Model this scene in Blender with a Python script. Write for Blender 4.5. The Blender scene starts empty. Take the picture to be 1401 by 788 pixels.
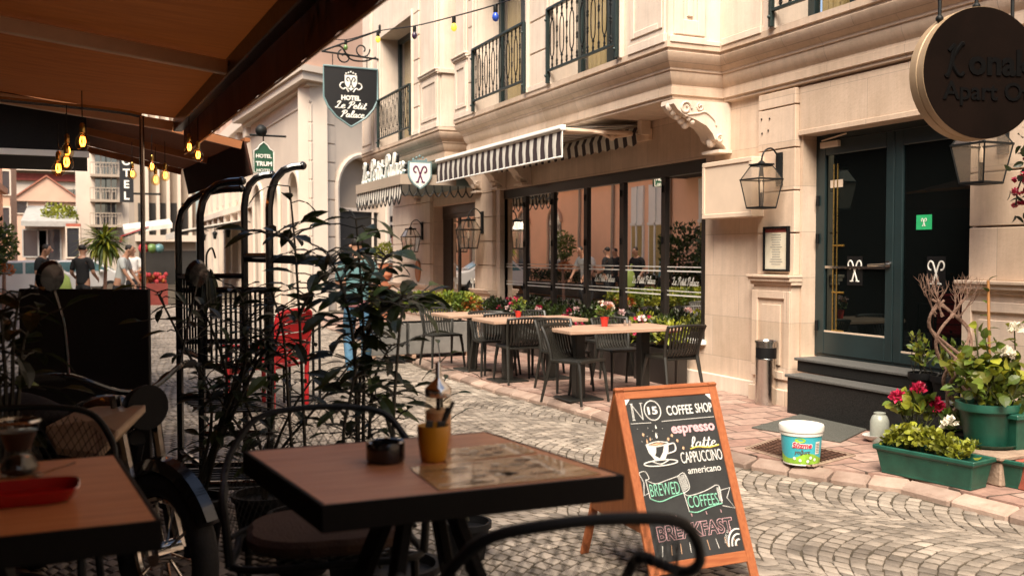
import bpy, math, random
from math import radians as R, sin, cos, tan, atan, pi, sqrt
from mathutils import Vector as V, Matrix as M4
random.seed(7)
SC = bpy.context.scene
COL = SC.collection
OFF = {}

# ------------------------------------------------------------------ camera model (used to survey positions in metres)
YAW, PITCH, FOC, CAMZ = R(23.9), R(1.94), 1300.0, 1.6
FH = V((sin(YAW), cos(YAW), 0)); RT = V((cos(YAW), -sin(YAW), 0))
FW = FH*cos(PITCH) - V((0, 0, 1))*sin(PITCH); UP = FH*sin(PITCH) + V((0, 0, 1))*cos(PITCH)
CAM = V((0, 0, CAMZ))
def ray(px, py): return FW*FOC + RT*(px-700.5) + UP*(394-py)
def atz(px, py, z): r = ray(px, py); return CAM + r*((z-CAMZ)/r.z)
def atx(px, py, x): r = ray(px, py); return CAM + r*(x/r.x)
def aty(px, py, y): r = ray(px, py); return CAM + r*(y/r.y)
def atd(px, py, d): r = ray(px, py); return CAM + r*(d/FOC)
def yf(px, x, py=350): return atx(px, py, x).y

# ------------------------------------------------------------------ materials
def new_mat(name):
    m = bpy.data.materials.new(name); m.use_nodes = True
    nt = m.node_tree; b = nt.nodes['Principled BSDF']
    return m, nt, b
def N(nt, typ, **kw):
    n = nt.nodes.new(typ)
    for k, v in kw.items():
        if k in n.inputs: n.inputs[k].default_value = v
        else: setattr(n, k, v)
    return n
def c4(c): return (c[0], c[1], c[2], 1)
def pm(name, col, rough=.6, metal=0, var=.18, scale=3.0, bump=.08, bscale=60, stretch=None, tint=0, col2=None, spec=.5, coat=0, transl=0, detail=6):
    """procedural material: two-scale noise over the colour, fine noise as bump, optional per-face tint"""
    m, nt, b = new_mat(name); L = nt.links
    tc = N(nt, 'ShaderNodeTexCoord')
    mp = N(nt, 'ShaderNodeMapping'); L.new(tc.outputs['Object'], mp.inputs[0])
    if stretch: mp.inputs['Scale'].default_value = stretch
    n1 = N(nt, 'ShaderNodeTexNoise', Scale=scale, Detail=detail, Roughness=.65); L.new(mp.outputs[0], n1.inputs[0])
    rp = N(nt, 'ShaderNodeValToRGB')
    a = [max(0, x*(1-var)) for x in col]; d = [min(1, x*(1+var)) for x in (col2 or col)]
    if col2: a = list(col)
    rp.color_ramp.elements[0].color = c4(a); rp.color_ramp.elements[1].color = c4(d if not col2 else col2)
    rp.color_ramp.elements[0].position = .32; rp.color_ramp.elements[1].position = .68
    L.new(n1.outputs[0], rp.inputs[0])
    out = rp.outputs[0]
    if tint:
        at = N(nt, 'ShaderNodeAttribute', attribute_name='tint')
        mr = N(nt, 'ShaderNodeMapRange'); mr.inputs['To Min'].default_value = 1-tint; mr.inputs['To Max'].default_value = 1+tint
        L.new(at.outputs['Fac'], mr.inputs[0])
        mx = N(nt, 'ShaderNodeVectorMath', operation='MULTIPLY'); L.new(out, mx.inputs[0]); L.new(mr.outputs[0], mx.inputs[1])
        out = mx.outputs[0]
    L.new(out, b.inputs['Base Color'])
    b.inputs['Metallic'].default_value = metal; b.inputs['Specular IOR Level'].default_value = spec
    b.inputs['Coat Weight'].default_value = coat
    n2 = N(nt, 'ShaderNodeTexNoise', Scale=bscale, Detail=4); L.new(mp.outputs[0], n2.inputs[0])
    mr2 = N(nt, 'ShaderNodeMapRange'); mr2.inputs['To Min'].default_value = max(.02, rough-.12); mr2.inputs['To Max'].default_value = min(1, rough+.12)
    L.new(n2.outputs[0], mr2.inputs[0]); L.new(mr2.outputs[0], b.inputs['Roughness'])
    if bump:
        bp = N(nt, 'ShaderNodeBump', Strength=min(1, bump*3), Distance=.01); L.new(n2.outputs[0], bp.inputs['Height'])
        L.new(bp.outputs[0], b.inputs['Normal'])
    if transl:
        tr = N(nt, 'ShaderNodeBsdfTranslucent'); L.new(out, tr.inputs[0])
        ms = N(nt, 'ShaderNodeMixShader', Fac=transl); L.new(b.outputs[0], ms.inputs[1]); L.new(tr.outputs[0], ms.inputs[2])
        L.new(ms.outputs[0], nt.nodes['Material Output'].inputs[0])
    return m
def emit(name, col, s):
    m, nt, b = new_mat(name); b.inputs['Base Color'].default_value = c4(col)
    b.inputs['Emission Color'].default_value = c4(col); b.inputs['Emission Strength'].default_value = s
    return m
def glass(name, col=(1, 1, 1), rough=.02, ior=1.45, milk=0):
    """clear thin glass: mostly transparent with a fresnel sheen"""
    m, nt, b = new_mat(name); L = nt.links
    t = N(nt, 'ShaderNodeBsdfTransparent'); t.inputs[0].default_value = c4(col)
    g = N(nt, 'ShaderNodeBsdfGlossy', Roughness=rough)
    lw = N(nt, 'ShaderNodeLayerWeight', Blend=.5); pw_ = N(nt, 'ShaderNodeMath', operation='POWER'); pw_.inputs[1].default_value = 4; L.new(lw.outputs['Facing'], pw_.inputs[0])
    f = N(nt, 'ShaderNodeMath', operation='MULTIPLY_ADD', use_clamp=True); f.inputs[1].default_value = .7; f.inputs[2].default_value = .04; L.new(pw_.outputs[0], f.inputs[0])
    ms = N(nt, 'ShaderNodeMixShader')
    if milk:
        di = N(nt, 'ShaderNodeBsdfTranslucent'); di.inputs[0].default_value = (.85, .82, .76, 1); m2 = N(nt, 'ShaderNodeMixShader', Fac=milk); L.new(t.outputs[0], m2.inputs[1]); L.new(di.outputs[0], m2.inputs[2]); t = m2
    L.new(f.outputs[0], ms.inputs[0]); L.new(t.outputs[0], ms.inputs[1]); L.new(g.outputs[0], ms.inputs[2])
    L.new(ms.outputs[0], nt.nodes['Material Output'].inputs[0]); return m
def pane_mat(name, base, refl, tintc=(1, 1, 1), spec=.5):
    """coated dark window glass: dark body, strong mirror sheen that grows towards grazing"""
    m, nt, b = new_mat(name); L = nt.links
    b.inputs['Base Color'].default_value = c4(base); b.inputs['Roughness'].default_value = .3; b.inputs['Specular IOR Level'].default_value = spec
    g = N(nt, 'ShaderNodeBsdfGlossy', Roughness=.0); g.inputs['Color'].default_value = c4(tintc)
    tc = N(nt, 'ShaderNodeTexCoord'); n2 = N(nt, 'ShaderNodeTexNoise', Scale=.9, Detail=1); L.new(tc.outputs['Object'], n2.inputs[0])
    bp = N(nt, 'ShaderNodeBump', Strength=.06, Distance=.02); L.new(n2.outputs[0], bp.inputs['Height']); L.new(bp.outputs[0], g.inputs['Normal'])
    f = N(nt, 'ShaderNodeFresnel', IOR=1.5); ad = N(nt, 'ShaderNodeMath', operation='ADD', use_clamp=True); ad.inputs[1].default_value = refl
    L.new(f.outputs[0], ad.inputs[0])
    ms = N(nt, 'ShaderNodeMixShader'); L.new(ad.outputs[0], ms.inputs[0]); L.new(b.outputs[0], ms.inputs[1]); L.new(g.outputs[0], ms.inputs[2])
    L.new(ms.outputs[0], nt.nodes['Material Output'].inputs[0]); return m
def brick_mat(name, c1, c2, mortar, bw, bh, msize=.012, rough=.8, bump=.5, offset=.5, rot=0, stain=.25, axis='xy'):
    m, nt, b = new_mat(name); L = nt.links
    tc = N(nt, 'ShaderNodeTexCoord'); mp = N(nt, 'ShaderNodeMapping'); L.new(tc.outputs['Object'], mp.inputs[0])
    mp.inputs['Rotation'].default_value = {'xy': (0, 0, rot), 'yz': (0, R(-90), R(-90)), 'xz': (R(-90), 0, 0)}[axis]
    br = N(nt, 'ShaderNodeTexBrick', offset=offset); br.inputs['Scale'].default_value = 1
    br.inputs['Brick Width'].default_value = bw; br.inputs['Row Height'].default_value = bh; br.inputs['Mortar Size'].default_value = msize
    br.inputs['Color1'].default_value = c4(c1); br.inputs['Color2'].default_value = c4(c2); br.inputs['Mortar'].default_value = c4(mortar)
    br.inputs['Mortar Smooth'].default_value = .3
    nz = N(nt, 'ShaderNodeTexNoise', Scale=9.0, Detail=8, Roughness=.7); L.new(tc.outputs['Object'], nz.inputs[0])
    ds = N(nt, 'ShaderNodeMix', data_type='VECTOR'); 
    wv = N(nt, 'ShaderNodeVectorMath', operation='MULTIPLY_ADD'); L.new(nz.outputs['Color'], wv.inputs[0]); wv.inputs[1].default_value = (.02, .02, .02); L.new(mp.outputs[0], wv.inputs[2])
    L.new(wv.outputs[0], br.inputs[0])
    mr = N(nt, 'ShaderNodeMapRange'); mr.inputs['From Min'].default_value = .3; mr.inputs['From Max'].default_value = .7
    mr.inputs['To Min'].default_value = 1-stain; mr.inputs['To Max'].default_value = 1+stain; L.new(nz.outputs[0], mr.inputs[0])
    mu = N(nt, 'ShaderNodeVectorMath', operation='MULTIPLY'); L.new(br.outputs[0], mu.inputs[0]); L.new(mr.outputs[0], mu.inputs[1])
    L.new(mu.outputs[0], b.inputs['Base Color']); b.inputs['Roughness'].default_value = rough
    n3 = N(nt, 'ShaderNodeTexNoise', Scale=70, Detail=4); L.new(tc.outputs['Object'], n3.inputs[0])
    sb = N(nt, 'ShaderNodeMath', operation='MULTIPLY_ADD'); sb.inputs[1].default_value = -1.0; L.new(br.outputs['Fac'], sb.inputs[0])
    ml = N(nt, 'ShaderNodeMath', operation='MULTIPLY'); ml.inputs[1].default_value = .35; L.new(n3.outputs[0], ml.inputs[0]); L.new(ml.outputs[0], sb.inputs[2])
    bp = N(nt, 'ShaderNodeBump', Strength=bump, Distance=.012); L.new(sb.outputs[0], bp.inputs['Height']); L.new(bp.outputs[0], b.inputs['Normal'])
    return m
def stripe_mat(name, c1, c2, axis, period, duty=.5, rough=.75, transl=0, phase=0):
    """woven cloth with dyed stripes across one object axis"""
    m, nt, b = new_mat(name); L = nt.links
    tc = N(nt, 'ShaderNodeTexCoord'); sx = N(nt, 'ShaderNodeSeparateXYZ'); L.new(tc.outputs['Object'], sx.inputs[0])
    d = N(nt, 'ShaderNodeMath', operation='MULTIPLY_ADD'); d.inputs[1].default_value = 1/period; d.inputs[2].default_value = 100+phase; L.new(sx.outputs[axis], d.inputs[0])
    fr = N(nt, 'ShaderNodeMath', operation='FRACT'); L.new(d.outputs[0], fr.inputs[0])
    lt = N(nt, 'ShaderNodeMath', operation='LESS_THAN'); lt.inputs[1].default_value = duty; L.new(fr.outputs[0], lt.inputs[0])
    mx = N(nt, 'ShaderNodeMix', data_type='RGBA'); mx.inputs[6].default_value = c4(c1); mx.inputs[7].default_value = c4(c2); L.new(lt.outputs[0], mx.inputs[0])
    nz = N(nt, 'ShaderNodeTexNoise', Scale=12, Detail=5); L.new(tc.outputs['Object'], nz.inputs[0])
    mr = N(nt, 'ShaderNodeMapRange'); mr.inputs['To Min'].default_value = .8; mr.inputs['To Max'].default_value = 1.15; L.new(nz.outputs[0], mr.inputs[0])
    mu = N(nt, 'ShaderNodeVectorMath', operation='MULTIPLY'); L.new(mx.outputs[2], mu.inputs[0]); L.new(mr.outputs[0], mu.inputs[1])
    L.new(mu.outputs[0], b.inputs['Base Color']); b.inputs['Roughness'].default_value = rough
    if transl:
        tr = N(nt, 'ShaderNodeBsdfTranslucent'); L.new(mu.outputs[0], tr.inputs[0]); ms = N(nt, 'ShaderNodeMixShader', Fac=transl)
        L.new(b.outputs[0], ms.inputs[1]); L.new(tr.outputs[0], ms.inputs[2]); L.new(ms.outputs[0], nt.nodes['Material Output'].inputs[0])
    return m
def wood(name, dark, light, axis=0, scale=5, rough=.5, coat=0, stretch=14):
    st = [stretch, stretch, stretch]; st[axis] = 1
    return pm(name, dark, rough, col2=light, stretch=tuple(st), scale=scale, bump=.06, bscale=8, detail=9, coat=coat)

def stone_mat(name, c1, c2, slab=(.95, .46), joint=.35):
    """weathered limestone: cloudy tone, rain streaks, pores, hairline slab joints in the wall plane"""
    m = pm(name, c1, .78, col2=c2, scale=1.4, bump=.06, bscale=45, detail=10); nt = m.node_tree; L = nt.links; b = nt.nodes['Principled BSDF']
    src = b.inputs['Base Color'].links[0].from_socket; tc = [n for n in nt.nodes if n.type == 'TEX_COORD'][0]
    mp = N(nt, 'ShaderNodeMapping'); L.new(tc.outputs['Object'], mp.inputs[0]); mp.inputs['Scale'].default_value = (7, 7, .55)
    st = N(nt, 'ShaderNodeTexNoise', Scale=1.6, Detail=8, Roughness=.7); L.new(mp.outputs[0], st.inputs[0])
    r1 = N(nt, 'ShaderNodeMapRange'); r1.inputs['From Min'].default_value = .36; r1.inputs['From Max'].default_value = .60; r1.inputs['To Min'].default_value = .90; r1.inputs['To Max'].default_value = 1.03; L.new(st.outputs[0], r1.inputs[0])
    pt = N(nt, 'ShaderNodeTexNoise', Scale=38, Detail=5, Roughness=.75); L.new(tc.outputs['Object'], pt.inputs[0])
    r2 = N(nt, 'ShaderNodeMapRange'); r2.inputs['From Min'].default_value = .30; r2.inputs['From Max'].default_value = .44; r2.inputs['To Min'].default_value = .88; L.new(pt.outputs[0], r2.inputs[0])
    sx = N(nt, 'ShaderNodeSeparateXYZ'); L.new(tc.outputs['Object'], sx.inputs[0]); cb = N(nt, 'ShaderNodeCombineXYZ'); L.new(sx.outputs[1], cb.inputs[0]); L.new(sx.outputs[2], cb.inputs[1])
    br = N(nt, 'ShaderNodeTexBrick', offset=.5); br.inputs['Scale'].default_value = 1; br.inputs['Brick Width'].default_value = slab[0]; br.inputs['Row Height'].default_value = slab[1]; br.inputs['Mortar Size'].default_value = .0035; L.new(cb.outputs[0], br.inputs[0])
    br.inputs['Color1'].default_value = (1, 1, 1, 1); br.inputs['Color2'].default_value = (.85, .82, .78, 1); br.inputs['Mortar'].default_value = (1-joint, 1-joint, 1-joint, 1)
    a = src
    for o in (r1.outputs[0], r2.outputs[0], br.outputs[0]):
        mu = N(nt, 'ShaderNodeVectorMath', operation='MULTIPLY'); L.new(a, mu.inputs[0]); L.new(o, mu.inputs[1]); a = mu.outputs[0]
    L.new(a, b.inputs['Base Color']); return m
MT = dict(
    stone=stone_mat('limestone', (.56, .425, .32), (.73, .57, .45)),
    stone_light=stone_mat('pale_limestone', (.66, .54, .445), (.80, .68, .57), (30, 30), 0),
    cream=pm('cream_paint', (.66, .52, .40), .55, var=.06, bump=.02),
    granite=pm('black_granite', (.005, .005, .0055), .5, spec=.2, col2=(.032, .031, .029), scale=140, bump=.02, detail=2),
    granite_top=pm('worn_granite', (.06, .06, .056), .6, col2=(.14, .135, .125), scale=90, bump=.03, detail=3),
    iron=pm('wrought_iron', (.008, .009, .009), .55, spec=.25, bump=.05),
    irongreen=pm('green_black_iron', (.025, .04, .037), .4, metal=.3, bump=.05),
    black=pm('black_paint', (.005, .005, .0055), .6, var=.3, bump=.03, spec=.2),
    blackgloss=pm('black_gloss', (.006, .006, .007), .18, var=.2, bump=.0, coat=.4),
    doorgreen=pm('dark_green_frame', (.014, .028, .030), .35, var=.15, bump=.02),
    frame=pm('brown_black_frame', (.020, .016, .014), .35, var=.15, bump=.02),
    steel=pm('steel', (.55, .53, .50), .22, metal=1, var=.1, bump=.01),
    brass=pm('brass', (.55, .38, .12), .3, metal=1, var=.1, bump=.01),
    white=pm('white_paint', (.78, .76, .72), .5, var=.05, bump=.02),
    pane=pane_mat('coated_window_glass', (.008, .007, .006), .86, (1, .95, .89)),
    doorpane=pane_mat('dark_door_glass', (.003, .004, .004), .02, (.62, .78, .76), 0),
    farpane=pane_mat('far_window_glass', (.03, .03, .035), .12),
    gold_curtain=pm('ochre_curtain', (.30, .21, .07), .8, col2=(.46, .34, .14), stretch=(1, 40, .4), scale=2, bump=.05),
    glass=glass('clear_glass'), jar=glass('jar_glass', (.93, .9, .84)), 
    chairplastic=pm('olive_grey_plastic', (.016, .015, .012), .42, var=.12, bump=.02),
    tabletop=wood('pale_table_wood', (.34, .205, .14), (.50, .34, .245), 0, 4),
    leafbright=pm('yellow_green_leaf', (.13, .165, .015), .5, col2=(.29, .285, .03), scale=6, tint=.55, bump=.05, bscale=25, transl=.3),
    leafmid=pm('mid_green_leaf', (.045, .085, .012), .45, col2=(.12, .165, .022), scale=6, tint=.5, bump=.0, transl=.2),
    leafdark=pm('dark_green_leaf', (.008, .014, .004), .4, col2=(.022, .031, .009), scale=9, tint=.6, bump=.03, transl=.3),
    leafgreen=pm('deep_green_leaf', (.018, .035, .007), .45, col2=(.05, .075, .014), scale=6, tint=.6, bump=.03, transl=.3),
    leafrust=pm('rusty_leaf', (.30, .07, .015), .55, col2=(.42, .15, .03), scale=6, tint=.4, bump=.0, transl=.2),
    fl_red=pm('crimson_petal', (.42, .012, .05), .5, col2=(.58, .03, .10), tint=.35, bump=0, transl=.2),
    fl_pink=pm('pale_pink_petal', (.75, .45, .45), .5, col2=(.8, .62, .58), tint=.2, bump=0, transl=.2),
    fl_white=pm('white_petal', (.75, .70, .58), .5, tint=.2, bump=0, transl=.2),
    fl_wine=pm('wine_red_petal', (.26, .008, .03), .5, col2=(.40, .02, .06), tint=.35, bump=0, transl=.2),
    barkrough=pm('rough_bark', (.12, .06, .04), .9, col2=(.30, .19, .14), scale=55, bump=.3, bscale=120),
    stem=pm('green_stem', (.07, .08, .025), .6), stemdark=pm('dark_stem', (.02, .017, .010), .6),
    bark=pm('pale_bark', (.17, .085, .055), .8, col2=(.32, .19, .135), scale=20, bump=.15),
    soil=pm('potting_soil', (.025, .016, .010), .95, bump=.3, bscale=40),
    greenpot=pm('green_plastic_pot', (.006, .050, .034), .42, col2=(.013, .095, .062), scale=7, bump=.03),
    greypot=pm('grey_concrete_pot', (.12, .115, .105), .8, col2=(.19, .18, .165), scale=4, bump=.06),
    redpot=pm('red_glazed_pot', (.55, .03, .02), .35, bump=0),
    redpaint=pm('red_paint', (.50, .015, .02), .4, var=.15, bump=.02),
    board_wood=wood('orange_pine', (.30, .078, .026), (.44, .145, .052), 2, 6),
    board_wood_x=wood('orange_pine_across', (.30, .078, .026), (.44, .145, .052), 0, 6),
    board_back=wood('brown_ply', (.16, .045, .015), (.26, .09, .03), 2, 6),
    slate=pm('chalkboard', (.014, .015, .015), .7, col2=(.030, .031, .030), scale=5, bump=.02),
    ch_white=pm('white_chalk', (.76, .75, .70), .95, var=.12, scale=90, bump=.1), ch_pink=pm('pink_chalk', (.72, .43, .45), .95, var=.12, scale=90, bump=.1),
    ch_green=pm('green_chalk', (.24, .60, .42), .95, var=.12, scale=90, bump=.1), ch_yel=pm('yellow_chalk', (.75, .58, .12), .95, var=.12, scale=90, bump=.1),
    ch_orange=pm('peach_chalk', (.70, .42, .25), .95, var=.12, scale=90, bump=.1),
    walnut=wood('walnut_laminate', (.40, .135, .050), (.60, .250, .112), 0, 5, rough=.42),
    darkedge=pm('dark_table_edge', (.005, .004, .0035), .6, bump=.02, spec=.15),
    deck=wood('dark_deck_boards', (.020, .013, .009), (.040, .026, .017), 1, 3, rough=.7),
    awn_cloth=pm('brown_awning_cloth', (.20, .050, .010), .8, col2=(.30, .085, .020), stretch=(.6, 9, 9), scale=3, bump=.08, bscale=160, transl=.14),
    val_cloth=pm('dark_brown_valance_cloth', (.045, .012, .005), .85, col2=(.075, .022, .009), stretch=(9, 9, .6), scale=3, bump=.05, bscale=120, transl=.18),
    beam=pm('beige_beam', (.82, .62, .46), .55, var=.12, bump=.03),
    dark_cloth=pm('black_canopy_cloth', (.010, .009, .009), .85, bump=.04),
    mustard=pm('mustard_glaze', (.50, .22, .012), .35, var=.08, bump=.0),
    sugar=pm('brown_sugar', (.62, .36, .17), .9, bump=.2, bscale=200),
    kraft=pm('kraft_placemat', (.38, .19, .065), .25, col2=(.48, .27, .11), scale=9, bump=.0, coat=.5),
    printdark=pm('brown_print', (.13, .055, .02), .3, bump=0), printpale=pm('pale_print', (.70, .56, .38), .3, bump=0),
    redtray=pm('red_lacquer', (.30, .006, .008), .2, var=.1, bump=0, coat=.6),
    cushion=pm('brown_cushion', (.085, .045, .030), .9, bump=.2, bscale=150),
    beige=pm('beige_plastic', (.40, .28, .18), .4, var=.12, bump=.01),
    rubber=pm('rubber', (.012, .012, .012), .8, bump=.1),
    chrome=pm('chrome', (.6, .58, .55), .12, metal=1, var=.05, bump=0),
    worn=pm('worn_curb_stone', (.22, .15, .105), .9, col2=(.36, .26, .19), scale=12, bump=.2, bscale=40),
    rust=pm('rusty_iron', (.06, .026, .016), .8, metal=.2, col2=(.14, .065, .04), scale=20, bump=.15),
    mat_grey=pm('grey_doormat', (.06, .06, .05), .95, col2=(.13, .13, .11), scale=120, bump=.35, bscale=160, detail=2),
    skin=pm('skin', (.42, .22, .14), .5, var=.06, bump=.02), hair=pm('dark_hair', (.012, .008, .006), .6, bump=.2, bscale=150),
    tee_black=pm('black_tee', (.010, .010, .011), .9, bump=.05), tee_grey=pm('grey_tee', (.42, .44, .42), .9, bump=.05),
    tee_white=pm('white_tee', (.72, .70, .66), .9, bump=.05), tee_teal=pm('teal_shirt', (.11, .23, .24), .9, bump=.05),
    pink_cloth=pm('pink_cloth', (.62, .28, .30), .9, bump=.05),
    jeans=pm('blue_jeans', (.035, .10, .17), .9, col2=(.07, .17, .26), scale=9, bump=.1), trousers=pm('dark_trousers', (.014, .014, .016), .9, bump=.05),
    bag=pm('green_bag', (.32, .42, .10), .6, var=.2, bump=.1), shoe=pm('dark_shoe', (.015, .012, .010), .5),
    sign_black=pm('sign_black', (.010, .010, .011), .45, var=.1, bump=.01), sign_white=pm('sign_white', (.76, .74, .68), .5, var=.05, bump=.0),
    sign_green=pm('sign_green', (.012, .07, .035), .45, bump=.01), sign_blue=pm('blue_trim', (.16, .25, .26), .4, bump=.02),
    purple=pm('plum_ink', (.10, .015, .07), .5, bump=0),
    disc_face=pm('dark_brown_disc', (.004, .0022, .0015), .85, spec=.05, col2=(.007, .0036, .0025), scale=3, bump=.02), disc_rim=pm('bronze_rim', (.30, .20, .115), .5, metal=.15, col2=(.40, .28, .17), scale=4, bump=.02),
    disc_text=pm('black_lettering', (.0012, .001, .001), .9, spec=.1, bump=0),
    salmon=pm('salmon_render', (.90, .52, .34), .85, var=.07, scale=.7, bump=.05), salmon2=pm('peach_render', (.52, .31, .21), .85, var=.08, scale=.7, bump=.05),
    cafe_wall=pm('brown_cafe_wall', (.035, .02, .013), .8, bump=.05),
    far_white=pm('white_render', (.56, .47, .39), .85, var=.08, scale=.5), far_pink=pm('pink_render', (.50, .32, .24), .85, var=.08, scale=.5),
    far_beige=pm('beige_render', (.34, .27, .21), .85, var=.1, scale=.5), far_roof=pm('tile_roof', (.30, .11, .07), .85, var=.2, scale=8),
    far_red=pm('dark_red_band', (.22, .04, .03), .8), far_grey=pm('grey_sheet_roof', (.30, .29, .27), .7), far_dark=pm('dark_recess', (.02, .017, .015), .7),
    redcloth=pm('red_awning', (.50, .05, .06), .8, transl=.2), whitecloth=pm('white_awning', (.70, .66, .60), .8, transl=.2),
    carwhite=pm('white_car_paint', (.70, .70, .68), .25, var=.03, bump=0, coat=.5), carteal=pm('car_glass', (.10, .22, .24), .08, bump=0),
    bulb_glow=emit('bulb_glow', (1.0, .34, .06), 6), bulb_glass=glass('amber_bulb_glass', (1, .86, .62), .03),
    bulb_yel=emit('yellow_bulb', (.85, .55, .06), .5), bulb_blue=pm('blue_bulb', (.03, .09, .5), .25, bump=0), bulb_dark=pm('dark_bulb', (.04, .02, .05), .25, bump=0), bulb_green=pm('green_bulb', (.12, .22, .06), .25, bump=0),
    lanternglass=glass('lantern_glass', (1, .98, .94), milk=.28),
    bucket_white=pm('white_plastic', (.76, .74, .68), .4, var=.04, bump=0), bucket_blue=pm('turquoise_label', (.04, .42, .50), .4, var=.12, bump=0), bucket_green=pm('green_label', (.26, .50, .05), .4, var=.3, scale=14, bump=0),
    bucket_red=pm('red_print', (.55, .03, .08), .4, bump=0),
    paper=pm('menu_paper', (.62, .56, .42), .7, col2=(.70, .65, .52), scale=6, bump=0), bamboo=pm('bamboo_stake', (.42, .19, .06), .6),
    redbrick=pm('red_brick', (.26, .055, .032), .85, col2=(.36, .10, .06), scale=9, bump=.12, bscale=30), terracotta=pm('terracotta', (.45, .17, .09), .8, bump=.05),
    green_exit=pm('green_exit_sign', (.02, .42, .16), .4, bump=0), clear_plastic=pm('milky_plastic', (.34, .36, .31), .3, var=.08, bump=.02), copper=pm('copper_plaque', (.42, .16, .06), .5, metal=.2, bump=.03),
)

# ------------------------------------------------------------------ mesh builder
def cr(pts, n=6, closed=False):
    """Catmull-Rom through points"""
    P = [V(p) for p in pts]; out = []
    m = len(P)
    for i in range(m if closed else m-1):
        if closed: a, b, c, d = P[i-1], P[i], P[(i+1) % m], P[(i+2) % m]
        else: a, b, c, d = P[max(i-1, 0)], P[i], P[i+1], P[min(i+2, m-1)]
        for k in range(n):
            t = k/n
            out.append(.5*((2*b)+(c-a)*t+(2*a-5*b+4*c-d)*t*t+(3*b-a-3*c+d)*t*t*t))
    if not closed: out.append(P[-1])
    return out
class MB:
    def __init__(s): s.v = []; s.f = []; s.t = []; s.m = []
    def add(s, vs, fs, t=None, m=0):
        o = len(s.v); s.v += [tuple(p) for p in vs]
        tt = random.random() if t is None else t
        for f in fs: s.f.append(tuple(i+o for i in f)); s.t.append(tt); s.m.append(m)
        return s
    def box(s, x0, x1, y0, y1, z0, z1, m=0, t=None):
        if x0 > x1: x0, x1 = x1, x0
        if y0 > y1: y0, y1 = y1, y0
        if z0 > z1: z0, z1 = z1, z0
        vs = [(x, y, z) for z in (z0, z1) for y in (y0, y1) for x in (x0, x1)]
        return s.add(vs, [(0, 2, 3, 1), (4, 5, 7, 6), (0, 1, 5, 4), (2, 6, 7, 3), (0, 4, 6, 2), (1, 3, 7, 5)], t, m)
    def hexa(s, b4, t4, m=0, t=None):
        vs = list(b4)+list(t4)
        return s.add(vs, [(3, 2, 1, 0), (4, 5, 6, 7), (0, 1, 5, 4), (1, 2, 6, 5), (2, 3, 7, 6), (3, 0, 4, 7)], t, m)
    def obox(s, mat, hx, hy, hz, m=0):
        vs = [mat @ V((x, y, z)) for z in (-hz, hz) for y in (-hy, hy) for x in (-hx, hx)]
        return s.add(vs, [(0, 2, 3, 1), (4, 5, 7, 6), (0, 1, 5, 4), (2, 6, 7, 3), (0, 4, 6, 2), (1, 3, 7, 5)], None, m)
    def bar(s, p, q, w, h, up=(0, 0, 1), m=0):
        p, q = V(p), V(q); d = (q-p); L = d.length; d.normalize(); u = V(up)
        if abs(d.dot(u)) > .98: u = V((0, 1, 0))
        sd = d.cross(u).normalized(); u = sd.cross(d)
        mt = M4((( d.x, sd.x, u.x, 0), (d.y, sd.y, u.y, 0), (d.z, sd.z, u.z, 0), (0, 0, 0, 1))); mt.translation = (p+q)/2
        return s.obox(mt, L/2, w/2, h/2, m)
    def tube(s, pts, r, n=6, cap=True, closed=False, m=0, t=None):
        P = [V(p) for p in pts]; k = len(P)
        rs = r if isinstance(r, (list, tuple)) else [r]*k
        ref = None; vs = []
        for i in range(k):
            if closed: d = P[(i+1) % k]-P[i-1]
            else: d = P[min(i+1, k-1)]-P[max(i-1, 0)]
            if d.length < 1e-9: d = V((0, 0, 1))
            d.normalize()
            if ref is None: ref = V((0, 0, 1)) if abs(d.z) < .9 else V((1, 0, 0))
            u = ref-d*ref.dot(d)
            if u.length < 1e-4: u = d.orthogonal()
            u.normalize(); w = d.cross(u); ref = u
            for j in range(n):
                a = 2*pi*j/n+.3927; vs.append(P[i]+(u*cos(a)+w*sin(a))*rs[i])
        fs = []
        for i in range(k if closed else k-1):
            for j in range(n):
                a, b = i*n+j, i*n+(j+1) % n; c, d = ((i+1) % k)*n+(j+1) % n, ((i+1) % k)*n+j
                fs.append((a, b, c, d))
        if cap and not closed: fs += [tuple(range(n-1, -1, -1)), tuple((k-1)*n+j for j in range(n))]
        return s.add(vs, fs, t, m)
    def lathe(s, prof, n=20, c=(0, 0, 0), m=0, t=None, sx=1, sy=1, mat=None, cap0=True, cap1=True):
        vs = []; c = V(c)
        for (r, z) in prof:
            for j in range(n):
                a = 2*pi*j/n; p = V((r*cos(a)*sx, r*sin(a)*sy, z)); vs.append(c+(mat @ p if mat else p))
        fs = []
        for i in range(len(prof)-1):
            for j in range(n):
                fs.append((i*n+j, i*n+(j+1) % n, (i+1)*n+(j+1) % n, (i+1)*n+j))
        if cap0: fs.append(tuple(range(n-1, -1, -1)))
        if cap1: fs.append(tuple((len(prof)-1)*n+j for j in range(n)))
        return s.add(vs, fs, t, m)
    def ball(s, c, r, n=10, k=6, m=0, t=None, sz=1):
        return s.lathe([(r*max(.02, sin(pi*i/k)), -r*sz*cos(pi*i/k)) for i in range(k+1)], n, c, m, t)
    def prism(s, poly, o, ux, uy, n, m=0, t=None):
        """extrude a 2-D outline (list of (a,b)) drawn on axes ux,uy at o by vector n"""
        o, ux, uy, n = V(o), V(ux), V(uy), V(n); k = len(poly)
        a = [o+ux*p[0]+uy*p[1] for p in poly]; b = [p+n for p in a]
        fs = [tuple(range(k-1, -1, -1)), tuple(range(k, 2*k))]+[(i, (i+1) % k, k+(i+1) % k, k+i) for i in range(k)]
        return s.add(a+b, fs, t, m)
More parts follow.
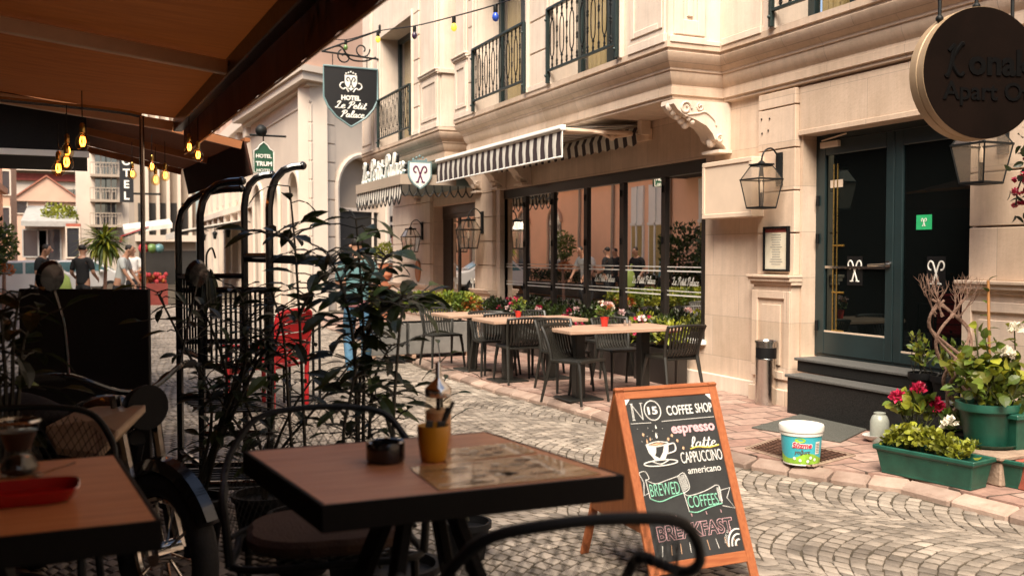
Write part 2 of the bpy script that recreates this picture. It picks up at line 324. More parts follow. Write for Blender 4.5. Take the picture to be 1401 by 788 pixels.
    def sweep(s, prof, path, m=0, t=None):
        """sweep (offset, z) profile along a plan polyline with mitres; offset is to the RIGHT of travel"""
        P = [V((p[0], p[1], 0)) for p in path]; k = len(P); vs = []
        for i in range(k):
            d1 = (P[i]-P[i-1]).normalized() if i else None; d2 = (P[i+1]-P[i]).normalized() if i < k-1 else None
            if d1 is None: d1 = d2
            if d2 is None: d2 = d1
            n1 = V((d1.y, -d1.x, 0)); n2 = V((d2.y, -d2.x, 0)); b = (n1+n2).normalized(); sc = 1/max(.2, b.dot(n1))
            for (o, z) in prof: vs.append(P[i]+b*(o*sc)+V((0, 0, z)))
        q = len(prof); fs = []
        for i in range(k-1):
            for j in range(q-1): fs.append((i*q+j, i*q+j+1, (i+1)*q+j+1, (i+1)*q+j))
        fs += [tuple(range(q)), tuple((k-1)*q+j for j in range(q-1, -1, -1))]
        return s.add(vs, fs, t, m)
    def leaf(s, base, d, L, w, up=None, fold=.25, droop=.2, m=0, t=None, pts=4):
        d = V(d).normalized(); u = V(up) if up else V((0, 0, 1))
        sd = d.cross(u)
        if sd.length < .05: sd = d.orthogonal()
        sd.normalize(); nn = sd.cross(d)
        prof = ((0, .06), (.28, .85), (.58, 1.0), (.84, .6), (1, .02)) if pts == 4 else ((0, .1), (.45, 1), (1, .05))
        vs = []; b = V(base)
        for (a, ww) in prof:
            c = b+d*(a*L)-nn*(droop*L*a*a)
            vs += [c-sd*(ww*w/2)+nn*(fold*ww*w/2), c, c+sd*(ww*w/2)+nn*(fold*ww*w/2)]
        fs = []
        for i in range(len(prof)-1):
            o = i*3; fs += [(o, o+1, o+4, o+3), (o+1, o+2, o+5, o+4)]
        return s.add(vs, fs, t, m)
    def build(s, name, mats, parent=None, local=False, smooth=False, bevel=0, sharp=40, kind=None, origin=None):
        mats = mats if isinstance(mats, (list, tuple)) else [mats]
        me = bpy.data.meshes.new(name); vs = s.v
        ob = bpy.data.objects.new(name, me); COL.objects.link(ob)
        if parent is None:
            if origin is None:
                if local: origin = V((0, 0, 0))
                else:
                    xs = [p[0] for p in vs]; ys = [p[1] for p in vs]; zs = [p[2] for p in vs]
                    origin = V(((min(xs)+max(xs))/2, (min(ys)+max(ys))/2, min(zs)))
            off = V(origin); ob.location = off; OFF[ob.name] = off.copy()
        else:
            ob.parent = parent; off = V((0, 0, 0)) if local else OFF.get(parent.name, V((0, 0, 0)))
            OFF[ob.name] = off.copy()
        me.from_pydata([(p[0]-off.x, p[1]-off.y, p[2]-off.z) for p in vs], [], s.f)
        for mm in mats: me.materials.append(MT[mm] if isinstance(mm, str) else mm)
        if len(mats) > 1: me.polygons.foreach_set('material_index', s.m)
        at = me.attributes.new('tint', 'FLOAT', 'FACE'); at.data.foreach_set('value', s.t)
        me.update()
        if smooth:
            me.polygons.foreach_set('use_smooth', [True]*len(me.polygons)); me.set_sharp_from_angle(angle=R(sharp))
        if bevel:
            b = ob.modifiers.new('soft_edges', 'BEVEL'); b.width = bevel; b.segments = 1; b.limit_method = 'ANGLE'; b.angle_limit = R(50)
        if kind: ob['kind'] = kind
        return ob
def tag(o, label, cat, group=None, kind=None):
    if label: o['label'] = label
    if cat: o['category'] = cat
    if group: o['group'] = group
    if kind: o['kind'] = kind
    return o
def thing(name, label, cat, loc=(0, 0, 0), rz=0, group=None):
    o = bpy.data.objects.new(name, None); COL.objects.link(o); o.empty_display_size = .1
    o.location = loc; o.rotation_euler = (0, 0, rz); OFF[o.name] = V(loc)
    return tag(o, label, cat, group)
def dup(root, loc, rz=0, label=None, group=None, scale=None):
    r = root.copy(); COL.objects.link(r); r.location = loc; r.rotation_euler = (0, 0, rz)
    if scale: r.scale = (scale, scale, scale)
    if label: r['label'] = label
    if group: r['group'] = group
    for ch in list(root.children):
        c = ch.copy(); COL.objects.link(c); c.parent = r
        for g in list(ch.children):
            d = g.copy(); COL.objects.link(d); d.parent = c
    OFF[r.name] = V(loc)
    return r
def structure(o): o['kind'] = 'structure'; return o

# ------------------------------------------------------------------ lettering
def text_geo(body, size, extrude=.002, offset=0, shear=0, outline=0, align='CENTER', sx=1, spacing=1):
    cu = bpy.data.curves.new('lettering', 'FONT'); cu.body = body; cu.size = size; cu.extrude = extrude; cu.offset = offset; cu.shear = shear
    cu.align_x = align; cu.align_y = 'CENTER'; cu.resolution_u = 3; cu.space_character = spacing
    if outline: cu.fill_mode = 'NONE'; cu.bevel_depth = outline; cu.bevel_resolution = 0; cu.extrude = 0
    ob = bpy.data.objects.new('lettering', cu); me = bpy.data.meshes.new_from_object(ob)
    vs = [V((v.co.x*sx, v.co.y, v.co.z)) for v in me.vertices]; fs = [tuple(p.vertices) for p in me.polygons]
    bpy.data.objects.remove(ob); bpy.data.meshes.remove(me); bpy.data.curves.remove(cu)
    return vs, fs
def put(mb, geo, o, ux, uy, m=0, lift=.0):
    vs, fs = geo; o, ux, uy = V(o), V(ux).normalized(), V(uy).normalized(); n = ux.cross(uy)
    mb.add([o+ux*p.x+uy*p.y+n*(p.z+lift) for p in vs], fs, None, m)
def fit(geo, w=None, h=None):
    vs, fs = geo; x0 = min(p.x for p in vs); x1 = max(p.x for p in vs); y0 = min(p.y for p in vs); y1 = max(p.y for p in vs)
    a = w/(x1-x0) if w else None; b = h/(y1-y0) if h else None
    a = a or b; b = b or a; cx, cy = (x0+x1)/2, (y0+y1)/2
    return [V(((p.x-cx)*a, (p.y-cy)*b, p.z)) for p in vs], fs
SCRIPT = {
    'e': (.72, [[(0, .4), (.42, .58), (.52, .88), (.3, 1), (.06, .6), (.16, .1), (.45, 0), (.75, .3)]]),
    'l': (.58, [[(0, .3), (.4, 1.2), (.42, 1.85), (.24, 1.95), (.14, 1.2), (.18, .2), (.4, 0), (.62, .3)]]),
    't': (.6, [[(0, .3), (.28, 1.2), (.3, 1.75), (.2, .35), (.36, 0), (.62, .3)], [(.02, 1.15), (.55, 1.2)]]),
    'i': (.55, [[(0, .3), (.2, 1), (.18, .25), (.34, 0), (.57, .3)], [(.22, 1.4), (.28, 1.46)]]),
    'a': (.88, [[(.6, .85), (.32, 1), (.05, .5), (.25, 0), (.55, .45), (.63, 1), (.6, .3), (.72, 0), (.9, .3)]]),
    'c': (.7, [[(.58, .82), (.35, 1), (.08, .5), (.3, 0), (.72, .3)]]),
    'L': (1.15, [[(.08, 1.5), (.3, 1.95), (.62, 1.85), (.45, .9), (.22, .1), (.02, .12), (.2, .25), (.8, 0), (1.15, .3)]]),
    'P': (1.1, [[(.48, 1.85), (.38, .8), (.2, .02), (0, .12)], [(.02, 1.35), (.25, 1.9), (.8, 2.0), (1.0, 1.5), (.7, 1.02), (.4, 1.05)]]),
    'K': (1.1, [[(.4, 1.9), (.3, .8), (.15, 0), (-.02, .1)], [(.05, 1.5), (.4, 1.9)], [(1.0, 1.9), (.85, 1.95), (.35, .95), (.75, .2), (1.05, .05), (1.2, .25)]]),
    ' ': (.5, []),
}
def script_geo(s, h, r, shear=.25, flat=.5):
    """joined-up handwriting as flattened tubes; h = ascender height"""
    mb = MB(); x = 0; k = h/2
    for ch in s:
        adv, strokes = SCRIPT[ch]
        for st in strokes:
            pts = cr([((x+a+b*shear)*k, b*k, 0) for a, b in st], 5)
            mb.tube(pts, r, 5)
        x += adv
    vs = [V((p[0]-x*k/2, p[1]-h/2, p[2]*flat)) for p in mb.v]
    return vs, mb.f
def monogram(h, r):
    """two crossed looping letters, one the mirror of the other"""
    mb = MB()
    for sg in (1, -1):
        pts = [(.44, -.94), (.31, -.90), (.13, -.42), (-.05, .05), (-.2, .5), (-.38, .85), (-.64, .90), (-.82, .60), (-.72, .28), (-.48, .20)]
        mb.tube(cr([(sg*a*h/2, b*h/2, 0) for a, b in pts], 5), r, 5)
        mb.tube([(sg*-.58*h/2, -.95*h/2, 0), (sg*-.16*h/2, -.93*h/2, 0)], r*.8, 5)
    return [V((p[0], p[1], p[2]*.5)) for p in mb.v], mb.f
# ------------------------------------------------------------------ people
def skin_mesh(verts, edges, root=0, sub=2):
    """grow one continuous surface round a skeleton of (x,y,z,radius)"""
    me = bpy.data.meshes.new('skeleton'); me.from_pydata([v[:3] for v in verts], edges, []); ob = bpy.data.objects.new('skeleton', me); COL.objects.link(ob)
    md = ob.modifiers.new('s', 'SKIN'); md.use_smooth_shade = True
    sv = me.skin_vertices[0].data
    for i, v in enumerate(verts):
        r = v[3]; sv[i].radius = r if isinstance(r, tuple) else (r, r); sv[i].use_root = (i == root)
    s2 = ob.modifiers.new('b', 'SUBSURF'); s2.levels = sub; s2.render_levels = sub
    dg = bpy.context.evaluated_depsgraph_get(); ev = ob.evaluated_get(dg); m2 = bpy.data.meshes.new_from_object(ev)
    vs = [v.co.copy() for v in m2.vertices]; fs = [tuple(p.vertices) for p in m2.polygons]
    bpy.data.objects.remove(ob); bpy.data.meshes.remove(m2); return vs, fs
def person(label, loc, rz, top, bottom, lean=0, head_down=0, arms=None, sleeve=True, hips=None, stride=.1, group='people walking in the street', waist=None):
    """adult 1.76 m tall; local -Y is forwards"""
    T = thing('person', label, 'person', loc, rz, group)
    def ln(x, y, z):                      # lean the upper body forward about the hips
        a = lean*max(0, (z-.95)); return (x, y-a, z)
    arms = arms or {1: [(.24, .02, 1.14), (.25, -.12, .92)], -1: [(-.24, .02, 1.14), (-.25, -.12, .92)]}
    sk = [(0, 0, .96, (.13, .10)), (0, 0, 1.12, (.125, .09)), (0, .01, 1.30, (.155, .105)), (0, .01, 1.43, (.09, .07)), (0, .0, 1.50, .052), (0, -.02-head_down*.5, 1.57, (.07, .078)), (0, -.02-head_down, 1.67, (.078, .095)), (0, -.01-head_down, 1.735, (.05, .06))]
    sk = [ln(*p[:3])+(p[3],) for p in sk]
    ed = [(i, i+1) for i in range(7)]
    def add(p, r, par): sk.append(tuple(p)+(r,)); ed.append((par, len(sk)-1)); return len(sk)-1
    hands = []
    for s in (1, -1):
        sh = add(ln(s*.18, .01, 1.40), .058, 2 if False else 3); e = add(ln(*arms[s][0]), .042, sh); w = add(ln(*arms[s][1]), .028, e)
        wv = V(ln(*arms[s][1])); d = (wv-V(ln(*arms[s][0]))).normalized(); add(wv+d*.08, (.036, .018), w); hands.append((wv, d, s))
        h = add((s*.09, 0, .90), .085, 0); k = add((s*.10, -stride*s-.02, .50), .058, h); a = add((s*.10, stride*s*.9+.02, .09), .040, k); add((s*.11, stride*s*.9-.13, .035), (.042, .03), a)
    vs, fs = skin_mesh(sk, ed); mb = MB(); mb.add(vs, fs)
    hd = V(ln(0, -.02-head_down, 1.64))
    mb.tube([hd+V((0, -.082, .02)), hd+V((0, -.112, -.025)), hd+V((0, -.085, -.035))], [.008, .016, .010], 6)
    for s in (1, -1): mb.ball(hd+V((s*.082, .01, -.01)), .024, 8, 5)
    for wv, d, s in hands:                # four unequal fingers and a thumb
        side = V((0, 1, 0)) if abs(d.y) < .8 else V((0, 0, 1)); side = (side-d*side.dot(d)).normalized(); pal = d.cross(side)*s
        for q, L in enumerate((.075, .085, .08, .062)):
            b = wv+d*.095+side*(.027-.018*q); mb.tube([b, b+d*L*.5+pal*.008, b+d*L*.9+pal*.026], [.0095, .0085, .006], 6)
        b = wv+d*.045+side*.034; mb.tube([b, b+d*.03+side*.025, b+d*.06+side*.022+pal*.02], [.011, .010, .007], 6)
    body = mb.build('body', 'skin', T, local=True, smooth=True, sharp=70)
    em = MB()
    for s in (1, -1): em.ball(hd+V((s*.032, -.088, .005)), .010, 6, 4)
    em.build('eye', 'black', T, local=True, smooth=True)
    mh = MB(); mh.tube([hd+V((-.028, -.093, -.052)), hd+V((0, -.099, -.054)), hd+V((.028, -.093, -.052))], .005, 5); mh.build('mouth', 'fl_wine', T, local=True)
    hv, hf = skin_mesh([tuple(hd+V((0, .035, -.03)))+((.084, .080),), tuple(hd+V((0, .02, .055)))+((.090, .102),), tuple(hd+V((0, .005, .11)))+((.055, .065),)], [(0, 1), (1, 2)])
    MB().add(hv, hf).build('hair', 'hair', T, local=True, smooth=True, sharp=80)
    g = .016
    q = [ln(*p) for p in ((0, 0, .86), (0, 0, 1.12), (0, .01, 1.30), (0, .01, 1.43))]
    ssk = [q[0]+((.165, .135),), q[1]+((.150, .116),), q[2]+((.172, .122),), q[3]+((.10, .082),)]; sed = [(0, 1), (1, 2), (2, 3)]
    for s in (1, -1):
        a = ln(s*.18, .01, 1.40); e = V(ln(*arms[s][0])); ssk.append(a+(.074,)); sed.append((3, len(ssk)-1)); av = V(a); ssk.append(tuple(av+(e-av)*.85)+(.062,)); sed.append((len(ssk)-2, len(ssk)-1))
    v2, f2 = skin_mesh(ssk, sed, root=1); MB().add(v2, f2).build('shirt', top, T, local=True, smooth=True, sharp=80)
    tsk = [(0, 0, 1.0, (.142, .112)), (0, 0, .93, (.145, .115))]; te = [(0, 1)]
    for s in (1, -1):
        for p, r in (((s*.09, 0, .86), .10), ((s*.10, -stride*s-.02, .50), .076), ((s*.10, stride*s*.9+.02, .08), .062)):
            tsk.append(p+(r,)); te.append((1 if r == .10 else len(tsk)-2, len(tsk)-1))
    v3, f3 = skin_mesh(tsk, te, root=1); MB().add(v3, f3).build('trousers', bottom, T, local=True, smooth=True, sharp=80)
    for s in (1, -1):
        v4, f4 = skin_mesh([(s*.10, stride*s*.9+.045, .05, (.048, .04)), (s*.11, stride*s*.9-.06, .045, (.05, .036)), (s*.115, stride*s*.9-.16, .03, (.042, .026))], [(0, 1), (1, 2)])
        MB().add(v4, f4).build('shoe', 'shoe', T, local=True, smooth=True, sharp=80)
    if waist:
        v5, f5 = skin_mesh([(0, 0, 1.01, (.158, .128)), (0, 0, .92, (.162, .132)), (0, 0, .86, (.165, .135))], [(0, 1), (1, 2)]); MB().add(v5, f5).build('tied_jumper', waist, T, local=True, smooth=True, sharp=80)
    T.scale = (1.06, 1.06, 1.06)
    return T
def gnd(px, dist): p = atd(px, 350, dist); return V((p.x, p.y, 0))
p1 = gnd(55, 21.0)
person('man in a black T-shirt looking down beside the green bag', p1, R(66), 'tee_black', 'trousers', lean=.12, head_down=.05, arms={1: [(.23, -.02, 1.13), (.2, -.26, 1.05)], -1: [(-.22, .0, 1.14), (-.2, -.2, .98)]})
person('man in a black T-shirt seen from behind, next to the palm', gnd(113, 21.6), R(150), 'tee_black', 'trousers', arms={1: [(.25, .02, 1.14), (.25, -.2, 1.0)], -1: [(-.25, .02, 1.14), (-.2, -.22, 1.02)]})
person('man in a pale grey T-shirt bending forward', gnd(162, 21.8), R(70), 'tee_grey', 'trousers', lean=.28, head_down=.04, arms={1: [(.22, -.14, 1.16), (.22, -.34, .95)], -1: [(-.22, -.14, 1.16), (-.2, -.34, .95)]})
person('person in a white T-shirt facing the camera in the street', gnd(181, 26.5), R(-8), 'tee_white', 'trousers', arms={1: [(.22, -.04, 1.13), (.12, -.24, 1.08)], -1: [(-.23, 0, 1.13), (-.24, -.1, .9)]})
person('person in blue jeans and a teal shirt behind the tall leafy plant', gnd(489, 12.4), R(172), 'tee_teal', 'jeans', stride=.12, waist='pink_cloth', arms={1: [(.24, -.05, 1.14), (.15, -.25, 1.16)], -1: [(-.24, -.05, 1.14), (-.15, -.25, 1.12)]})
for x_, y_, lab, tp_, a_ in ((-2.7, 29.4, 'man in a white shirt walking by the salmon house, seen in the window reflection', 'tee_white', 80), (-2.75, 27.6, 'man in a black shirt by the salmon house, seen in the window reflection', 'tee_black', 70), (-2.7, 24.8, 'person in a teal top by the salmon house, seen in the window reflection', 'tee_teal', -60)):
    person(lab, (x_, y_, 0), R(a_), tp_, 'trousers', lean=.08, head_down=.03)
bg = MB(); c = p1+V((.42, -.2, .70)); bg.lathe([(.06, 0), (.17, .05), (.19, .22), (.15, .42), (.05, .52)], 14, c, sx=1.1, sy=.7); bg.tube(cr([c+V((-.05, 0, .5)), c+V((-.1, .04, .66)), c+V((-.22, .12, .62))], 5), .012, 6)
tag(bg.build('shopping_bag', 'bag', smooth=True), 'lime green bulging bag held by the man in black', 'bag')

# ------------------------------------------------------------------ ground, cobbles, pavement
EDGE = [(5.6, -28), (5.35, 1.5), (5.18, 4.0), (5.12, 4.8), (4.86, 5.25), (4.62, 5.8), (4.54, 6.4), (4.62, 8.2), (4.57, 9.1), (4.42, 10.2), (4.40, 12), (4.56, 14.2), (4.85, 20), (5.0, 23.2), (6.2, 25.0)]
PAVE = .08
def edge_x(y):
    for (xa, ya), (xb, yb) in zip(EDGE, EDGE[1:]):
        if ya <= y <= yb: return xa+(xb-xa)*(y-ya)/(yb-ya)
    return 6.0 if y > 25 else 5.6
gm = MB(); gm.box(-150, 150, -60, 260, -.3, -.0062); structure(gm.build('ground', pm('packed_earth', (.045, .034, .022), .95, col2=(.09, .07, .045), scale=4, bump=.2)))
cob = pm('granite_cobbles', (.20, .163, .13), .65, col2=(.36, .305, .25), scale=2.2, bump=.14, bscale=55, tint=.36, detail=9)
nt_ = cob.node_tree; b_ = nt_.nodes['Principled BSDF']; s_ = b_.inputs['Base Color'].links[0].from_socket; tc_ = [n for n in nt_.nodes if n.type == 'TEX_COORD'][0]
for sc_, lo, hi, a_, e_ in ((.45, .70, 1.12, .35, .65), (3.5, .72, 1.05, .36, .52)):       # worn, dusty and stained patches
    z_ = N(nt_, 'ShaderNodeTexNoise', Scale=sc_, Detail=8, Roughness=.7); nt_.links.new(tc_.outputs['Object'], z_.inputs[0]); r_ = N(nt_, 'ShaderNodeMapRange'); r_.inputs['From Min'].default_value = a_; r_.inputs['From Max'].default_value = e_; r_.inputs['To Min'].default_value = lo; r_.inputs['To Max'].default_value = hi; nt_.links.new(z_.outputs[0], r_.inputs[0])
    u_ = N(nt_, 'ShaderNodeVectorMath', operation='MULTIPLY'); nt_.links.new(s_, u_.inputs[0]); nt_.links.new(r_.outputs[0], u_.inputs[1]); s_ = u_.outputs[0]
nt_.links.new(s_, b_.inputs['Base Color'])
cm = MB(); rr = random.Random(3)
ca, sa = cos(R(24)), sin(R(24)); W, RAD, S = 1.30, .92, .088; TH = math.asin(W/2/RAD); NA = 16
for ci in range(-14, 30):
    for j in range(-70, 480):
        for k in range(NA+1):
            o = .5 if j % 2 else 0
            t0 = -TH+2*TH*max(0, k-o)/NA; t1 = -TH+2*TH*min(NA, k+1-o)/NA
            if t1-t0 < .02: continue
            tm = (t0+t1)/2; ax, by = ci*W+RAD*sin(tm), (j+.5)*S+RAD*cos(tm)
            X, Y = ax*ca-by*sa, ax*sa+by*ca
            if Y < 1.2 or Y > 33 or X < -3.4: continue
            if X > edge_x(Y)-.16 or (X < 1.0 and Y < 3.1): continue
            if X < -.6-.03*Y and Y > 12 and rr.random() < .0: continue
            q = []; g = .0045+rr.random()*.0045
            dt = 1.5*g/RAD; g *= .72
            for t, b in ((t0+dt, j*S+g), (t1-dt, j*S+g), (t1-dt, (j+1)*S-g), (t0+dt, (j+1)*S-g)):
                a_, b_ = ci*W+RAD*sin(t), b+RAD*cos(t); a_ += rr.uniform(-.006, .006); b_ += rr.uniform(-.006, .006)
                q.append(V((a_*ca-b_*sa, a_*sa+b_*ca, -.022)))
            cen = sum(q, V((0, 0, 0)))/4; h = rr.uniform(-.0014, .0014); tx, ty = rr.uniform(-.02, .02), rr.uniform(-.02, .02)
            def zz(p, base): return h+base+(p.x-cen.x)*tx+(p.y-cen.y)*ty
            mid = [V((p.x, p.y, zz(p, -.0022))) for p in q]; top = []
            for p in q: s_ = cen+(p-cen)*.86; top.append(V((s_.x, s_.y, zz(s_, .001))))
            vs = q+mid+top+[V((cen.x, cen.y, h+.004))]
            fs = [(0, 1, 5, 4), (1, 2, 6, 5), (2, 3, 7, 6), (3, 0, 4, 7), (4, 5, 9, 8), (5, 6, 10, 9), (6, 7, 11, 10), (7, 4, 8, 11), (8, 9, 12), (9, 10, 12), (10, 11, 12), (11, 8, 12)]
            cm.add(vs, fs, rr.random())
structure(cm.build('cobbled_street', cob, smooth=True, sharp=32))
rd = MB(); rd.add([(-9, 33, -.008), (6.2, 33, -.008), (6.2, 130, -.008), (-9, 130, -.008)], [(0, 1, 2, 3)])
rd.add([(6.2, 25, -.008), (14, 25, -.008), (14, 29, -.008), (6.2, 33, -.008)], [(0, 1, 2, 3)])
structure(rd.build('road', brick_mat('far_paving', (.36, .30, .25), (.46, .40, .34), (.16, .13, .10), .2, .11)))
pv = MB(); top = [(x, y, PAVE) for x, y in EDGE]+[(7.6, 25.0, PAVE), (7.6, -28, PAVE)]
pv.add(top, [tuple(range(len(top)))], .5)
for p, q in zip(top[:len(EDGE)], top[1:len(EDGE)]): pv.add([p, q, (q[0], q[1], -.05), (p[0], p[1], -.05)], [(3, 2, 1, 0)], .5)
structure(pv.build('pavement', brick_mat('pink_pavers', (.27, .155, .12), (.37, .255, .205), (.08, .055, .04), .42, .27, .010, stain=.35, rot=R(4), bump=.6)))
kb = MB(); rr = random.Random(5)
for (xa, ya), (xb, yb) in zip(EDGE, EDGE[1:]):
    a, b = V((xa, ya, 0)), V((xb, yb, 0)); L = (b-a).length; n = max(1, round(L/.34)); d = (b-a)/n; nn = V((-d.y, d.x, 0)).normalized()*.14
    for i in range(n):
        p, q = a+d*i+d.normalized()*.004, a+d*(i+1)-d.normalized()*.004; z = PAVE-.004+rr.uniform(-.006, .003); e = rr.uniform(-.01, .01)
        n2 = nn*(1+e)
        kb.hexa([p+V((0, 0, -.05)), q+V((0, 0, -.05)), q+n2+V((0, 0, -.05)), p+n2+V((0, 0, -.05))], [p+V((0, 0, z)), q+V((0, 0, z)), q+n2+V((0, 0, z-.035)), p+n2+V((0, 0, z-.035))], 0, rr.random())
structure(kb.build('kerb', pm('worn_red_kerb', (.25, .165, .125), .8, col2=(.38, .28, .225), scale=5, tint=.3, bump=.12, bscale=40), bevel=.014))
dk = MB()
for i in range(26): x = -2.4+i*.14; dk.box(x, x+.134, -2.2, 3.0, .262, .30)
for z0, z1, x0, x1, y0, y1 in ((.0, .262, 1.18, 1.235, -2.2, 3.0), (.0, .262, -2.4, 1.18, 2.94, 2.995)): dk.box(x0, x1, y0, y1, z0, z1)
structure(dk.build('terrace_deck', 'deck', bevel=.004))
# ------------------------------------------------------------------ the hotel on the right
D = 6.54; XU = D-.25; YR = XU/tan(R(36.14)); XB = YR*tan(R(33.1)); TOP = 9.5
H = thing('hotel_building', 'cream stone hotel with bay windows, wrought balconies and a dark glass shopfront', 'building', (D, 10, 0))
yd0, yd1 = 5.54, 7.56                    # glass door opening
yw0, yw1 = yf(965, D), yf(684, D)        # shopfront opening
ye0, ye1 = yf(652, D), yf(594, D)        # far entrance opening
YEND = yf(541, D)
zdoor, zsh = 2.80, 2.74
gw = MB()
def wallseg(y0, y1, z0, z1): gw.box(D, D+.42, y0, y1, z0, z1)
WT = 3.30
wallseg(-28, yd0, 0, WT); wallseg(yd0, yd1, zdoor, WT); wallseg(yd0, yd1, 0, .585); wallseg(yd1, yw0, 0, WT); wallseg(yw0, yw1, zsh, WT); wallseg(yw0, yw1, 0, .56)
wallseg(yw1, ye0, 0, WT); wallseg(ye0, ye1, 2.62, WT); wallseg(ye1, YEND, 0, WT)
gw.box(D+.42, D+6, YEND-.1, YEND, 0, WT)
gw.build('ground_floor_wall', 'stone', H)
pl = MB()
for a, b in ((yd1+.55, yw0+.02), (yw0+.02, yw1-.02), (yw1-.02, ye0), (-4, yd0-1.0)): pl.box(D-.045, D-.002, a, b, 0, PAVE+.17)
pl.build('plinth', 'stone_light', H, bevel=.008)
sl_ = MB(); sl_.box(D-.07, D+.10, yw0-.03, yw1+.02, .562, .612); sl_.build('window_sill', 'white', H, bevel=.006)

def pilaster(y0, y1, ztop=WT, ped=1.30, mt='stone'):
    m = MB()
    m.box(D-.11, D-.002, y0, y1, 0, ped)                              # pedestal body
    m.box(D-.15, D-.11, y0-.03, y1+.03, 0, PAVE+.16)
    for a, b, z0, z1 in ((y0, y0+.09, .34, ped-.06), (y1-.09, y1, .34, ped-.06), (y0+.09, y1-.09, .34, .42), (y0+.09, y1-.09, ped-.14, ped-.06)): m.box(D-.135, D-.11, a, b, z0, z1)
    m.box(D-.128, D-.11, y0+.15, y1-.15, .48, ped-.2)
    for k, (o, z0, z1) in enumerate(((.135, ped, ped+.035), (.165, ped+.035, ped+.075), (.185, ped+.075, ped+.105))): m.box(D-o, D-.002, y0-o*.22, y1+o*.22, z0, z1)
    z = ped+.105
    while z < ztop-.05:
        z1 = min(z+.43, ztop-.005); m.box(D-.075, D-.002, y0+.01, y1-.01, z, z1-.014); m.box(D-.030, D-.002, y0+.03, y1-.03, z1-.014, z1); z = z1
    return m.build('pilaster', mt, H, bevel=.005)
pilaster(yd1+.02, yf(1043, D)); pilaster(4.35, yd0-.02); pilaster(yw1+.16, ye0-.10, ped=.9); pilaster(ye1+.05, YEND-.02, ped=.9, mt='stone_light')  # far end pilaster: its brighter light is put into the paler stone
# frieze over the door
fz = MB(); fz.box(D-.03, D-.002, yd0-.02, yd1+.02, zdoor+.0, WT-.02); fz.box(D-.045, D-.03, yd0-.02, yd1+.02, zdoor, zdoor+.05); fz.build('door_frieze', 'stone', H, bevel=.004)
# granite steps
s1 = MB(); s1.box(atz(1068, 512, .44).x, D-.16, 4.2, 7.32, 0, .425); s1.box(atz(1068, 512, .44).x-.02, D-.15, 4.2, 7.34, .427, .455, 1); s1.build('step', ['granite', 'granite_top'], H, bevel=.006)
s2 = MB(); s2.box(D-.135, D+.30, yd0+.01, yd1-.10, .456, .562); s2.box(D-.16, D+.30, yd0+.01, yd1-.08, .564, .592, 1); s2.build('step', ['granite', 'granite_top'], H, bevel=.006)

# glass double door
xf = D+.19; dy0, dy1 = yd0, yd1
ymid = yf(1226, xf)
dm = MB()
fr = .055
dm.box(xf-.02, xf+.08, dy0, dy0+.05, .595, zdoor); dm.box(xf-.02, xf+.08, dy1-.05, dy1, .595, zdoor); dm.box(xf-.02, xf+.08, dy0+.05, dy1-.05, zdoor-.06, zdoor); dm.box(xf-.02, xf+.08, dy0+.05, dy1-.05, .595, .62)
door_frame = dm.build('door_frame', 'doorgreen', H, bevel=.004)
def leaf_door(y0, y1, bot, name):
    d = MB(); x0, x1 = xf-.035, xf+.03; w = .095; zt = zdoor-.065
    d.box(x0, x1, y0, y0+w, .622, zt); d.box(x0, x1, y1-w, y1, .622, zt); d.box(x0, x1, y0+w, y1-w, zt-.14, zt); d.box(x0, x1, y0+w, y1-w, .622, .622+bot)
    o = d.build(name, 'doorgreen', H, bevel=.006)
    p = MB(); p.box(xf-.012, xf+.004, y0+w-.004, y1-w+.004, .622+bot-.004, zt-.136); p.build('pane', 'doorpane', o)
    b = MB()
    for a, c, z0, z1 in ((y0+w, y1-w, .622+bot, .622+bot+.014), ): b.box(xf-.03, xf-.013, a, c, z0, z1)
    b.build('glazing_bead', 'cream', o)
    yc = (y0+y1)/2; mg = MB(); zc = 1.455
    mg.box(xf-.0165, xf-.0135, yc-.10, yc+.10, zc-.14, zc+.14, 1); put(mg, monogram(.21, .0085), (xf-.018, yc, zc), (0, -1, 0), (0, 0, 1))
    mg.build('monogram', ['sign_white', 'black'], o)
    return o
dl = leaf_door(ymid+.004, dy1-.052, .22, 'door'); dr = leaf_door(dy0+.052, ymid-.004, .10, 'side_light')
hd = MB(); yh = ymid+.055; hd.lathe([(.034, 0), (.034, .014)], 14, (xf-.036, yh, 1.52), mat=M4.Rotation(R(-90), 3, 'Y')); hd.tube([(xf-.05, yh, 1.52), (xf-.085, yh, 1.52)], .013, 8)
hd.tube(cr([(xf-.085, yh, 1.52), (xf-.09, yh+.06, 1.515), (xf-.085, yh+.20, 1.51)], 4), .012, 8); hd.build('handle', 'steel', dl, smooth=True)
pb = MB(); yb = dy1-.30
for dz in (0, .05): pb.tube([(xf+.006-.02, yb+dz, .80), (xf-.014, yb+dz, 2.50)], .008, 8)
for z in (.86, 1.24, 1.70): pb.tube([(xf-.014, yb+.06, z), (xf-.014, yb-.10, z)], .009, 8)
pb.build('brass_rail', 'brass', dl, smooth=True)
tb = MB(); tb.box(xf-.03, xf-.014, ymid+.1, dy1-.15, 1.475, 1.50); tb.build('push_bar', 'steel', dl)
st = MB(); st.box(xf-.0165, xf-.0135, dy1-.37, dy1-.2, 2.27, 2.345); st.build('sticker', 'cream', dl)
cl = MB(); cl.box(xf-.075, xf-.036, dy1-.36, dy1-.11, zdoor-.135, zdoor-.075); cl.tube([(xf-.06, dy1-.12, zdoor-.06), (xf-.10, dy1-.5, zdoor-.03)], .009, 6); cl.build('door_closer', 'cream', dl, bevel=.004)
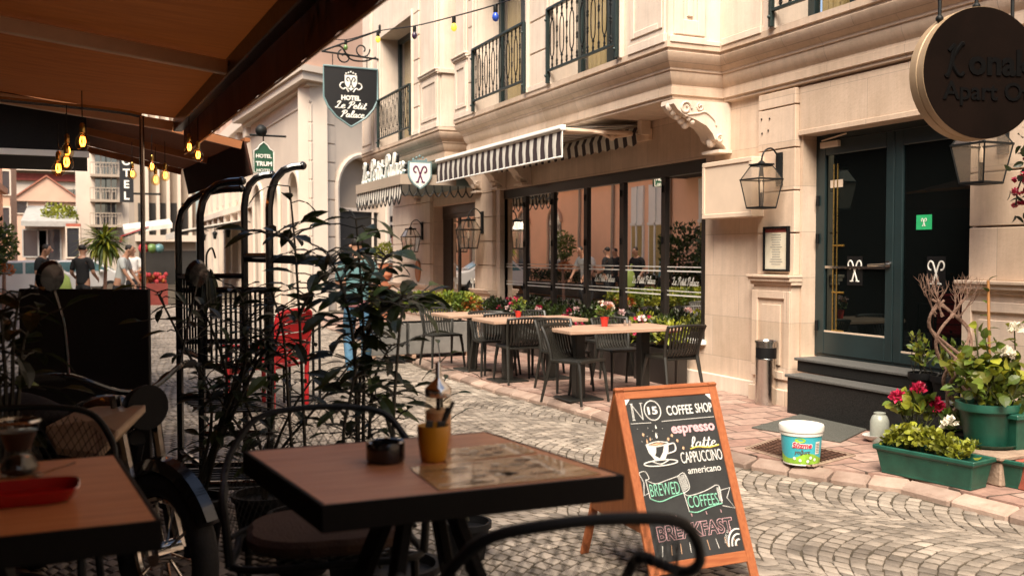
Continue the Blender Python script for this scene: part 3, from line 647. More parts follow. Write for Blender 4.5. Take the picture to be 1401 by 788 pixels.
ex = MB(); ex.box(xf-.0165, xf-.0135, dy0+.74, dy0+.57, 1.83, 1.96); put(ex, monogram(.07, .004), (xf-.018, dy0+.655, 1.895), (0, -1, 0), (0, 0, 1), 1); ex.build('exit_sticker', ['green_exit', 'sign_white'], dr)
hg = MB()
for z in (.85, 1.72, 2.1): hg.lathe([(.018, 0), (.018, .10)], 10, (xf-.045, dy1-.055, z))
hg.build('hinge', 'black', dl)

# shopfront
xs = D+.12; wf = MB()
pxs = [(692, 718), (722, 756), (760, 801), (806, 850), (856, 907), (913, 964)]
zb, zt = .62, 2.74
wf.box(xs-.05, xs+.10, yw0, yw1, zt-.15, zt); wf.box(xs-.05, xs+.10, yw0, yw1, .613, .68)
edges = []
for a, b in pxs: edges.append((yf(b, xs), yf(a, xs)))
prev = yw1
for a, b in edges: wf.box(xs-.034, xs+.08, b, prev, .68, zt-.15); prev = a
wf.box(xs-.05, xs+.10, yw0, prev, .68, zt-.15)
W1 = wf.build('shopfront_window', 'frame', H, bevel=.004)
for i, (a, b) in enumerate(edges):
    p = MB(); p.box(xs, xs+.012, a-.005, b+.005, .675, zt-.145); po = p.build('pane', 'pane', W1)
    s = MB()
    for z0, z1 in ((1.400, 1.416), (1.455, 1.466), (1.10, 1.116), (1.155, 1.166)): s.box(xs-.004, xs-.001, a+.005, b-.005, z0, z1)
    if i >= 3:
        put(s, script_geo('Le Petit Palace', .10, .0034), (xs-.004, (a+b)/2, 1.285), (0, -1, 0), (0, 0, 1))
    s.build('frosted_band_lettering', 'sign_white', W1)
    if i < 5:
        h = MB()
        for z in (1.05, 1.75, 2.4): h.box(xs-.052, xs-.035, a-.055, a-.035, z, z+.09)
        h.build('window_hinge', 'black', W1)
# far entrance
xe = D+.22; em = MB()
em.box(xe-.03, xe+.08, ye0, ye1, 2.36, 2.62); em.box(xe-.06, xe-.03, ye0+.1, ye1-.1, 2.45, 2.60); em.box(xe-.02, xe+.08, ye0, ye0+.08, PAVE, 2.36); em.box(xe-.02, xe+.08, ye1-.5, ye1, PAVE, 2.36); em.box(xe-.02, xe+.08, yf(629, xe)-.05, yf(629, xe)+.05, PAVE, 2.36)
E1 = em.build('entrance_door', 'frame', H, bevel=.004)
for a, b in ((ye0+.08, yf(629, xe)-.05), (yf(629, xe)+.05, ye1-.5)):
    p = MB(); p.box(xe, xe+.012, a, b, PAVE+.02, 2.36); p.build('pane', 'pane', E1)
    g = MB(); put(g, monogram(.24, .011), (xe-.004, (a+b)/2, 1.05), (0, -1, 0), (0, 0, 1)); g.build('monogram', 'sign_white', E1)

# cornice: moulded band that breaks forward round the two bays
Y1L = XB/tan(R(20.38)); Y2R = XB/tan(R(19.5)); Y2L = XB/tan(R(14.94))
cz0, cz1 = 3.30, 3.85
prof = [(0, cz1+.03), (0, 3.815), (-.022, 3.81), (-.026, 3.785), (-.012, 3.775), (-.02, 3.745), (-.045, 3.70), (-.085, 3.655), (-.115, 3.63), (-.115, 3.605), (-.13, 3.60), (-.13, 3.575), (-.14, 3.53), (-.165, 3.485), (-.185, 3.46), (-.185, 3.435), (-.172, 3.43), (-.172, 3.352), (-.195, 3.345), (-.195, 3.312), (-.25, 3.30)]
path = [(XU, -28), (XU, YR), (XB, YR), (XB, Y1L), (XU, Y1L), (XU, Y2R), (XB, Y2R), (XB, Y2L), (XU, Y2L)]
cn = MB(); cn.sweep([(-o, z) for o, z in [(-o, z) for o, z in prof]], [p for p in path[::-1]])
# (travel runs towards the viewer, so 'right' points into the street)
cn.build('cornice', 'stone', H, smooth=True, sharp=25)
cf = MB()                                   # flat floors over and soffits under the moulding
for x0, a, b in ((XB, YR, Y1L), (XB, Y2R, Y2L)):
    cf.box(x0+.26, XU+.26, a+.26, b-.26, 3.31, 3.87)
cf.box(XU+.255, D+2, -28, YEND, 3.305, 3.868)
cf.build('bay_soffit', 'stone', H)

# upper storey
up = MB(); xb = XB+.035; xu = XU+.035; z0, z1 = 3.865, TOP
def upwall(x, ya, yb, ops):
    ya, yb = min(ya, yb), max(ya, yb); y = ya
    for a, b, zh in sorted(ops):
        up.box(x, x+.48, y, a, z0, z1); up.box(x, x+.48, a, b, zh, z1); y = b
    up.box(x, x+.48, y, yb, z0, z1)
o1 = (yf(848, xb), yf(757, xb)); o2 = (yf(722, xb), yf(654, xb)); o3 = (yf(566, xb), yf(523, xb))
o4 = (yf(1200, xu), yf(1063, xu)); ZH = 6.15
upwall(xb, YR+.035, Y1L-.035, [(o1[0], o1[1], ZH), (o2[0], o2[1], ZH)])
upwall(xb, Y2R+.035, Y2L-.035, [(o3[0], o3[1], ZH)])
upwall(xu, -28, YR+.03, [(o4[0], o4[1], ZH)])
up.box(xb+.48, xu+.30, YR+.035, YR+.40, z0, z1); up.box(xb+.48, xu+.3, Y1L-.40, Y1L-.035, z0, z1); up.box(xb+.48, xu+.3, Y2R+.035, Y2R+.4, z0, z1); up.box(xb+.48, xu+.3, Y2L-.4, Y2L-.035, z0, z1)
up.box(xu+.302, xu+.7, YR+.035, YEND, z0, z1)
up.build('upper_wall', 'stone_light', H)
# rusticated blocks, panels and pedestals on the upper walls
def blocks(x, ya, yb, za=3.95, h=.44):
    z = za; rb = MB()
    rb.box(x-.05, x-.002, ya-.02, yb+.02, 3.868, 3.945)
    while z < TOP-.4: rb.box(x-.028, x-.002, ya, yb, z, z+h-.02); z += h
    rb.build('rusticated_blocks', 'stone_light', H, bevel=.006)
blocks(xb, o1[1]+.12, o2[0]-.12); blocks(xb, o2[1]+.10, o2[1]+.36); blocks(xb, o3[0]-.42, o3[0]-.10); blocks(xu, o4[1]+.25, YR-.06); blocks(xu, -1, o4[0]-.25)
def surround(x, o):
    m = MB(); a, b = o
    m.box(x-.045, x-.002, a-.10, a, 3.87, ZH+.1); m.box(x-.045, x-.002, b, b+.10, 3.87, ZH+.1); m.box(x-.045, x-.002, a, b, ZH, ZH+.1); m.box(x-.065, x-.045, a-.10, a-.07, 3.87, ZH+.1); m.box(x-.065, x-.045, b+.07, b+.10, 3.87, ZH+.1)
    return m.build('window_surround', 'stone_light', H, bevel=.005)
def french_window(x, o):
    surround(x, o); a, b = o; xi = x+.36; m = MB(); mid = (a+b)/2
    m.box(xi, xi+.08, a, a+.1, 3.87, ZH); m.box(xi, xi+.08, b-.1, b, 3.87, ZH); m.box(xi, xi+.08, mid-.09, mid+.09, 3.87, ZH); m.box(xi, xi+.08, a+.1, b-.1, ZH-.1, ZH); m.box(xi, xi+.08, a+.1, b-.1, 3.87, 4.0)
    w_ = m.build('french_window', 'doorgreen', H, bevel=.005)
    for p, q in ((a+.1, mid-.09), (mid+.09, b-.1)):
        g = MB(); g.box(xi+.03, xi+.036, p, q, 4.0, ZH-.1); g.build('pane', 'glass', w_)
    c_ = MB(); n = 46
    vs = []
    for i in range(n+1): y = a+.08+(b-a-.16)*i/n; xx = xi+.13+.022*sin(i*1.9); vs += [(xx, y, 3.88), (xx, y, ZH)]
    c_.add(vs, [(2*i, 2*i+2, 2*i+3, 2*i+1) for i in range(n)], .5); c_.build('curtain', 'gold_curtain', w_, smooth=True, sharp=80)
for x, o in ((xb, o1), (xb, o2), (xb, o3), (xu, o4)): french_window(x, o)
def baluster(y, x, za, zc, oval):
    m = MB(); zm = (za+zc)/2; n = 8
    if oval:
        for s in (1, -1): m.tube(cr([(x, y, za), (x, y, zm-.26), (x, y+s*.045, zm-.19), (x, y+s*.055, zm), (x, y+s*.045, zm+.19), (x, y, zm+.26), (x, y, zc)], 3), .0075, 5)
        for z in (zm-.26, zm+.26): m.ball((x, y, z), .02, 6, 4)
    else: m.tube([(x, y, za), (x, y, zc)], .0075, 5)
    for z in (zm-.33, zm-.1, zm+.1, zm+.33) if not oval else (zm-.36, zm+.36):
        for s in (1, -1): m.tube(cr([(x, y, z-.055), (x, y+s*.024, z-.02), (x, y+s*.012, z), (x, y+s*.024, z+.02), (x, y, z+.055)], 2), .006, 4)
    return m
def railing(x, o, pad=.03):
    a, b = o[0]-pad, o[1]+pad; xr = x-.075; m = MB(); za, zc = 4.06, 4.83
    for y in (a, b): m.box(xr-.022, xr+.022, y-.022, y+.022, 3.885, zc+.03)
    m.box(xr-.03, xr+.03, a+.022, b-.022, zc, zc+.035); m.box(xr-.018, xr+.018, a+.022, b-.022, za-.03, za)
    for y in (a, b):
        for z in (3.98, zc-.12): m.tube([(xr, y, z), (x+.02, y, z)], .010, 6); m.ball((xr-.03, y, z), .02, 6, 4)
    r_ = m.build('balcony_railing', 'irongreen', H, bevel=.003); n = max(6, int((b-a)/.13))
    for i in range(1, n): baluster(a+(b-a)*i/n, xr, za, zc, i % 2 == 0).build('baluster', 'iron', r_)
for x, o in ((xb, o1), (xb, o2), (xb, o3), (xu, o4)): railing(x, o)
def pier(x, ya, yb, sgn, h=.93):
    """pedestal with moulded cap, sunk panel and a plain shaft above, at a bay corner"""
    m = MB(); b = 3.868
    m.box(x-.05, x-.002, ya, yb, b, b+.10); m.box(x-.034, x-.002, ya+.02, yb-.02, b+.10, b+h)
    for p, q, r, s in ((ya+.05, ya+.13, b+.16, b+h-.06), (yb-.13, yb-.05, b+.16, b+h-.06), (ya+.13, yb-.13, b+.16, b+.23), (ya+.13, yb-.13, b+h-.13, b+h-.06)): m.box(x-.05, x-.034, p, q, r, s)
    for o, r, s in ((.05, 0, .03), (.075, .03, .07), (.095, .07, .10)): m.box(x-o, x-.002, ya-o*.3, yb+o*.3, b+h+r, b+h+s)
    m.box(x-.03, x-.002, ya+.06, yb-.06, b+h+.1, TOP); m.box(x-.045, x-.03, ya+.12, yb-.12, b+h+.1, TOP)
    return m.build('corner_pier', 'stone_light', H, bevel=.006)
pier(xb, YR+.04, o1[0]-.24, 1, 1.25); pier(xb, o2[1]+.38, Y1L-.05, 1); pier(xb, Y2R+.05, Y2R+1.0, 1); pier(xb, Y2L-.9, Y2L-.05, 1)
rp = MB(); yv = YR+.035                       # the bay's return face, seen from the camera
for p, q, r, s in ((xb+.06, xb+.17, 3.96, TOP), (xb+.36, xb+.45, 3.96, TOP), (xb+.17, xb+.36, 3.96, 4.12)): rp.box(p, q, yv-.035, yv-.002, r, s)
rp.box(xb+.23, xb+.30, yv-.028, yv-.002, 4.16, TOP); rp.box(xb+.46, xu-.01, yv-.045, yv-.002, 3.868, 3.92)
rp.box(xb+.0, xb+.46, yv-.05, yv-.002, 3.868, 3.94)
rp.build('return_panel', 'stone_light', H, bevel=.006); rp = MB()
yv2 = Y2R+.035; rp.box(xb+.03, xb+.5, yv2-.04, yv2-.002, 3.868, 4.80); rp.box(xb-.03, xb+.55, yv2-.08, yv2-.002, 4.80, 4.88); rp.box(xb+.06, xb+.45, yv2-.03, yv2-.002, 4.88, TOP)
rp.build('return_panel', 'stone_light', H, bevel=.006)
wm = MB()                                     # small weep holes and panel trims on the frieze
for x_, y_ in ((0, 0), (.13, .01), (.02, -.12), (.12, -.14)): wm.lathe([(.011, 0), (.011, .004)], 8, (D-.079, 7.98+x_, 3.02+y_), mat=M4.Rotation(R(-90), 3, 'Y'))
wm.build('screw_hole', 'far_dark', H)
def corbel(y0, w=.26, deep=.74, ht=.50):
    """scrolled console under the bay"""
    m = MB(); x = D; zt = 3.296
    pr = [(0, zt), (-deep, zt), (-deep-.01, zt-.05), (-deep+.04, zt-.11), (-deep+.13, zt-.17), (-deep+.28, zt-.21), (-deep+.42, zt-.27), (-deep+.50, zt-.35), (-deep+.53, zt-.41), (-.16, zt-.43), (-.08, zt-ht+.02), (-.06, zt-ht-.02), (0, zt-ht-.02)]
    m.prism([(a, b) for a, b in pr], (x, y0+w, 0), (1, 0, 0), (0, 0, 1), (0, -w, 0))
    m.box(x-.18, x-.002, y0-.03, y0+w+.03, zt-ht-.055, zt-ht-.022)
    for s in (0, 1):
        yy = y0-.006 if s == 0 else y0+w+.006
        def spiral(cx, cz, r0, turns, dr, a0): return [(x+cx+(r0-dr*t/12)*cos(a0+dr*0+t*.52), yy, cz+(r0-dr*t/12)*sin(a0+t*.52)) for t in range(int(turns*12))]
        m.tube(spiral(-deep+.14, zt-.09, .075, 1.4, .04, 0), .014, 6); m.tube(spiral(-deep+.33, zt-.07, .045, 1.3, .025, 2), .011, 6); m.tube(spiral(-.15, zt-.40, .045, 1.2, .025, 1), .011, 6)
        m.tube(cr([(x-deep+.16, yy, zt-.16), (x-deep+.30, yy, zt-.14), (x-deep+.40, yy, zt-.12), (x-.22, yy, zt-.2), (x-.2, yy, zt-.26)], 4), .011, 6)
    for q in range(5): m.ball((x-deep+.02+.05*q, y0+w/2, zt-.07-.045*q), .05, 8, 5)
    for q in range(4): m.ball((x-deep+.10+.05*q, y0+.03, zt-.13-.035*q), .028, 6, 4)
    m.ball((x-.17, y0+w/2, zt-.43), .06, 8, 5)
    return m.build('corbel', 'stone_light', H, smooth=True, sharp=35)
for y in (YR+.13, yf(716, D)-.3, Y1L-.1, Y2R+.1, Y2L-1.6): corbel(y)

# ------------------------------------------------------------------ things fixed to the hotel
def lantern(loc, label, s=1.0):
    """origin at the wall plate; hangs out along -X"""
    T = thing('wall_lantern', label, 'lantern', loc, 0, 'glass wall lanterns on the hotel front')
    m = MB(); m.box(-.02, 0, -.055, .055, -.02, .36); m.box(-.028, -.02, -.035, .035, .01, .33); m.build('wall_plate', 'iron', T, local=True, bevel=.004)
    m = MB(); m.tube(cr([(-.02, 0, .27), (-.05, 0, .34), (-.12, 0, .40), (-.20, 0, .38), (-.25, 0, .31), (-.26, 0, .22)], 5), .010, 7); m.build('hook_arm', 'iron', T, local=True, smooth=True)
    cx = -.26
    def ring(z, a): return [V((cx-a, -a, z)), V((cx+a, -a, z)), V((cx+a, a, z)), V((cx-a, a, z))]
    zr, zm_, zb_ = .20, .045, -.27; ra, rm, rbm = .085, .165, .115
    f = MB()
    A, B, C_ = ring(zr, ra), ring(zm_, rm), ring(zb_, rbm)
    for q in (A, B, C_):
        for i in range(4): f.bar(q[i], q[(i+1) % 4], .016 if q is not B else .026, .016)
    for i in range(4): f.bar(A[i], B[i], .010, .010); f.bar(B[i], C_[i], .012, .012)
    f.box(cx-ra-.015, cx+ra+.015, -ra-.015, ra+.015, zr+.006, zr+.022); f.lathe([(.05, zr+.022), (.03, zr+.045), (.012, zr+.06)], 8, (cx, 0, 0))
    f.box(cx-rbm, cx+rbm, -rbm, rbm, zb_-.012, zb_-.004)
    for i in range(4): mid0 = (B[i]+B[(i+1) % 4])/2; mid1 = (C_[i]+C_[(i+1) % 4])/2
    fr_ = f.build('lantern_frame', 'iron', T, local=True)
    g = MB()
    for i in range(4): g.add([A[i], A[(i+1) % 4], B[(i+1) % 4], B[i]], [(0, 1, 2, 3)]); g.add([B[i], B[(i+1) % 4], C_[(i+1) % 4], C_[i]], [(0, 1, 2, 3)])
    g.build('lantern_pane', 'lanternglass', T, local=True)
    b = MB(); b.tube([(cx, 0, zb_), (cx, 0, -.10)], .014, 8); b.lathe([(.014, -.10), (.022, -.06), (.018, -.01), (.004, .03)], 8, (cx, 0, 0), 1); b.tube([(cx, 0, zr), (cx, 0, zr-.12)], .02, 8); b.build('candle_lamp', ['frame', 'cream'], T, local=True)
    T.scale = (s, s, s); return T
L1 = lantern((D-.077, yf(1066, D-.077), 2.33), 'glass wall lantern on the pilaster left of the glass door', .9)
def place_lantern(px, py_body_mid, x, label, s=1.0):
    y = yf(px, x-.26); z = atx(px, py_body_mid, x-.26).z; return dup(L1, (x, y, z), 0, label, None, s)
place_lantern(1338, 206, D-.077, 'glass wall lantern below the round hanging sign', .92)
place_lantern(642, 318, D-.077, 'glass wall lantern left of the wide shopfront window', 1.05)
place_lantern(562, 327, D-.077, 'smaller looking wall lantern above the oval copper plaque', 1.0)
ya, yb = yf(1081, D-.08), yf(1047, D-.08); za, zb2 = 1.44, 1.90
T = thing('menu_case', 'framed paper menu hanging on the pilaster beside the glass door', 'menu', (D-.08, (ya+yb)/2, za))
m = MB(); x = D-.078
for p, q, r, s in ((ya, yb, zb2-.022, zb2), (ya, yb, za, za+.022), (ya, ya+.022, za+.022, zb2-.022), (yb-.022, yb, za+.022, zb2-.022)): m.box(x-.04, x, p, q, r, s)
m.build('frame', 'black', T, bevel=.003)
m = MB(); m.box(x-.02, x-.001, ya+.022, yb-.022, za+.022, zb2-.022); m.box(x-.0225, x-.0205, ya+.022, yb-.022, zb2-.06, zb2-.024, 1)
for i in range(13): z = zb2-.09-i*.025; w_ = random.uniform(.05, .1); m.box(x-.0222, x-.0205, (ya+yb)/2-w_, (ya+yb)/2+w_, z, z+.007, 2)
m.build('menu_page', ['paper', 'far_red', 'far_grey'], T)
# blank cream cabinet
ya, yb = yf(1029, D-.22), yf(963, D-.20); m = MB(); x0 = D-.22
zc0 = atx(963, 300, x0).z; zc1 = atx(963, 224, x0).z
m.box(x0, D-.002, ya, yb, zc0, zc1); b_ = .05
for p, q, r, s in ((ya, yb, zc1-b_, zc1), (ya, yb, zc0, zc0+b_), (ya, ya+b_, zc0+b_, zc1-b_), (yb-b_, yb, zc0+b_, zc1-b_)): m.box(x0-.014, x0-.0005, p, q, r, s)
tag(m.build('wall_cabinet', 'cream', bevel=.005), 'blank cream box mounted on the wall right of the shopfront', 'cabinet')
# oval plaque, low tap
m = MB(); y = yf(572, D-.08); z = atx(572, 370, D-.08).z; rm_ = M4.Rotation(R(-90), 3, 'Y')
m.lathe([(.17, 0), (.175, .012), (.15, .03), (.145, .022)], 24, (D-.077, y, z), mat=rm_, sx=1.45)
tag(m.build('wall_plaque', 'copper', smooth=True), 'oval copper plaque on the pilaster by the far entrance', 'plaque')
# striped awning
y0, y1 = 10.38, 15.0; xf_, zf, zw = 5.29, 3.13, 3.27
T = thing('striped_awning', 'black and white striped awning with a scalloped front over the shopfront', 'awning', (D, (y0+y1)/2, zw))
sm = stripe_mat('striped_canvas', (.74, .70, .62), (.045, .030, .032), 1, .225, .45, transl=.12)
m = MB(); n = 40
vs = []
for i in range(2): x = (D-.10, xf_+.02)[i]; vs += [(x, y0+.05, (zw, zf+.05)[i]), (x, y1-.05, (zw, zf+.05)[i])]
m.add(vs, [(0, 1, 3, 2)]); m.build('canvas', sm, T)
m = MB(); hh = .31; vs = []; nn = 120
for i in range(nn+1):
    y = y0+.02+(y1-y0-.04)*i/nn; k = .014*sin(i*2*pi/nn*20.5)
    for q, (dz, dx) in enumerate(((0, 0), (.5, -.012), (1, -.004))): vs.append((xf_-.01+dx+k*dz, y, zf-.01-hh*dz))
m.add(vs, [(3*i+q, 3*i+3+q, 3*i+4+q, 3*i+1+q) for i in range(nn) for q in (0, 1)]); m.build('valance', sm, T, smooth=True, sharp=80)
m = MB(); vs = []
for i in range(nn+1):
    y = y0+.05+(y1-y0-.1)*i/nn; vs += [(D-.16, y, zw-.035), (D-.20, y, zw-.12), (D-.18, y, zw-.24-.035*abs(sin(i*pi/nn*20.5)))]
m.add(vs, [(3*i+q, 3*i+3+q, 3*i+4+q, 3*i+1+q) for i in range(nn) for q in (0, 1)]); m.build('rear_valance', sm, T, smooth=True, sharp=80)
m = MB(); m.box(xf_-.035, xf_+.035, y0, y1, zf-.005, zf+.065); m.box(xf_-.05, xf_-.035, y0+.01, y1-.01, zf+.01, zf+.045); m.build('front_bar', 'white', T, bevel=.008)
m = MB(); m.tube([(xf_-.016, y0+.02, zf-hh-.012), (xf_-.016, y1-.02, zf-hh-.012)], .013, 8); m.tube([(xf_-.012, y0+.015, zf), (xf_-.012, y0+.015, zf-hh-.02)], .008, 6); m.build('hem_bar', 'white', T, smooth=True)
m = MB(); m.tube([(D-.09, y0, zw-.03), (D-.09, y1, zw-.03)], .045, 12); m.box(D-.17, D-.03, y0-.03, y0+.07, zw-.14, zw+.04); m.build('roller', 'cream', T, bevel=.004)
m = MB(); m.tube(cr([(D-.08, y0+.10, zw-.10), (D-.45, y0+.22, zw-.16), (D-.75, y0+.10, zw-.13), (xf_+.05, y0+.3, zf+.0)], 5), .022, 8); m.tube([(D-.05, y0+.2, zw-.10), (xf_+.03, y0+.06, zf+.01)], .03, 8); m.ball((D-.45, y0+.22, zw-.16), .05, 8, 6); m.box(D-.06, D-.003, y0-.02, y0+.3, zw-.2, zw-.06); m.build('folding_arm', 'beam', T, smooth=True)
m = MB(); m.tube([(D-.05, y1-.2, zw-.10), (xf_+.03, y1-.06, zf+.01)], .03, 8); m.build('folding_arm', 'beam', T, smooth=True)
# entrance canopy with raised lettering and the emblem shield
xc = atx(549, 238, 5.09).x; yr = yf(549, xc); yl = yf(488, xc); zc = atx(549, 245, xc).z
T = thing('entrance_canopy', 'flat entrance canopy with script lettering, a shield and a striped scalloped skirt', 'canopy', (D, (yr+yl)/2, zc))
m = MB(); m.box(xc, D-.002, yr, yl, zc-.09, zc+.09); m.build('roof_slab', 'sign_blue', T, bevel=.01)
m = MB(); m.box(xc-.012, xc-.002, yr, yl, zc-.092, zc+.092); m.box(xc-.012, D-.4, yr-.012, yr-.002, zc-.092, zc+.092); m.build('fascia', 'far_beige', T, bevel=.003)
m = MB(); g, f_ = script_geo('Le Petit Palace', .60, .036, shear=.2, flat=.9); g, f_ = fit((g, f_), w=(yl-yr)*.93, h=.47); put(m, (g, f_), (xc+.10, (yr+yl)/2, zc+.32), (0, -1, 0), (0, 0, 1)); m.build('lettering', 'sign_white', T, smooth=True)
m = MB(); put(m, (g, f_), (xc+.15, (yr+yl)/2, zc+.31), (0, -1, 0), (0, 0, 1)); m.build('lettering_back', 'sign_black', T, smooth=True)
sk1 = stripe_mat('striped_skirt', (.70, .66, .58), (.04, .03, .03), 1, .16, .5)
m = MB(); nn = 90; vs = []
for i in range(nn+1):
    y = yr+(yl-yr)*i/nn; d_ = .22+.05*abs(sin(i*pi/6)); vs += [(xc+.02, y, zc-.092), (xc-.0, y, zc-.10-d_)]
m.add(vs, [(2*i, 2*i+2, 2*i+3, 2*i+1) for i in range(nn)]); m.build('striped_skirt', sk1, T)
m = MB()
L_ = D-.05-xc; k = 9
for i in range(k):
    a = xc+L_*i/k; b = a+L_/k; c = (a+b)/2
    m.tube(cr([(a, yr, zc-.1), (a+.01, yr, zc-.2), (c, yr, zc-.30), (b-.01, yr, zc-.2), (b, yr, zc-.1)], 4), .012, 6)
for i in range(11):
    a = yr+(yl-yr)*i/11; b = a+(yl-yr)/11; c = (a+b)/2
    m.tube(cr([(xc, a, zc-.27), (xc, c, zc-.44), (xc, b, zc-.27)], 4), .012, 6)
m.build('iron_scallops', 'iron', T, smooth=True)
def shield(w, h): return [(-w/2, h*.5), (w/2, h*.5), (w/2, -h*.02), (w*.42, -h*.18), (w*.27, -h*.34), (0, -h*.5), (-w*.27, -h*.34), (-w*.42, -h*.18), (-w/2, -h*.02)]
p_ = aty(575, 240, yr-.06); m = MB()
m.prism(shield(.44, .50), (p_.x, yr-.05, p_.z), (1, 0, 0), (0, 0, 1), (0, .035, 0), 1); m.prism(shield(.385, .44), (p_.x, yr-.052, p_.z), (1, 0, 0), (0, 0, 1), (0, .01, 0), 0)
put(m, monogram(.30, .015), (p_.x, yr-.056, p_.z+.02), (1, 0, 0), (0, 0, 1), 2)
for i in range(5): m.ball((p_.x-.12+.06*i, yr-.03, p_.z+.285+.03*(2-abs(i-2))), .022, 6, 4, 1)
m.box(p_.x-.14, p_.x+.14, yr-.045, yr-.015, p_.z+.255, p_.z+.275, 1); m.build('emblem_shield', ['sign_white', 'sign_blue', 'purple'], T)
# hanging hotel sign
ys = 19.6; a = aty(442, 90, ys); b = aty(516, 97, ys); cb = aty(479, 174, ys)
wS = b.x-a.x; hS = a.z-cb.z; cxs = (a.x+b.x)/2; czs = (a.z+cb.z)/2
T = thing('hanging_hotel_sign', 'black shield sign on a scrolled bracket reading Hotel Le Petit Palace', 'sign', (cxs, ys, cb.z))
m = MB(); m.prism(shield(wS, hS), (cxs, ys-.03, czs), (1, 0, 0), (0, 0, 1), (0, .06, 0)); m.build('board', 'sign_black', T, bevel=.004)
m = MB(); pts = [(cxs+p[0]*1.0, ys-.034, czs+p[1]*1.0) for p in shield(wS, hS)]; m.tube(pts, .022, 6, closed=True); m.build('trim', 'sign_blue', T, smooth=True)
m = MB(); yq = ys-.036
put(m, fit(text_geo('HOTEL', .2, .004, .010), w=wS*.36), (cxs, yq, czs-.015*hS), (1, 0, 0), (0, 0, 1))
put(m, fit(script_geo('Le Petit', .2, .013), w=wS*.60, h=hS*.135), (cxs-.0, yq, czs-.135*hS), (1, 0, 0), (0, 0, 1)); put(m, fit(script_geo('Palace', .2, .013), w=wS*.46, h=hS*.13), (cxs+.03, yq, czs-.285*hS), (1, 0, 0), (0, 0, 1)); m.build('lettering', 'sign_white', T)
m = MB(); ce = czs+.24*hS; m.prism(shield(.26, .32), (cxs, yq, ce), (1, 0, 0), (0, 0, 1), (0, .006, 0)); put(m, monogram(.22, .011), (cxs, yq-.004, ce+.01), (1, 0, 0), (0, 0, 1), 1)
for i in range(5): m.ball((cxs-.10+.05*i, yq, ce+.185+.02*(2-abs(i-2))), .02, 6, 4)
for s in (1, -1): m.tube(cr([(cxs+s*.155, yq, ce+.0), (cxs+s*.21, yq, ce-.02), (cxs+s*.23, yq, ce-.09), (cxs+s*.16, yq, ce-.14), (cxs+s*.11, yq, ce-.11), (cxs+s*.05, yq, ce-.19)], 4), .014, 6)
m.build('emblem', ['sign_white', 'sign_black'], T, smooth=True)
m = MB(); zt_ = aty(520, 82, ys).z; xw = XB+.035; x0 = aty(440, 76, ys).x
m.tube([(xw, ys, zt_), (x0, ys, zt_+.07)], .022, 6); m.tube([(x0, ys, zt_+.07), (xw, ys, zt_+.62)], .02, 6); m.box(xw-.03, xw, ys-.04, ys+.04, zt_-.08, zt_+.72)
zc_ = zt_+.04
m.tube(cr([(x0+.15, ys, zc_+.1), (x0+.4, ys, zc_+.16), (x0+.6, ys, zc_-.08), (x0+.9, ys, zc_-.1), (xw-.1, ys, zc_)], 6), .018, 6)
sp = lambda cx, cz, r0, sg, a0: [(cx+sg*(r0-r0*.7*t/16)*cos(a0+t*.45), ys, cz+(r0-r0*.7*t/16)*sin(a0+t*.45)) for t in range(17)]
m.tube(sp(x0+.48, zc_-.04, .16, 1, 2), .016, 6); m.tube(sp(x0+.85, zc_+.13, .17, -1, 3), .016, 6)
for xx in (a.x+.2, b.x-.22): m.tube([(xx, ys, a.z-.02), (xx, ys, zt_+.03)], .010, 5)
m.build('bracket', 'iron', T, smooth=True)
# festoon lights along the bay
T = thing('festoon_lights', 'dark cable of small coloured bulbs strung across the hotel bays', 'string lights', (5.3, 14, 4.5))
kn = [(400, 60, 24), (441, 52, 21), (473, 55, 19.5), (517, 43, 17.2), (567, 36, 15), (621, 23, 13), (678, 7, 11.3), (740, -16, 9.8), (830, -60, 8.0)]
pts = [aty(px, py, y) for px, py, y in kn]; m = MB(); m.tube(cr(pts, 5), .010, 5); m.build('cable', 'iron', T, smooth=True)
for (px, py, y), mt_ in zip(kn[2:7], ('bulb_green', 'bulb_yel', 'bulb_dark', 'bulb_yel', 'bulb_blue')):
    p = aty(px, py, y); m = MB(); m.lathe([(.026, 0), (.030, -.02), (.030, -.09), (.024, -.10)], 10, p, 0); m.lathe([(.022, -.10), (.042, -.135), (.045, -.165), (.032, -.20), (.006, -.215)], 10, p, 1); m.build('bulb', ['iron', mt_], T, smooth=True)
# ------------------------------------------------------------------ plants: helpers
rp_ = random.Random(11)
def rdir(zmin=-1):
    while True:
        v = V((rp_.uniform(-1, 1), rp_.uniform(-1, 1), rp_.uniform(-1, 1)))
        if .05 < v.length < 1 and v.z/v.length > zmin: return v.normalized()
def foliage(mb, c, rad, n, L=.05, w=.035, m=0, zmin=-.5, shell=.35, pts=3, droop=.3, clumps=0):
    """leaves spread through an uneven volume; shell<1 leaves reach inwards"""
    c = V(c); cl = [(rdir(-.3), rp_.uniform(.8, 1.15)) for _ in range(clumps)]
    for _ in range(n):
        d = rdir(zmin); k = shell+(1-shell)*rp_.random()**.5
        if cl:
            q, g = max(cl, key=lambda e: e[0].dot(d)); k *= g*(.72+.34*max(0, q.dot(d))**3)
        p = c+V((d.x*rad[0]*k, d.y*rad[1]*k, d.z*rad[2]*k)); o = (d+rdir()*.8+V((0, 0, .35))).normalized(); s = rp_.uniform(.65, 1.2)
        mb.leaf(p, o, L*s, w*s, rdir(), .3, droop, m, None, pts)
def bloom(mb, c, r, n=16, m=0):
    for _ in range(n):
        d = rdir(-.2); mb.leaf(V(c)+d*r*.35, (d+rdir()*.4).normalized(), r*.8, r*.7, rdir(), .3, .3, m, None, 3)
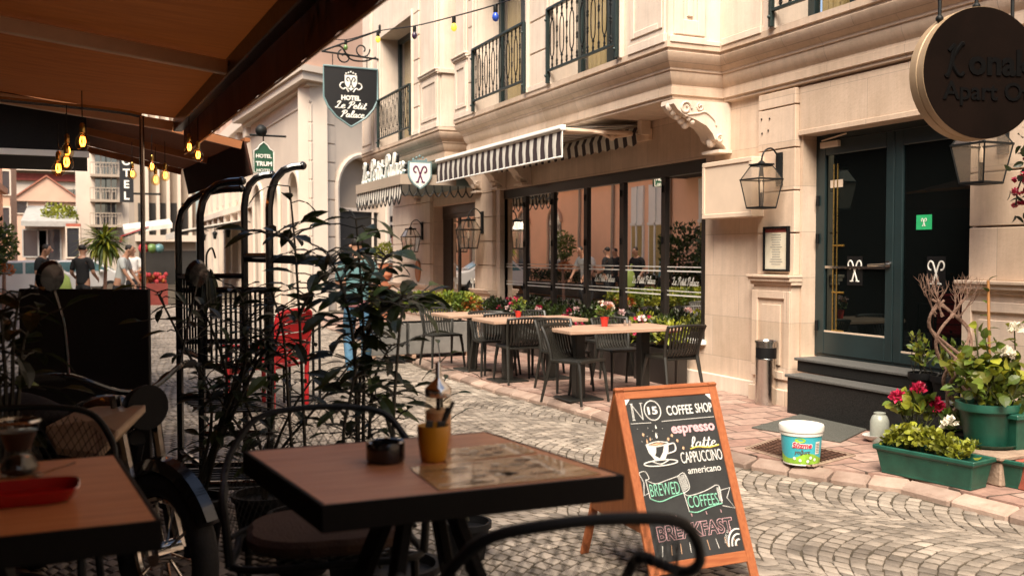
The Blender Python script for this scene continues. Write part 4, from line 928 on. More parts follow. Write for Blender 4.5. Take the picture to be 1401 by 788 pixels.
def stems(mb, base, spread, h, n, r=.004, m=0):
    tips = []
    for _ in range(n):
        b = V(base)+V((rp_.uniform(-spread, spread)*.5, rp_.uniform(-spread, spread)*.5, 0)); t = V(base)+V((rp_.uniform(-spread, spread), rp_.uniform(-spread, spread), h*rp_.uniform(.6, 1)))
        mid = (b+t)/2+V((rp_.uniform(-.03, .03), rp_.uniform(-.03, .03), 0)); mb.tube(cr([b, mid, t], 3), [r]*7, 5, m=m); tips.append(t)
    return tips

# ------------------------------------------------------------------ hotel cafe furniture
def cafe_chair(label):
    T = thing('cafe_chair', label, 'chair', (0, 0, 0), 0, 'slatted chairs round the hotel tables')
    for sx in (1, -1):
        m = MB(); m.tube([(sx*.235, .235, 0), (sx*.215, .20, .30), (sx*.20, .17, .435)], [.014, .019, .022], 6); m.build('leg', 'chairplastic', T, local=True, smooth=True)
        m = MB(); m.tube([(sx*.235, -.29, 0), (sx*.215, -.22, .30), (sx*.205, -.185, .45)], [.014, .019, .023], 6); m.build('leg', 'chairplastic', T, local=True, smooth=True)
    m = MB()
    for sx in (1, -1): m.tube(cr([(sx*.205, -.18, .43), (sx*.215, -.20, .56), (sx*.228, -.245, .70), (sx*.235, -.285, .78)], 3), .019, 6)
    m.tube(cr([(-.237, -.285, .775), (-.13, -.315, .785), (0, -.325, .788), (.13, -.315, .785), (.237, -.285, .775)], 3), .017, 6)
    m.build('back_frame', 'chairplastic', T, local=True, smooth=True)
    m = MB(); n = 11
    for i in range(n):
        x = -.185+.37*i/(n-1); k = .03*(1-(x/.2)**2)
        m_ = cr([(x*1.05, -.29-k, .778), (x, -.25-k, .66), (x*.97, -.215-k, .53), (x*.95, -.17-k*.5, .452), (x*.95, -.10, .437)], 3)
        for a, b in zip(m_, m_[1:]): m.bar(a, b+(b-a)*.06, .020, .010, up=(0, -1, .3))
    m.build('backrest', 'chairplastic', T, local=True)
    m = MB()
    for i in range(n): x = -.185+.37*i/(n-1); m.box(x-.0125, x+.0125, -.14, .17, .436, .446)
    m.box(-.215, .215, .17, .21, .425, .452); m.box(-.222, -.195, -.18, .17, .420, .450); m.box(.195, .222, -.18, .17, .420, .450); m.box(-.195, .195, -.19, -.141, .41, .435)
    m.build('seat', 'chairplastic', T, local=True, bevel=.004); return T
ch0 = cafe_chair('slatted chair pulled out and turned at the street end of the right-hand table')
def at_floor(px, py): p = atz(px, py, PAVE); return V((p.x, p.y, PAVE))
def put_chair(loc, rz, label, first=[True]):
    if first[0]: first[0] = False; ch0.location = loc; ch0.rotation_euler = (0, 0, rz); OFF[ch0.name] = V(loc); return ch0
    return dup(ch0, loc, rz, label)
PA = at_floor(806, 545); PB = at_floor(689, 521); PC = at_floor(622, 507)
TA = V((PA.x+.28, PA.y+.02, PAVE)); TB = V((PB.x+.35, PB.y, PAVE)); TC = V((PC.x+.25, PC.y, PAVE))
put_chair(at_floor(793, 550)+V((-.02, .02, 0)), R(205), None)
put_chair(V((atd(931, 488, 10.1).x, atd(931, 488, 10.1).y+.18, PAVE)), R(2), 'slatted chair with its back to the street at the right end of the nearest table')
put_chair(TA+V((.48, .62, 0)), R(178), 'slatted chair facing the street across the nearest table, by the red flower pot')
put_chair(TA+V((-.22, .66, 0)), R(183), 'slatted chair behind the nearest table, partly hidden by the turned chair')
put_chair(at_floor(722, 526)+V((0, .27, 0)), R(-3), 'slatted chair seen from behind in front of the middle table')
put_chair(TB+V((-.22, .64, 0)), R(176), 'slatted chair facing the street behind the left end of the middle table')
put_chair(TB+V((.42, .60, 0)), R(184), 'slatted chair behind the middle table near its small red pot')
put_chair(TB+V((1.05, -.05, 0)), R(92), 'slatted chair at the window end of the middle table')
put_chair(TC+V((-.22, .55, 0)), R(180), 'slatted chair behind the farthest table, in front of the yellow hedge')
put_chair(TC+V((.18, -.42, 0)), R(-8), 'slatted chair on the near side of the farthest table, mostly in shadow')
def cafe_table(loc, lx, ly, legs, label):
    T = thing('cafe_table', label, 'table', loc, 0, 'pale topped tables outside the hotel')
    m = MB(); m.box(-lx/2, lx/2, -ly/2, ly/2, .715, .755); m.build('table_top', 'tabletop', T, local=True, bevel=.006)
    for x in legs:
        m = MB(); m.box(x-.055, x+.055, -.055, .055, .02, .70); m.box(x-.20, x+.20, -.24, .24, .70, .714); m.build('pedestal', 'chairplastic', T, local=True, bevel=.004)
        m = MB(); m.box(x-.20, x+.20, -.20, .20, 0, .02); m.build('base_plate', 'chairplastic', T, local=True, bevel=.004)
    return T
cafe_table(TA, 1.36, .72, (-.40, .40), 'long pale wooden table nearest the camera, with a pot of white flowers')
cafe_table(TB, 1.25, .72, (-.30, .30), 'pale wooden table in the middle of the hotel terrace, with a small red pot')
cafe_table(TC, .92, .70, (0,), 'small pale wooden table at the far end, in front of the yellow hedge')
ZT = PAVE+.756
def flower_pot(loc, label, mats, flow, h=.09, r=.045):
    T = thing('flower_pot', label, 'flower pot', loc, 0, 'small red flower pots on the tables')
    m = MB(); m.lathe([(r*.72, 0), (r, h), (r*1.08, h), (r*1.08, h+.012), (r*.92, h+.012), (r*.9, h-.01)], 16); m.build('pot', 'redpot', T, local=True, smooth=True)
    m = MB(); foliage(m, (0, 0, h+.06), (.08, .08, .08), 70, .045, .03); m.build('foliage', 'leafmid', T, local=True)
    m = MB()
    for i in range(flow): d = rdir(.1); bloom(m, (d.x*.09, d.y*.09, h+.08+.09*d.z), .035, 12, i % len(mats))
    m.build('flowers', mats, T, local=True)
p = TA+V((-.05, .06, 0)); flower_pot((p.x, p.y, ZT), 'red pot of white and rust flowers on the nearest table', ['fl_white', 'fl_pink', 'leafrust'], 11)
p = TB+V((-.10, .12, 0)); flower_pot((p.x, p.y, ZT), 'red pot with yellow flowers on the middle table', ['leafbright', 'fl_red'], 6, .07, .04)
sh = MB()
for i in range(2): c = TA+V((.20+.06*i, .05, 0)); sh.lathe([(.016, 0), (.018, .045), (.012, .05), (.013, .065), (.004, .07)], 10, (c.x, c.y, ZT))
tag(sh.build('cruet_pair', 'steel', smooth=True), 'pair of small shakers standing beside the red flower pot', 'shakers')
# planters along the window
def box_planter(name, label, x0, x1, y0, y1, h, mt, feet=0, group=None):
    T = thing(name, label, 'planter', ((x0+x1)/2, (y0+y1)/2, PAVE), 0, group); m = MB(); z = PAVE+feet; t = .03
    m.box(x0, x1, y0, y0+t, z, z+h); m.box(x0, x1, y1-t, y1, z, z+h); m.box(x0, x0+t, y0+t, y1-t, z, z+h); m.box(x1-t, x1, y0+t, y1-t, z, z+h); m.box(x0+t, x1-t, y0+t, y1-t, z, z+h-.05, 1)
    m.build('trough', [mt, 'soil'], T, bevel=.006)
    if feet:
        m = MB()
        for x in (x0+.03, x1-.09): m.box(x, x+.06, y0, y1, PAVE, z-.002)
        m.build('pallet', 'tabletop', T)
    return T
ypl = [(edges[i][0]+.02, edges[i][1]-.02) for i in range(6)]
styles = [('fl_red', 'leafgreen', 'dark trough of yellow-green plants and red blooms at the right end of the window', 1.0, 'leafbright'), ('fl_pink', 'leafgreen', 'dark trough with dark shrubs and few blooms below the second window pane from the right', .7, 'leafdark'), ('fl_red', 'leafdark', 'dark trough of crimson flowers below the third window pane from the right', 1.0, 'leafgreen'), ('fl_red', 'leafgreen', 'dark trough of leafy shrubs under the middle of the window', .5, 'leafgreen'), ('fl_wine', 'leafdark', 'dark trough of crimson and pink flowers below the second pane from the left', 1.1, 'leafdark'), ('fl_wine', 'leafgreen', 'dark trough of deep green shrubs at the left end of the window', .6, 'leafdark')]
for i in range(6):
    a, b = ypl[5-i]; fl, lf, lab, amt, lf2 = styles[i]; x0, x1 = D-.38, D-.10
    T = box_planter('window_planter', lab, x0, x1, a, b, .42, 'frame', 0, 'flower troughs along the shopfront'); cy = (a+b)/2
    m = MB()
    for q in range(5): foliage(m, (x0+.12, a+(b-a)*(q+.5)/5, PAVE+.56), (.20, .16, .20+.06*rp_.random()), 150, .07, .045, 0 if q % 2 else 1, -.3)
    m.build('foliage', [lf, lf2], T)
    m = MB()
    for q in range(int(9*amt)): bloom(m, (x0+rp_.uniform(-.14, .1), rp_.uniform(a, b), PAVE+rp_.uniform(.54, .80)), .055, 18, 1 if q % 4 == 3 else 0)
    if fl: m.build('flowers', [fl, 'fl_pink'], T)
# grey box planters with the yellow hedge
g0 = at_floor(556, 491); g1 = at_floor(640, 484)
Yh = g0.y+.05
for a, b, lab in ((561, 646, 'grey planter box on a pallet with a clipped yellow-green hedge'), (506, 556, 'grey planter box partly hidden by the tall plant, with a yellow-green hedge')):
    xa = aty(a, 440, Yh).x; xb_ = aty(b, 440, Yh).x
    T = box_planter('hedge_planter', lab, xa, xb_, Yh, Yh+.50, .46, 'greypot', .06, 'grey hedge planters')
    m = MB(); n = max(2, int((xb_-xa)/.16))
    for q in range(n+1):
        for r_ in range(3): foliage(m, (xa+(xb_-xa)*q/n, Yh+.08+.17*r_, PAVE+.73+.05*rp_.random()), (.17, .16, .19), 170, .062, .042, 1 if rp_.random() < .22 else 0, -.35)
    m.build('hedge', ['leafbright', 'leafmid'], T)
    if a > 550:
        m = MB(); foliage(m, (xb_+.0, Yh+.1, PAVE+.72), (.17, .18, .16), 200, .06, .045); m.build('rusty_shrub', 'leafrust', T)

# ------------------------------------------------------------------ right-hand cluster of pots
def gp(px, py, z=PAVE): p = atz(px, py, z); return V((p.x, p.y, z))
def trough(label, c0, dirv, L, w, h, plant):
    """tapered green plastic flower trough with a rolled rim; c0 = near-left bottom corner"""
    d = V(dirv).normalized(); n = V((-d.y, d.x, 0)); T = thing('flower_trough', label, 'planter', V(c0)+d*L/2+n*w/2, 0, 'green flower troughs'); z0 = c0.z
    def loop(e, z): return [V((p.x, p.y, z0+z)) for p in (c0-d*e-n*e, c0+d*(L+e)-n*e, c0+d*(L+e)+n*(w+e), c0-d*e+n*(w+e))]
    m = MB(); rings = [loop(0, 0), loop(.0, .02), loop(.025, h-.035), loop(.043, h-.03), loop(.043, h), loop(.022, h), loop(.010, h-.05)]
    vs = [p for r_ in rings for p in r_]; fs = [(3, 2, 1, 0)]
    for i in range(len(rings)-1):
        for j in range(4): fs.append((i*4+j, i*4+(j+1) % 4, i*4+4+(j+1) % 4, i*4+4+j))
    m.add(vs, fs, .5); m.build('trough', 'greenpot', T, bevel=.006)
    m = MB(); s_ = loop(.011, h-.05); m.add(s_, [(0, 1, 2, 3)]); m.build('soil', 'soil', T)
    plant(T, c0, d, n, L, w, h); return T
def big_plant(T, c0, d, n, L, w, h):
    m = MB()
    for q in range(7):
        c = c0+d*(L*(.06+.70*q/6))+n*w*rp_.uniform(.3, .7)+V((0, 0, h+.0+.06*math.sin(q*.55)))
        foliage(m, c, (.10, .10, .09), 75, .046, .040, 0 if rp_.random() < .75 else 1, -.2, .3, 4, .5)
        stems(m, c0+d*(L*(.08+.66*q/6))+n*w*.5+V((0, 0, h-.05)), .05, .12, 4, .003, 2)
    m.build('foliage', ['leafbright', 'leafmid', 'stem'], T)
    m = MB(); bloom(m, c0+d*L*.66+n*w*.75+V((0, 0, h+.20)), .05, 22); bloom(m, c0+d*L*.63+n*w*.65+V((0, 0, h+.18)), .045, 16); m.build('flowers', 'fl_white', T)
A = gp(1205, 646); B = gp(1328, 672)
trough('long green trough of yellow-green geraniums at the pavement edge', A, B-A, (B-A).length, .19, .20, big_plant)
def small_plant(T, c0, d, n, L, w, h):
    m = MB(); foliage(m, c0+d*L*.45+n*w*.5+V((0, 0, h+.0)), (.13, .07, .06), 170, .035, .025, 0, -.1); m.build('foliage', ['leafbright'], T)
n_ = V((-(B-A).y, (B-A).x, 0)).normalized()
dd_ = (B-A).normalized(); A2 = A+n_*.30+dd_*((B-A).length-.50)
trough('short green trough with a low tuft, behind the long trough', A2, B-A, .66, .17, .19, small_plant)
# red brick and terracotta slab at the right edge
m = MB(); m.box(5.44, 5.90, 4.36, 4.98, PAVE, .25); m.box(5.42, 5.92, 4.34, 5.0, .252, .288)
tag(m.build('stone_slab', 'worn', bevel=.01), 'low worn stone block carrying the large round green pot', 'stone block')
m = MB(); m.box(5.50, 5.74, 4.06, 4.31, PAVE, .27); tag(m.build('brick_block', 'redbrick', bevel=.008), 'red brick standing at the right edge beside the short trough', 'brick')
def round_pot(name, label, loc, r, h, mt='greenpot', saucer=True, group=None):
    T = thing(name, label, 'plant pot', loc, 0, group); m = MB()
    m.lathe([(r*.70, .012), (r*.74, .03), (r*.95, h-.06), (r*.97, h-.055), (r*1.08, h-.05), (r*1.1, h-.03), (r*1.08, h), (r*.95, h), (r*.92, h-.04)], 28, cap1=False); m.build('pot', mt, T, local=True, smooth=True, sharp=50)
    m = MB(); m.lathe([(r*.93, h-.045), (.01, h-.035)], 20, cap0=False); m.build('soil', 'soil', T, local=True)
    if saucer: m = MB(); m.lathe([(r*.85, 0), (r*1.05, .03), (r*1.10, .03), (r*1.0, .008), (.02, .008)], 28); m.build('saucer', mt, T, local=True, smooth=True, sharp=50)
    return T
pl_ = atx(1350, 612, 5.66); pl_.z = .29; 
T = round_pot('round_plant_pot', 'large round green pot and saucer with broad yellow-green leaves', (pl_.x, pl_.y, .29), .19, .30)
m = MB()
for t in stems(m, (0, 0, .26), .20, .30, 15, .005, 1):
    for _ in range(4): m.leaf(t+rdir()*.05, (rdir(-.1)+V((0, 0, .15))).normalized(), .085, .075, rdir(), .2, .5, 0)
foliage(m, (-.02, 0, .40), (.24, .22, .17), 70, .09, .075, 2, -.3, .4, 4); m.build('foliage', ['leafbright', 'stem', 'leafmid'], T, local=True)
pr = atx(1249, 600, 5.72); pr.y -= .02; T = round_pot('round_plant_pot', 'green pot of crimson geraniums beside the milky jug', (pr.x, pr.y+.02, PAVE), .14, .22)
m = MB()
for t in stems(m, (0, 0, .17), .17, .26, 14, .004, 1):
    for _ in range(5): m.leaf(t+rdir()*.05, (rdir(-.1)+V((0, 0, .2))).normalized(), .075, .07, rdir(), .2, .5, 2 if rp_.random() < .5 else 0)
m.build('foliage', ['leafmid', 'stem', 'leafbright'], T, local=True)
m = MB()
for px, py in ((1228, 544), (1256, 533), (1284, 559), (1278, 552)):
    q = atd(px, py, pr.y*cos(YAW)+pr.x*sin(YAW)); q = q-V((pr.x, pr.y+.02, PAVE)); bloom(m, q, .062, 46); m.tube([q+V((0, 0, -.02)), V((q.x*.5, q.y*.5, .2))], .004, 5, m=1)
m.build('flowers', ['fl_red', 'stem'], T, local=True)
# jug and tray
pj = atx(1206, 582, 5.88); m = MB(); m.lathe([(.07, 0), (.075, .02), (.075, .17), (.06, .21), (.045, .225), (.048, .24), (.03, .245)], 18, (pj.x, pj.y+.02, PAVE)); tag(m.build('plastic_jug', 'clear_plastic', smooth=True), 'milky plastic jug standing behind the white tray', 'jug')
pt = gp(1212, 604); m = MB(); m.lathe([(.13, 0), (.17, .03), (.19, .055), (.20, .055), (.175, .025), (.13, .010), (.01, .010)], 24, (pt.x+.02, pt.y+.05, PAVE), sx=1.0, sy=.55); tag(m.build('plant_tray', 'white', smooth=True), 'shallow white plastic tray lying left of the flower trough', 'tray')
# black pots on the step
ZS = .456
def rose(T, h, n, fl=None, spread=.2):
    m = MB()
    for t in stems(m, (0, 0, .15), spread, h, n, .004, 1):
        b = V((t.x*.4, t.y*.4, .2))
        for k in range(9): c = b.lerp(t, .25+.75*k/8); m.leaf(c, (rdir(-.2)+V((t.x, t.y, .2))).normalized(), .055, .035, rdir(), .3, .3, rp_.choice((0, 0, 2)))
    m.build('foliage', ['leafmid', 'stemdark', 'leafbright'], T, local=True)
    if fl: m = MB(); [bloom(m, V(c), .05, 26) for c in fl]; m.build('flowers', 'fl_white', T, local=True)
for px, lab, h in ((1262, 'black nursery pot with a reddish leafed shrub on the granite step', .38), (1293, 'black nursery pot with a thin shrub next to the bare twisted tree', .36)):
    q = atx(px, 530, 6.22); T = round_pot('nursery_pot', lab, (q.x, q.y, ZS), .105, .19, 'black', False, 'black nursery pots'); rose(T, h, 9, None, .14)
# bare twisted tree in a pot
pb_ = atx(1318, 600, 5.74); T = thing('twisted_tree', 'bare tree with pale interlaced stems rising from a hidden pot', 'tree', (pb_.x, pb_.y, PAVE)); rt = random.Random(4)
m = MB(); kz = (pb_.y*cos(YAW)+pb_.x*sin(YAW))
def lp(px, py, j=0): return atd(px, py, kz)-V((pb_.x, pb_.y, PAVE))+FH*j
for k in range(5):                                        # plaited lower stems
    pts = []
    for i in range(9):
        f = i/8; py = 560-150*f; cx_ = 1318-26*f; ph = k*1.257+f*(5.5+1.5*(k % 2)); w_ = 17+8*f+5*rt.random()
        pts.append(lp(cx_+w_*cos(ph), py, .07*sin(ph)))
    m.tube(cr(pts, 3), [.0145-.005*i/24 for i in range(25)], 6)
def twig(p, d, L, r, n):
    pts = [p]; q = p.copy(); dd = d.copy()
    for i in range(4): dd = (dd+V((rt.uniform(-.35, .35), rt.uniform(-.3, .3), rt.uniform(-.1, .4)))).normalized(); q = q+dd*L/4; pts.append(q.copy())
    m.tube(pts, [r*(1-.16*i) for i in range(5)], 5)
    if n:
        for i in (2, 3, 4):
            for _ in range(1 if i < 4 else 2): twig(pts[i], (dd+V((rt.uniform(-1, 1), rt.uniform(-.7, .7), rt.uniform(-.1, .8)))).normalized(), L*.62, r*.55, n-1)
for k in range(8):
    a = k*pi/4; twig(lp(1296+16*cos(a), 436-6*rt.random(), .06*sin(a)), V((cos(a)*.5-.1, sin(a)*.5, 1.1)).normalized(), .165, .0075, 2)
m.build('trunk', 'barkrough', T, smooth=True, local=True)
m = MB(); m.lathe([(.11, 0), (.15, .22), (.165, .22), (.165, .25), (.14, .25), (.13, .22)], 20); m.build('pot', 'black', T, local=True, smooth=True)
m = MB(); foliage(m, (0, -.05, .30), (.22, .15, .12), 130, .07, .05, 0, -.2); foliage(m, (.18, 0, .45), (.18, .15, .22), 110, .07, .05, 1, -.2); m.build('foliage', ['leafmid', 'leafbright'], T, local=True)
# rose with white blooms and a bamboo stake, in a green trough on the right
pz = atx(1398, 575, 5.90)
T = thing('rose_planter', 'green trough with a white rose bush tied to a bamboo stake', 'planter', (pz.x, pz.y, PAVE))
m = MB(); m.box(-.18, .62, -.14, .14, .0, .20, 1); 
m.hexa([V(p) for p in ((-.20, -.12, .203), (.64, -.12, .203), (.64, .12, .203), (-.20, .12, .203))], [V(p) for p in ((-.24, -.15, .42), (.68, -.15, .42), (.68, .15, .42), (-.24, .15, .42))]); m.box(-.265, .705, -.175, .175, .42, .455); m.build('trough', ['greenpot', 'black'], T, local=True, bevel=.006)
m = MB(); zz = (pz.y*cos(YAW)+pz.x*sin(YAW)); k0 = atd(1354, 520, zz)-V((pz.x, pz.y, PAVE)); k1 = atd(1352, 384, zz)-V((pz.x, pz.y, PAVE)); m.tube([k0, k1], .010, 6); m.build('bamboo_stake', 'bamboo', T, local=True, smooth=True)
m = MB()
for q in range(16):
    b = V((rp_.uniform(-.22, .5), rp_.uniform(-.1, .1), .40)); e = atd(rp_.uniform(1318, 1400), rp_.uniform(440, 540), zz-.1)-V((pz.x, pz.y, PAVE))
    m.tube(cr([b, (b+e)/2+rdir()*.05, e], 3), .005, 5, m=1)
    for k in range(10): m.leaf(b.lerp(e, .3+.7*k/9)+rdir()*.02, (rdir(-.3)+V((0, 0, .1))).normalized(), .085, .055, rdir(), .25, .3, rp_.choice((0, 0, 2)))
for q in range(5): e = k1.lerp(k0, .12*q); m.leaf(e, rdir(-.2), .07, .04, None, .3, .3, 0)
m.build('foliage', ['leafmid', 'stem', 'leafbright'], T, local=True)
m = MB()
for px, py in ((1372, 482), (1390, 452), (1380, 487)): bloom(m, atd(px, py, zz-.12)-V((pz.x, pz.y, PAVE)), .055, 30)
m.build('flowers', 'fl_white', T, local=True)
# bougainvillea spilling in from the right
bx = V((5.6, 4.35, 0)); T = thing('bougainvillea', 'hanging bougainvillea with wine red blooms at the right edge', 'climbing plant', (5.95, 4.42, 2.9))
m = MB(); f = MB(); zb_ = 6.05
for q in range(11):
    px = rp_.uniform(1396, 1445); y0_ = 165; y1_ = rp_.uniform(215, 312) if px > 1402 else rp_.uniform(230, 300)
    pts = [atd(px+rp_.uniform(-8, 8)*i/4+10*(1-i/4), y0_+(y1_-y0_)*i/5, zb_+rp_.uniform(-.15, .15)) for i in range(6)]
    m.tube(cr(pts, 3), .005, 5, m=1)
    for k in range(26):
        c = pts[min(5, int(k/26*6))]+rdir()*.07; m.leaf(c, (rdir()+V((0, 0, -.4))).normalized(), .07, .04, rdir(), .3, .3, 0)
    for k in range(5): bloom(f, pts[rp_.randint(2, 5)]+rdir()*.05, .045, 16)
m.build('foliage', ['leafdark', 'stemdark'], T); f.build('flowers', 'fl_wine', T)
# bucket
pk = gp(1096, 632); T = thing('yoghurt_bucket', 'white and turquoise yoghurt tub with a white lid on the grating', 'bucket', (pk.x, pk.y, PAVE)); hB, rB = .285, .150
m = MB(); m.lathe([(rB*.86, 0), (rB*.865, .012)], 36); m.lathe([(rB*.98, hB-.075), (rB*1.02, hB-.07), (rB*1.02, hB-.045), (rB*1.06, hB-.045), (rB*1.08, hB-.01), (rB*1.05, hB), (rB*.98, hB), (rB*.96, hB-.012), (.01, hB-.012)], 36, cap0=False); m.build('rim_and_lid', 'bucket_white', T, local=True, smooth=True, sharp=35)
m = MB(); zs = [.012, .05, .06, .075, .21]
def rad(z): return rB*(.865+.115*z/.21)
for j in range(48):
    a0, a1 = 2*pi*j/48, 2*pi*(j+1)/48; hg_ = .07+.022*sin(a0*3+1); hg2 = .07+.022*sin(a1*3+1)
    P_ = lambda a, z: (rad(z)*cos(a), rad(z)*sin(a), z)
    m.add([P_(a0, .012), P_(a1, .012), P_(a1, hg2), P_(a0, hg_)], [(0, 1, 2, 3)], None, 1); m.add([P_(a0, hg_), P_(a1, hg2), P_(a1, .21), P_(a0, .21)], [(0, 1, 2, 3)], None, 0)
m.build('label_wrap', ['bucket_blue', 'bucket_green'], T, local=True, smooth=True)
def wrap(mb, geo, zc, ang, m=0, lift=.0025):
    vs, fs = geo; mb.add([((rad(zc+p.y)+lift)*cos(ang+p.x/rB), (rad(zc+p.y)+lift)*sin(ang+p.x/rB), zc+p.y) for p in vs], fs, None, m)
ac = math.atan2(-pk.y, -pk.x)+.05; m = MB()
wrap(m, fit(text_geo('Süzme', .06, 0, .002, .2), w=.145), .150, ac, 1, .004); wrap(m, fit(text_geo('Süzme', .06, 0, .006, .2), w=.155), .150, ac, 0); wrap(m, fit(text_geo('yoğurt', .05, 0, .001, .2), w=.12), .098, ac, 3)
wrap(m, ([V((.040*cos(t*.4), .018*sin(t*.4), 0)) for t in range(16)], [tuple(range(16))]), .187, ac-.1, 2, .003)
wrap(m, ([V((x, y, 0)) for x, y in ((-.022, -.045), (.022, -.045), (.022, .045), (-.022, .045))], [(0, 1, 2, 3)]), .13, ac+.85, 0, .003)
for k in range(6): wrap(m, ([V((x, y, 0)) for x, y in ((-.017, -.002), (.017, -.002), (.017, .002), (-.017, .002))], [(0, 1, 2, 3)]), .10+.012*k, ac+.85, 3, .0045)
for k, (dx, dz) in enumerate(((-.6, .052), (-.3, .04), (.25, .06), (.5, .045), (.1, .035))): wrap(m, ([V((.012*cos(t*.63), .012*sin(t*.63), 0)) for t in range(10)], [tuple(range(10))]), dz, ac+dx+.2, 0, .003)
m.build('label_print', ['bucket_white', 'bucket_red', 'bucket_green', 'printdark'], T, local=True)
# doormat, grating, ash bin
q = [gp(1028, 586), gp(1095, 568), gp(1203, 580), gp(1150, 606)]
m = MB(); up_ = V((0, 0, .014)); m.hexa([p+V((0, 0, .001)) for p in (q[0], q[3], q[2], q[1])], [p+up_ for p in (q[0], q[3], q[2], q[1])]); tag(m.build('doormat', 'mat_grey', bevel=.004), 'grey speckled doormat lying in front of the granite steps', 'doormat')
T = thing('floor_grating', 'rusty square floor grating under the yoghurt tub', 'grating', gp(1090, 622)); c0, c1, c2, c3 = gp(1022, 614), gp(1064, 600), gp(1168, 623), gp(1110, 638)
m = MB(); z = V((0, 0, .0006)); m.hexa([c0+z, c3+z, c2+z, c1+z], [p+V((0, 0, .002)) for p in (c0, c3, c2, c1)]); m.build('pit_bed', 'far_dark', T)
m = MB()
for i in range(13):
    f = i/12; m.bar(c0.lerp(c1, f)+V((0, 0, .0075)), c3.lerp(c2, f)+V((0, 0, .0075)), .014, .006); m.bar(c0.lerp(c3, f)+V((0, 0, .006)), c1.lerp(c2, f)+V((0, 0, .006)), .014, .006)
m.build('bars', 'rust', T)
m = MB()
for a, b in ((c0, c3), (c3, c2), (c2, c1), (c1, c0)): m.bar(a+V((0, 0, .004)), b+V((0, 0, .004)), .045, .012)
m.build('surround', 'worn', T, bevel=.004)
pa = gp(1057, 555); T = thing('ash_bin', 'polished steel cylinder ashtray bin beside the granite steps', 'bin', (pa.x, pa.y+.11, PAVE)); r = .105; hA = .655
m = MB(); m.lathe([(r, 0), (r, hA-.20), (r*1.02, hA-.195), (r*1.02, hA-.185), (r, hA-.18)], 28); m.lathe([(r, hA-.07), (r, hA-.02), (r*1.1, hA-.018), (r*1.1, hA), (r*.96, hA), (r*.9, hA-.015), (.01, hA-.015)], 28); m.build('body', 'steel', T, local=True, smooth=True, sharp=35)
m = MB(); m.lathe([(r*.985, hA-.185), (r*.985, hA-.065)], 28); m.build('opening_band', 'black', T, local=True, smooth=True)

# ------------------------------------------------------------------ A-board
bl = V((2.385, 3.735, 0)); br_ = V((2.995, 3.735, 0)); lean = .385; hBd = .94; SL = sqrt(lean**2+hBd**2)
T = thing('chalkboard_sign', 'wooden A-frame chalkboard listing espresso, latte, cappuccino, brewed coffees and breakfast', 'A-board', ((bl.x+br_.x)/2, bl.y+lean, 0))
ux = V((1, 0, 0)); uv = V((0, lean, hBd)).normalized(); nf = ux.cross(uv)      # nf points towards the street/camera
Wd = br_.x-bl.x
def fpt(u, v, n=0): return bl+ux*u+uv*v+nf*n
def fbox(mb, u0, u1, v0, v1, n0, n1, m=0): mb.hexa([fpt(u0, v0, n0), fpt(u1, v0, n0), fpt(u1, v1, n0), fpt(u0, v1, n0)], [fpt(u0, v0, n1), fpt(u1, v0, n1), fpt(u1, v1, n1), fpt(u0, v1, n1)], m)
fw = .048
m = MB(); fbox(m, 0, fw, 0, SL, -.018, 0); m.build('side_rail', 'board_wood', T, bevel=.003)
m = MB(); fbox(m, Wd-fw, Wd, 0, SL, -.018, 0); m.build('side_rail', 'board_wood', T, bevel=.003)
m = MB(); fbox(m, fw, Wd-fw, SL-.062, SL, -.018, -.001); m.build('top_rail', 'board_wood_x', T, bevel=.003)
m = MB(); fbox(m, fw, Wd-fw, .10, .155, -.018, -.001); m.build('bottom_rail', 'board_wood_x', T, bevel=.003)
m = MB(); fbox(m, fw-.005, Wd-fw+.005, .15, SL-.057, -.014, -.007); board_ = m.build('chalk_panel', 'slate', T)
m = MB(); rb_ = V((0, lean*1.9, 0))
def rpt(u, v, n=0):
    d = V((0, -lean*.95, hBd)).normalized(); return bl+rb_+ux*u+d*v+V((0, 1, .3)).normalized()*n
def rbox(mb, u0, u1, v0, v1, n0, n1): mb.hexa([rpt(u1, v0, n0), rpt(u0, v0, n0), rpt(u0, v1, n0), rpt(u1, v1, n0)], [rpt(u1, v0, n1), rpt(u0, v0, n1), rpt(u0, v1, n1), rpt(u1, v1, n1)])
SR = SL*.985
for u in (0, Wd-fw): m = MB(); rbox(m, u, u+fw, 0, SR, 0, .018); m.build('rear_leg', 'board_wood', T, bevel=.003)
m = MB(); rbox(m, fw, Wd-fw, .30, SR-.01, .002, .012); m.build('rear_panel', 'board_back', T)
m = MB()                                                                        # side cheeks that close the frame
for u in (.001, ): m.add([fpt(u, SL*.30, -.019), rpt(u, SR*.30, 0), rpt(u, SR*.985, 0), fpt(u, SL*.985, -.019)], [(0, 1, 2, 3)]); m.add([fpt(u+.012, SL*.30, -.019), rpt(u+.012, SR*.30, 0), rpt(u+.012, SR*.985, 0), fpt(u+.012, SL*.985, -.019)], [(3, 2, 1, 0)])
m.build('side_cheek', 'board_back', T)
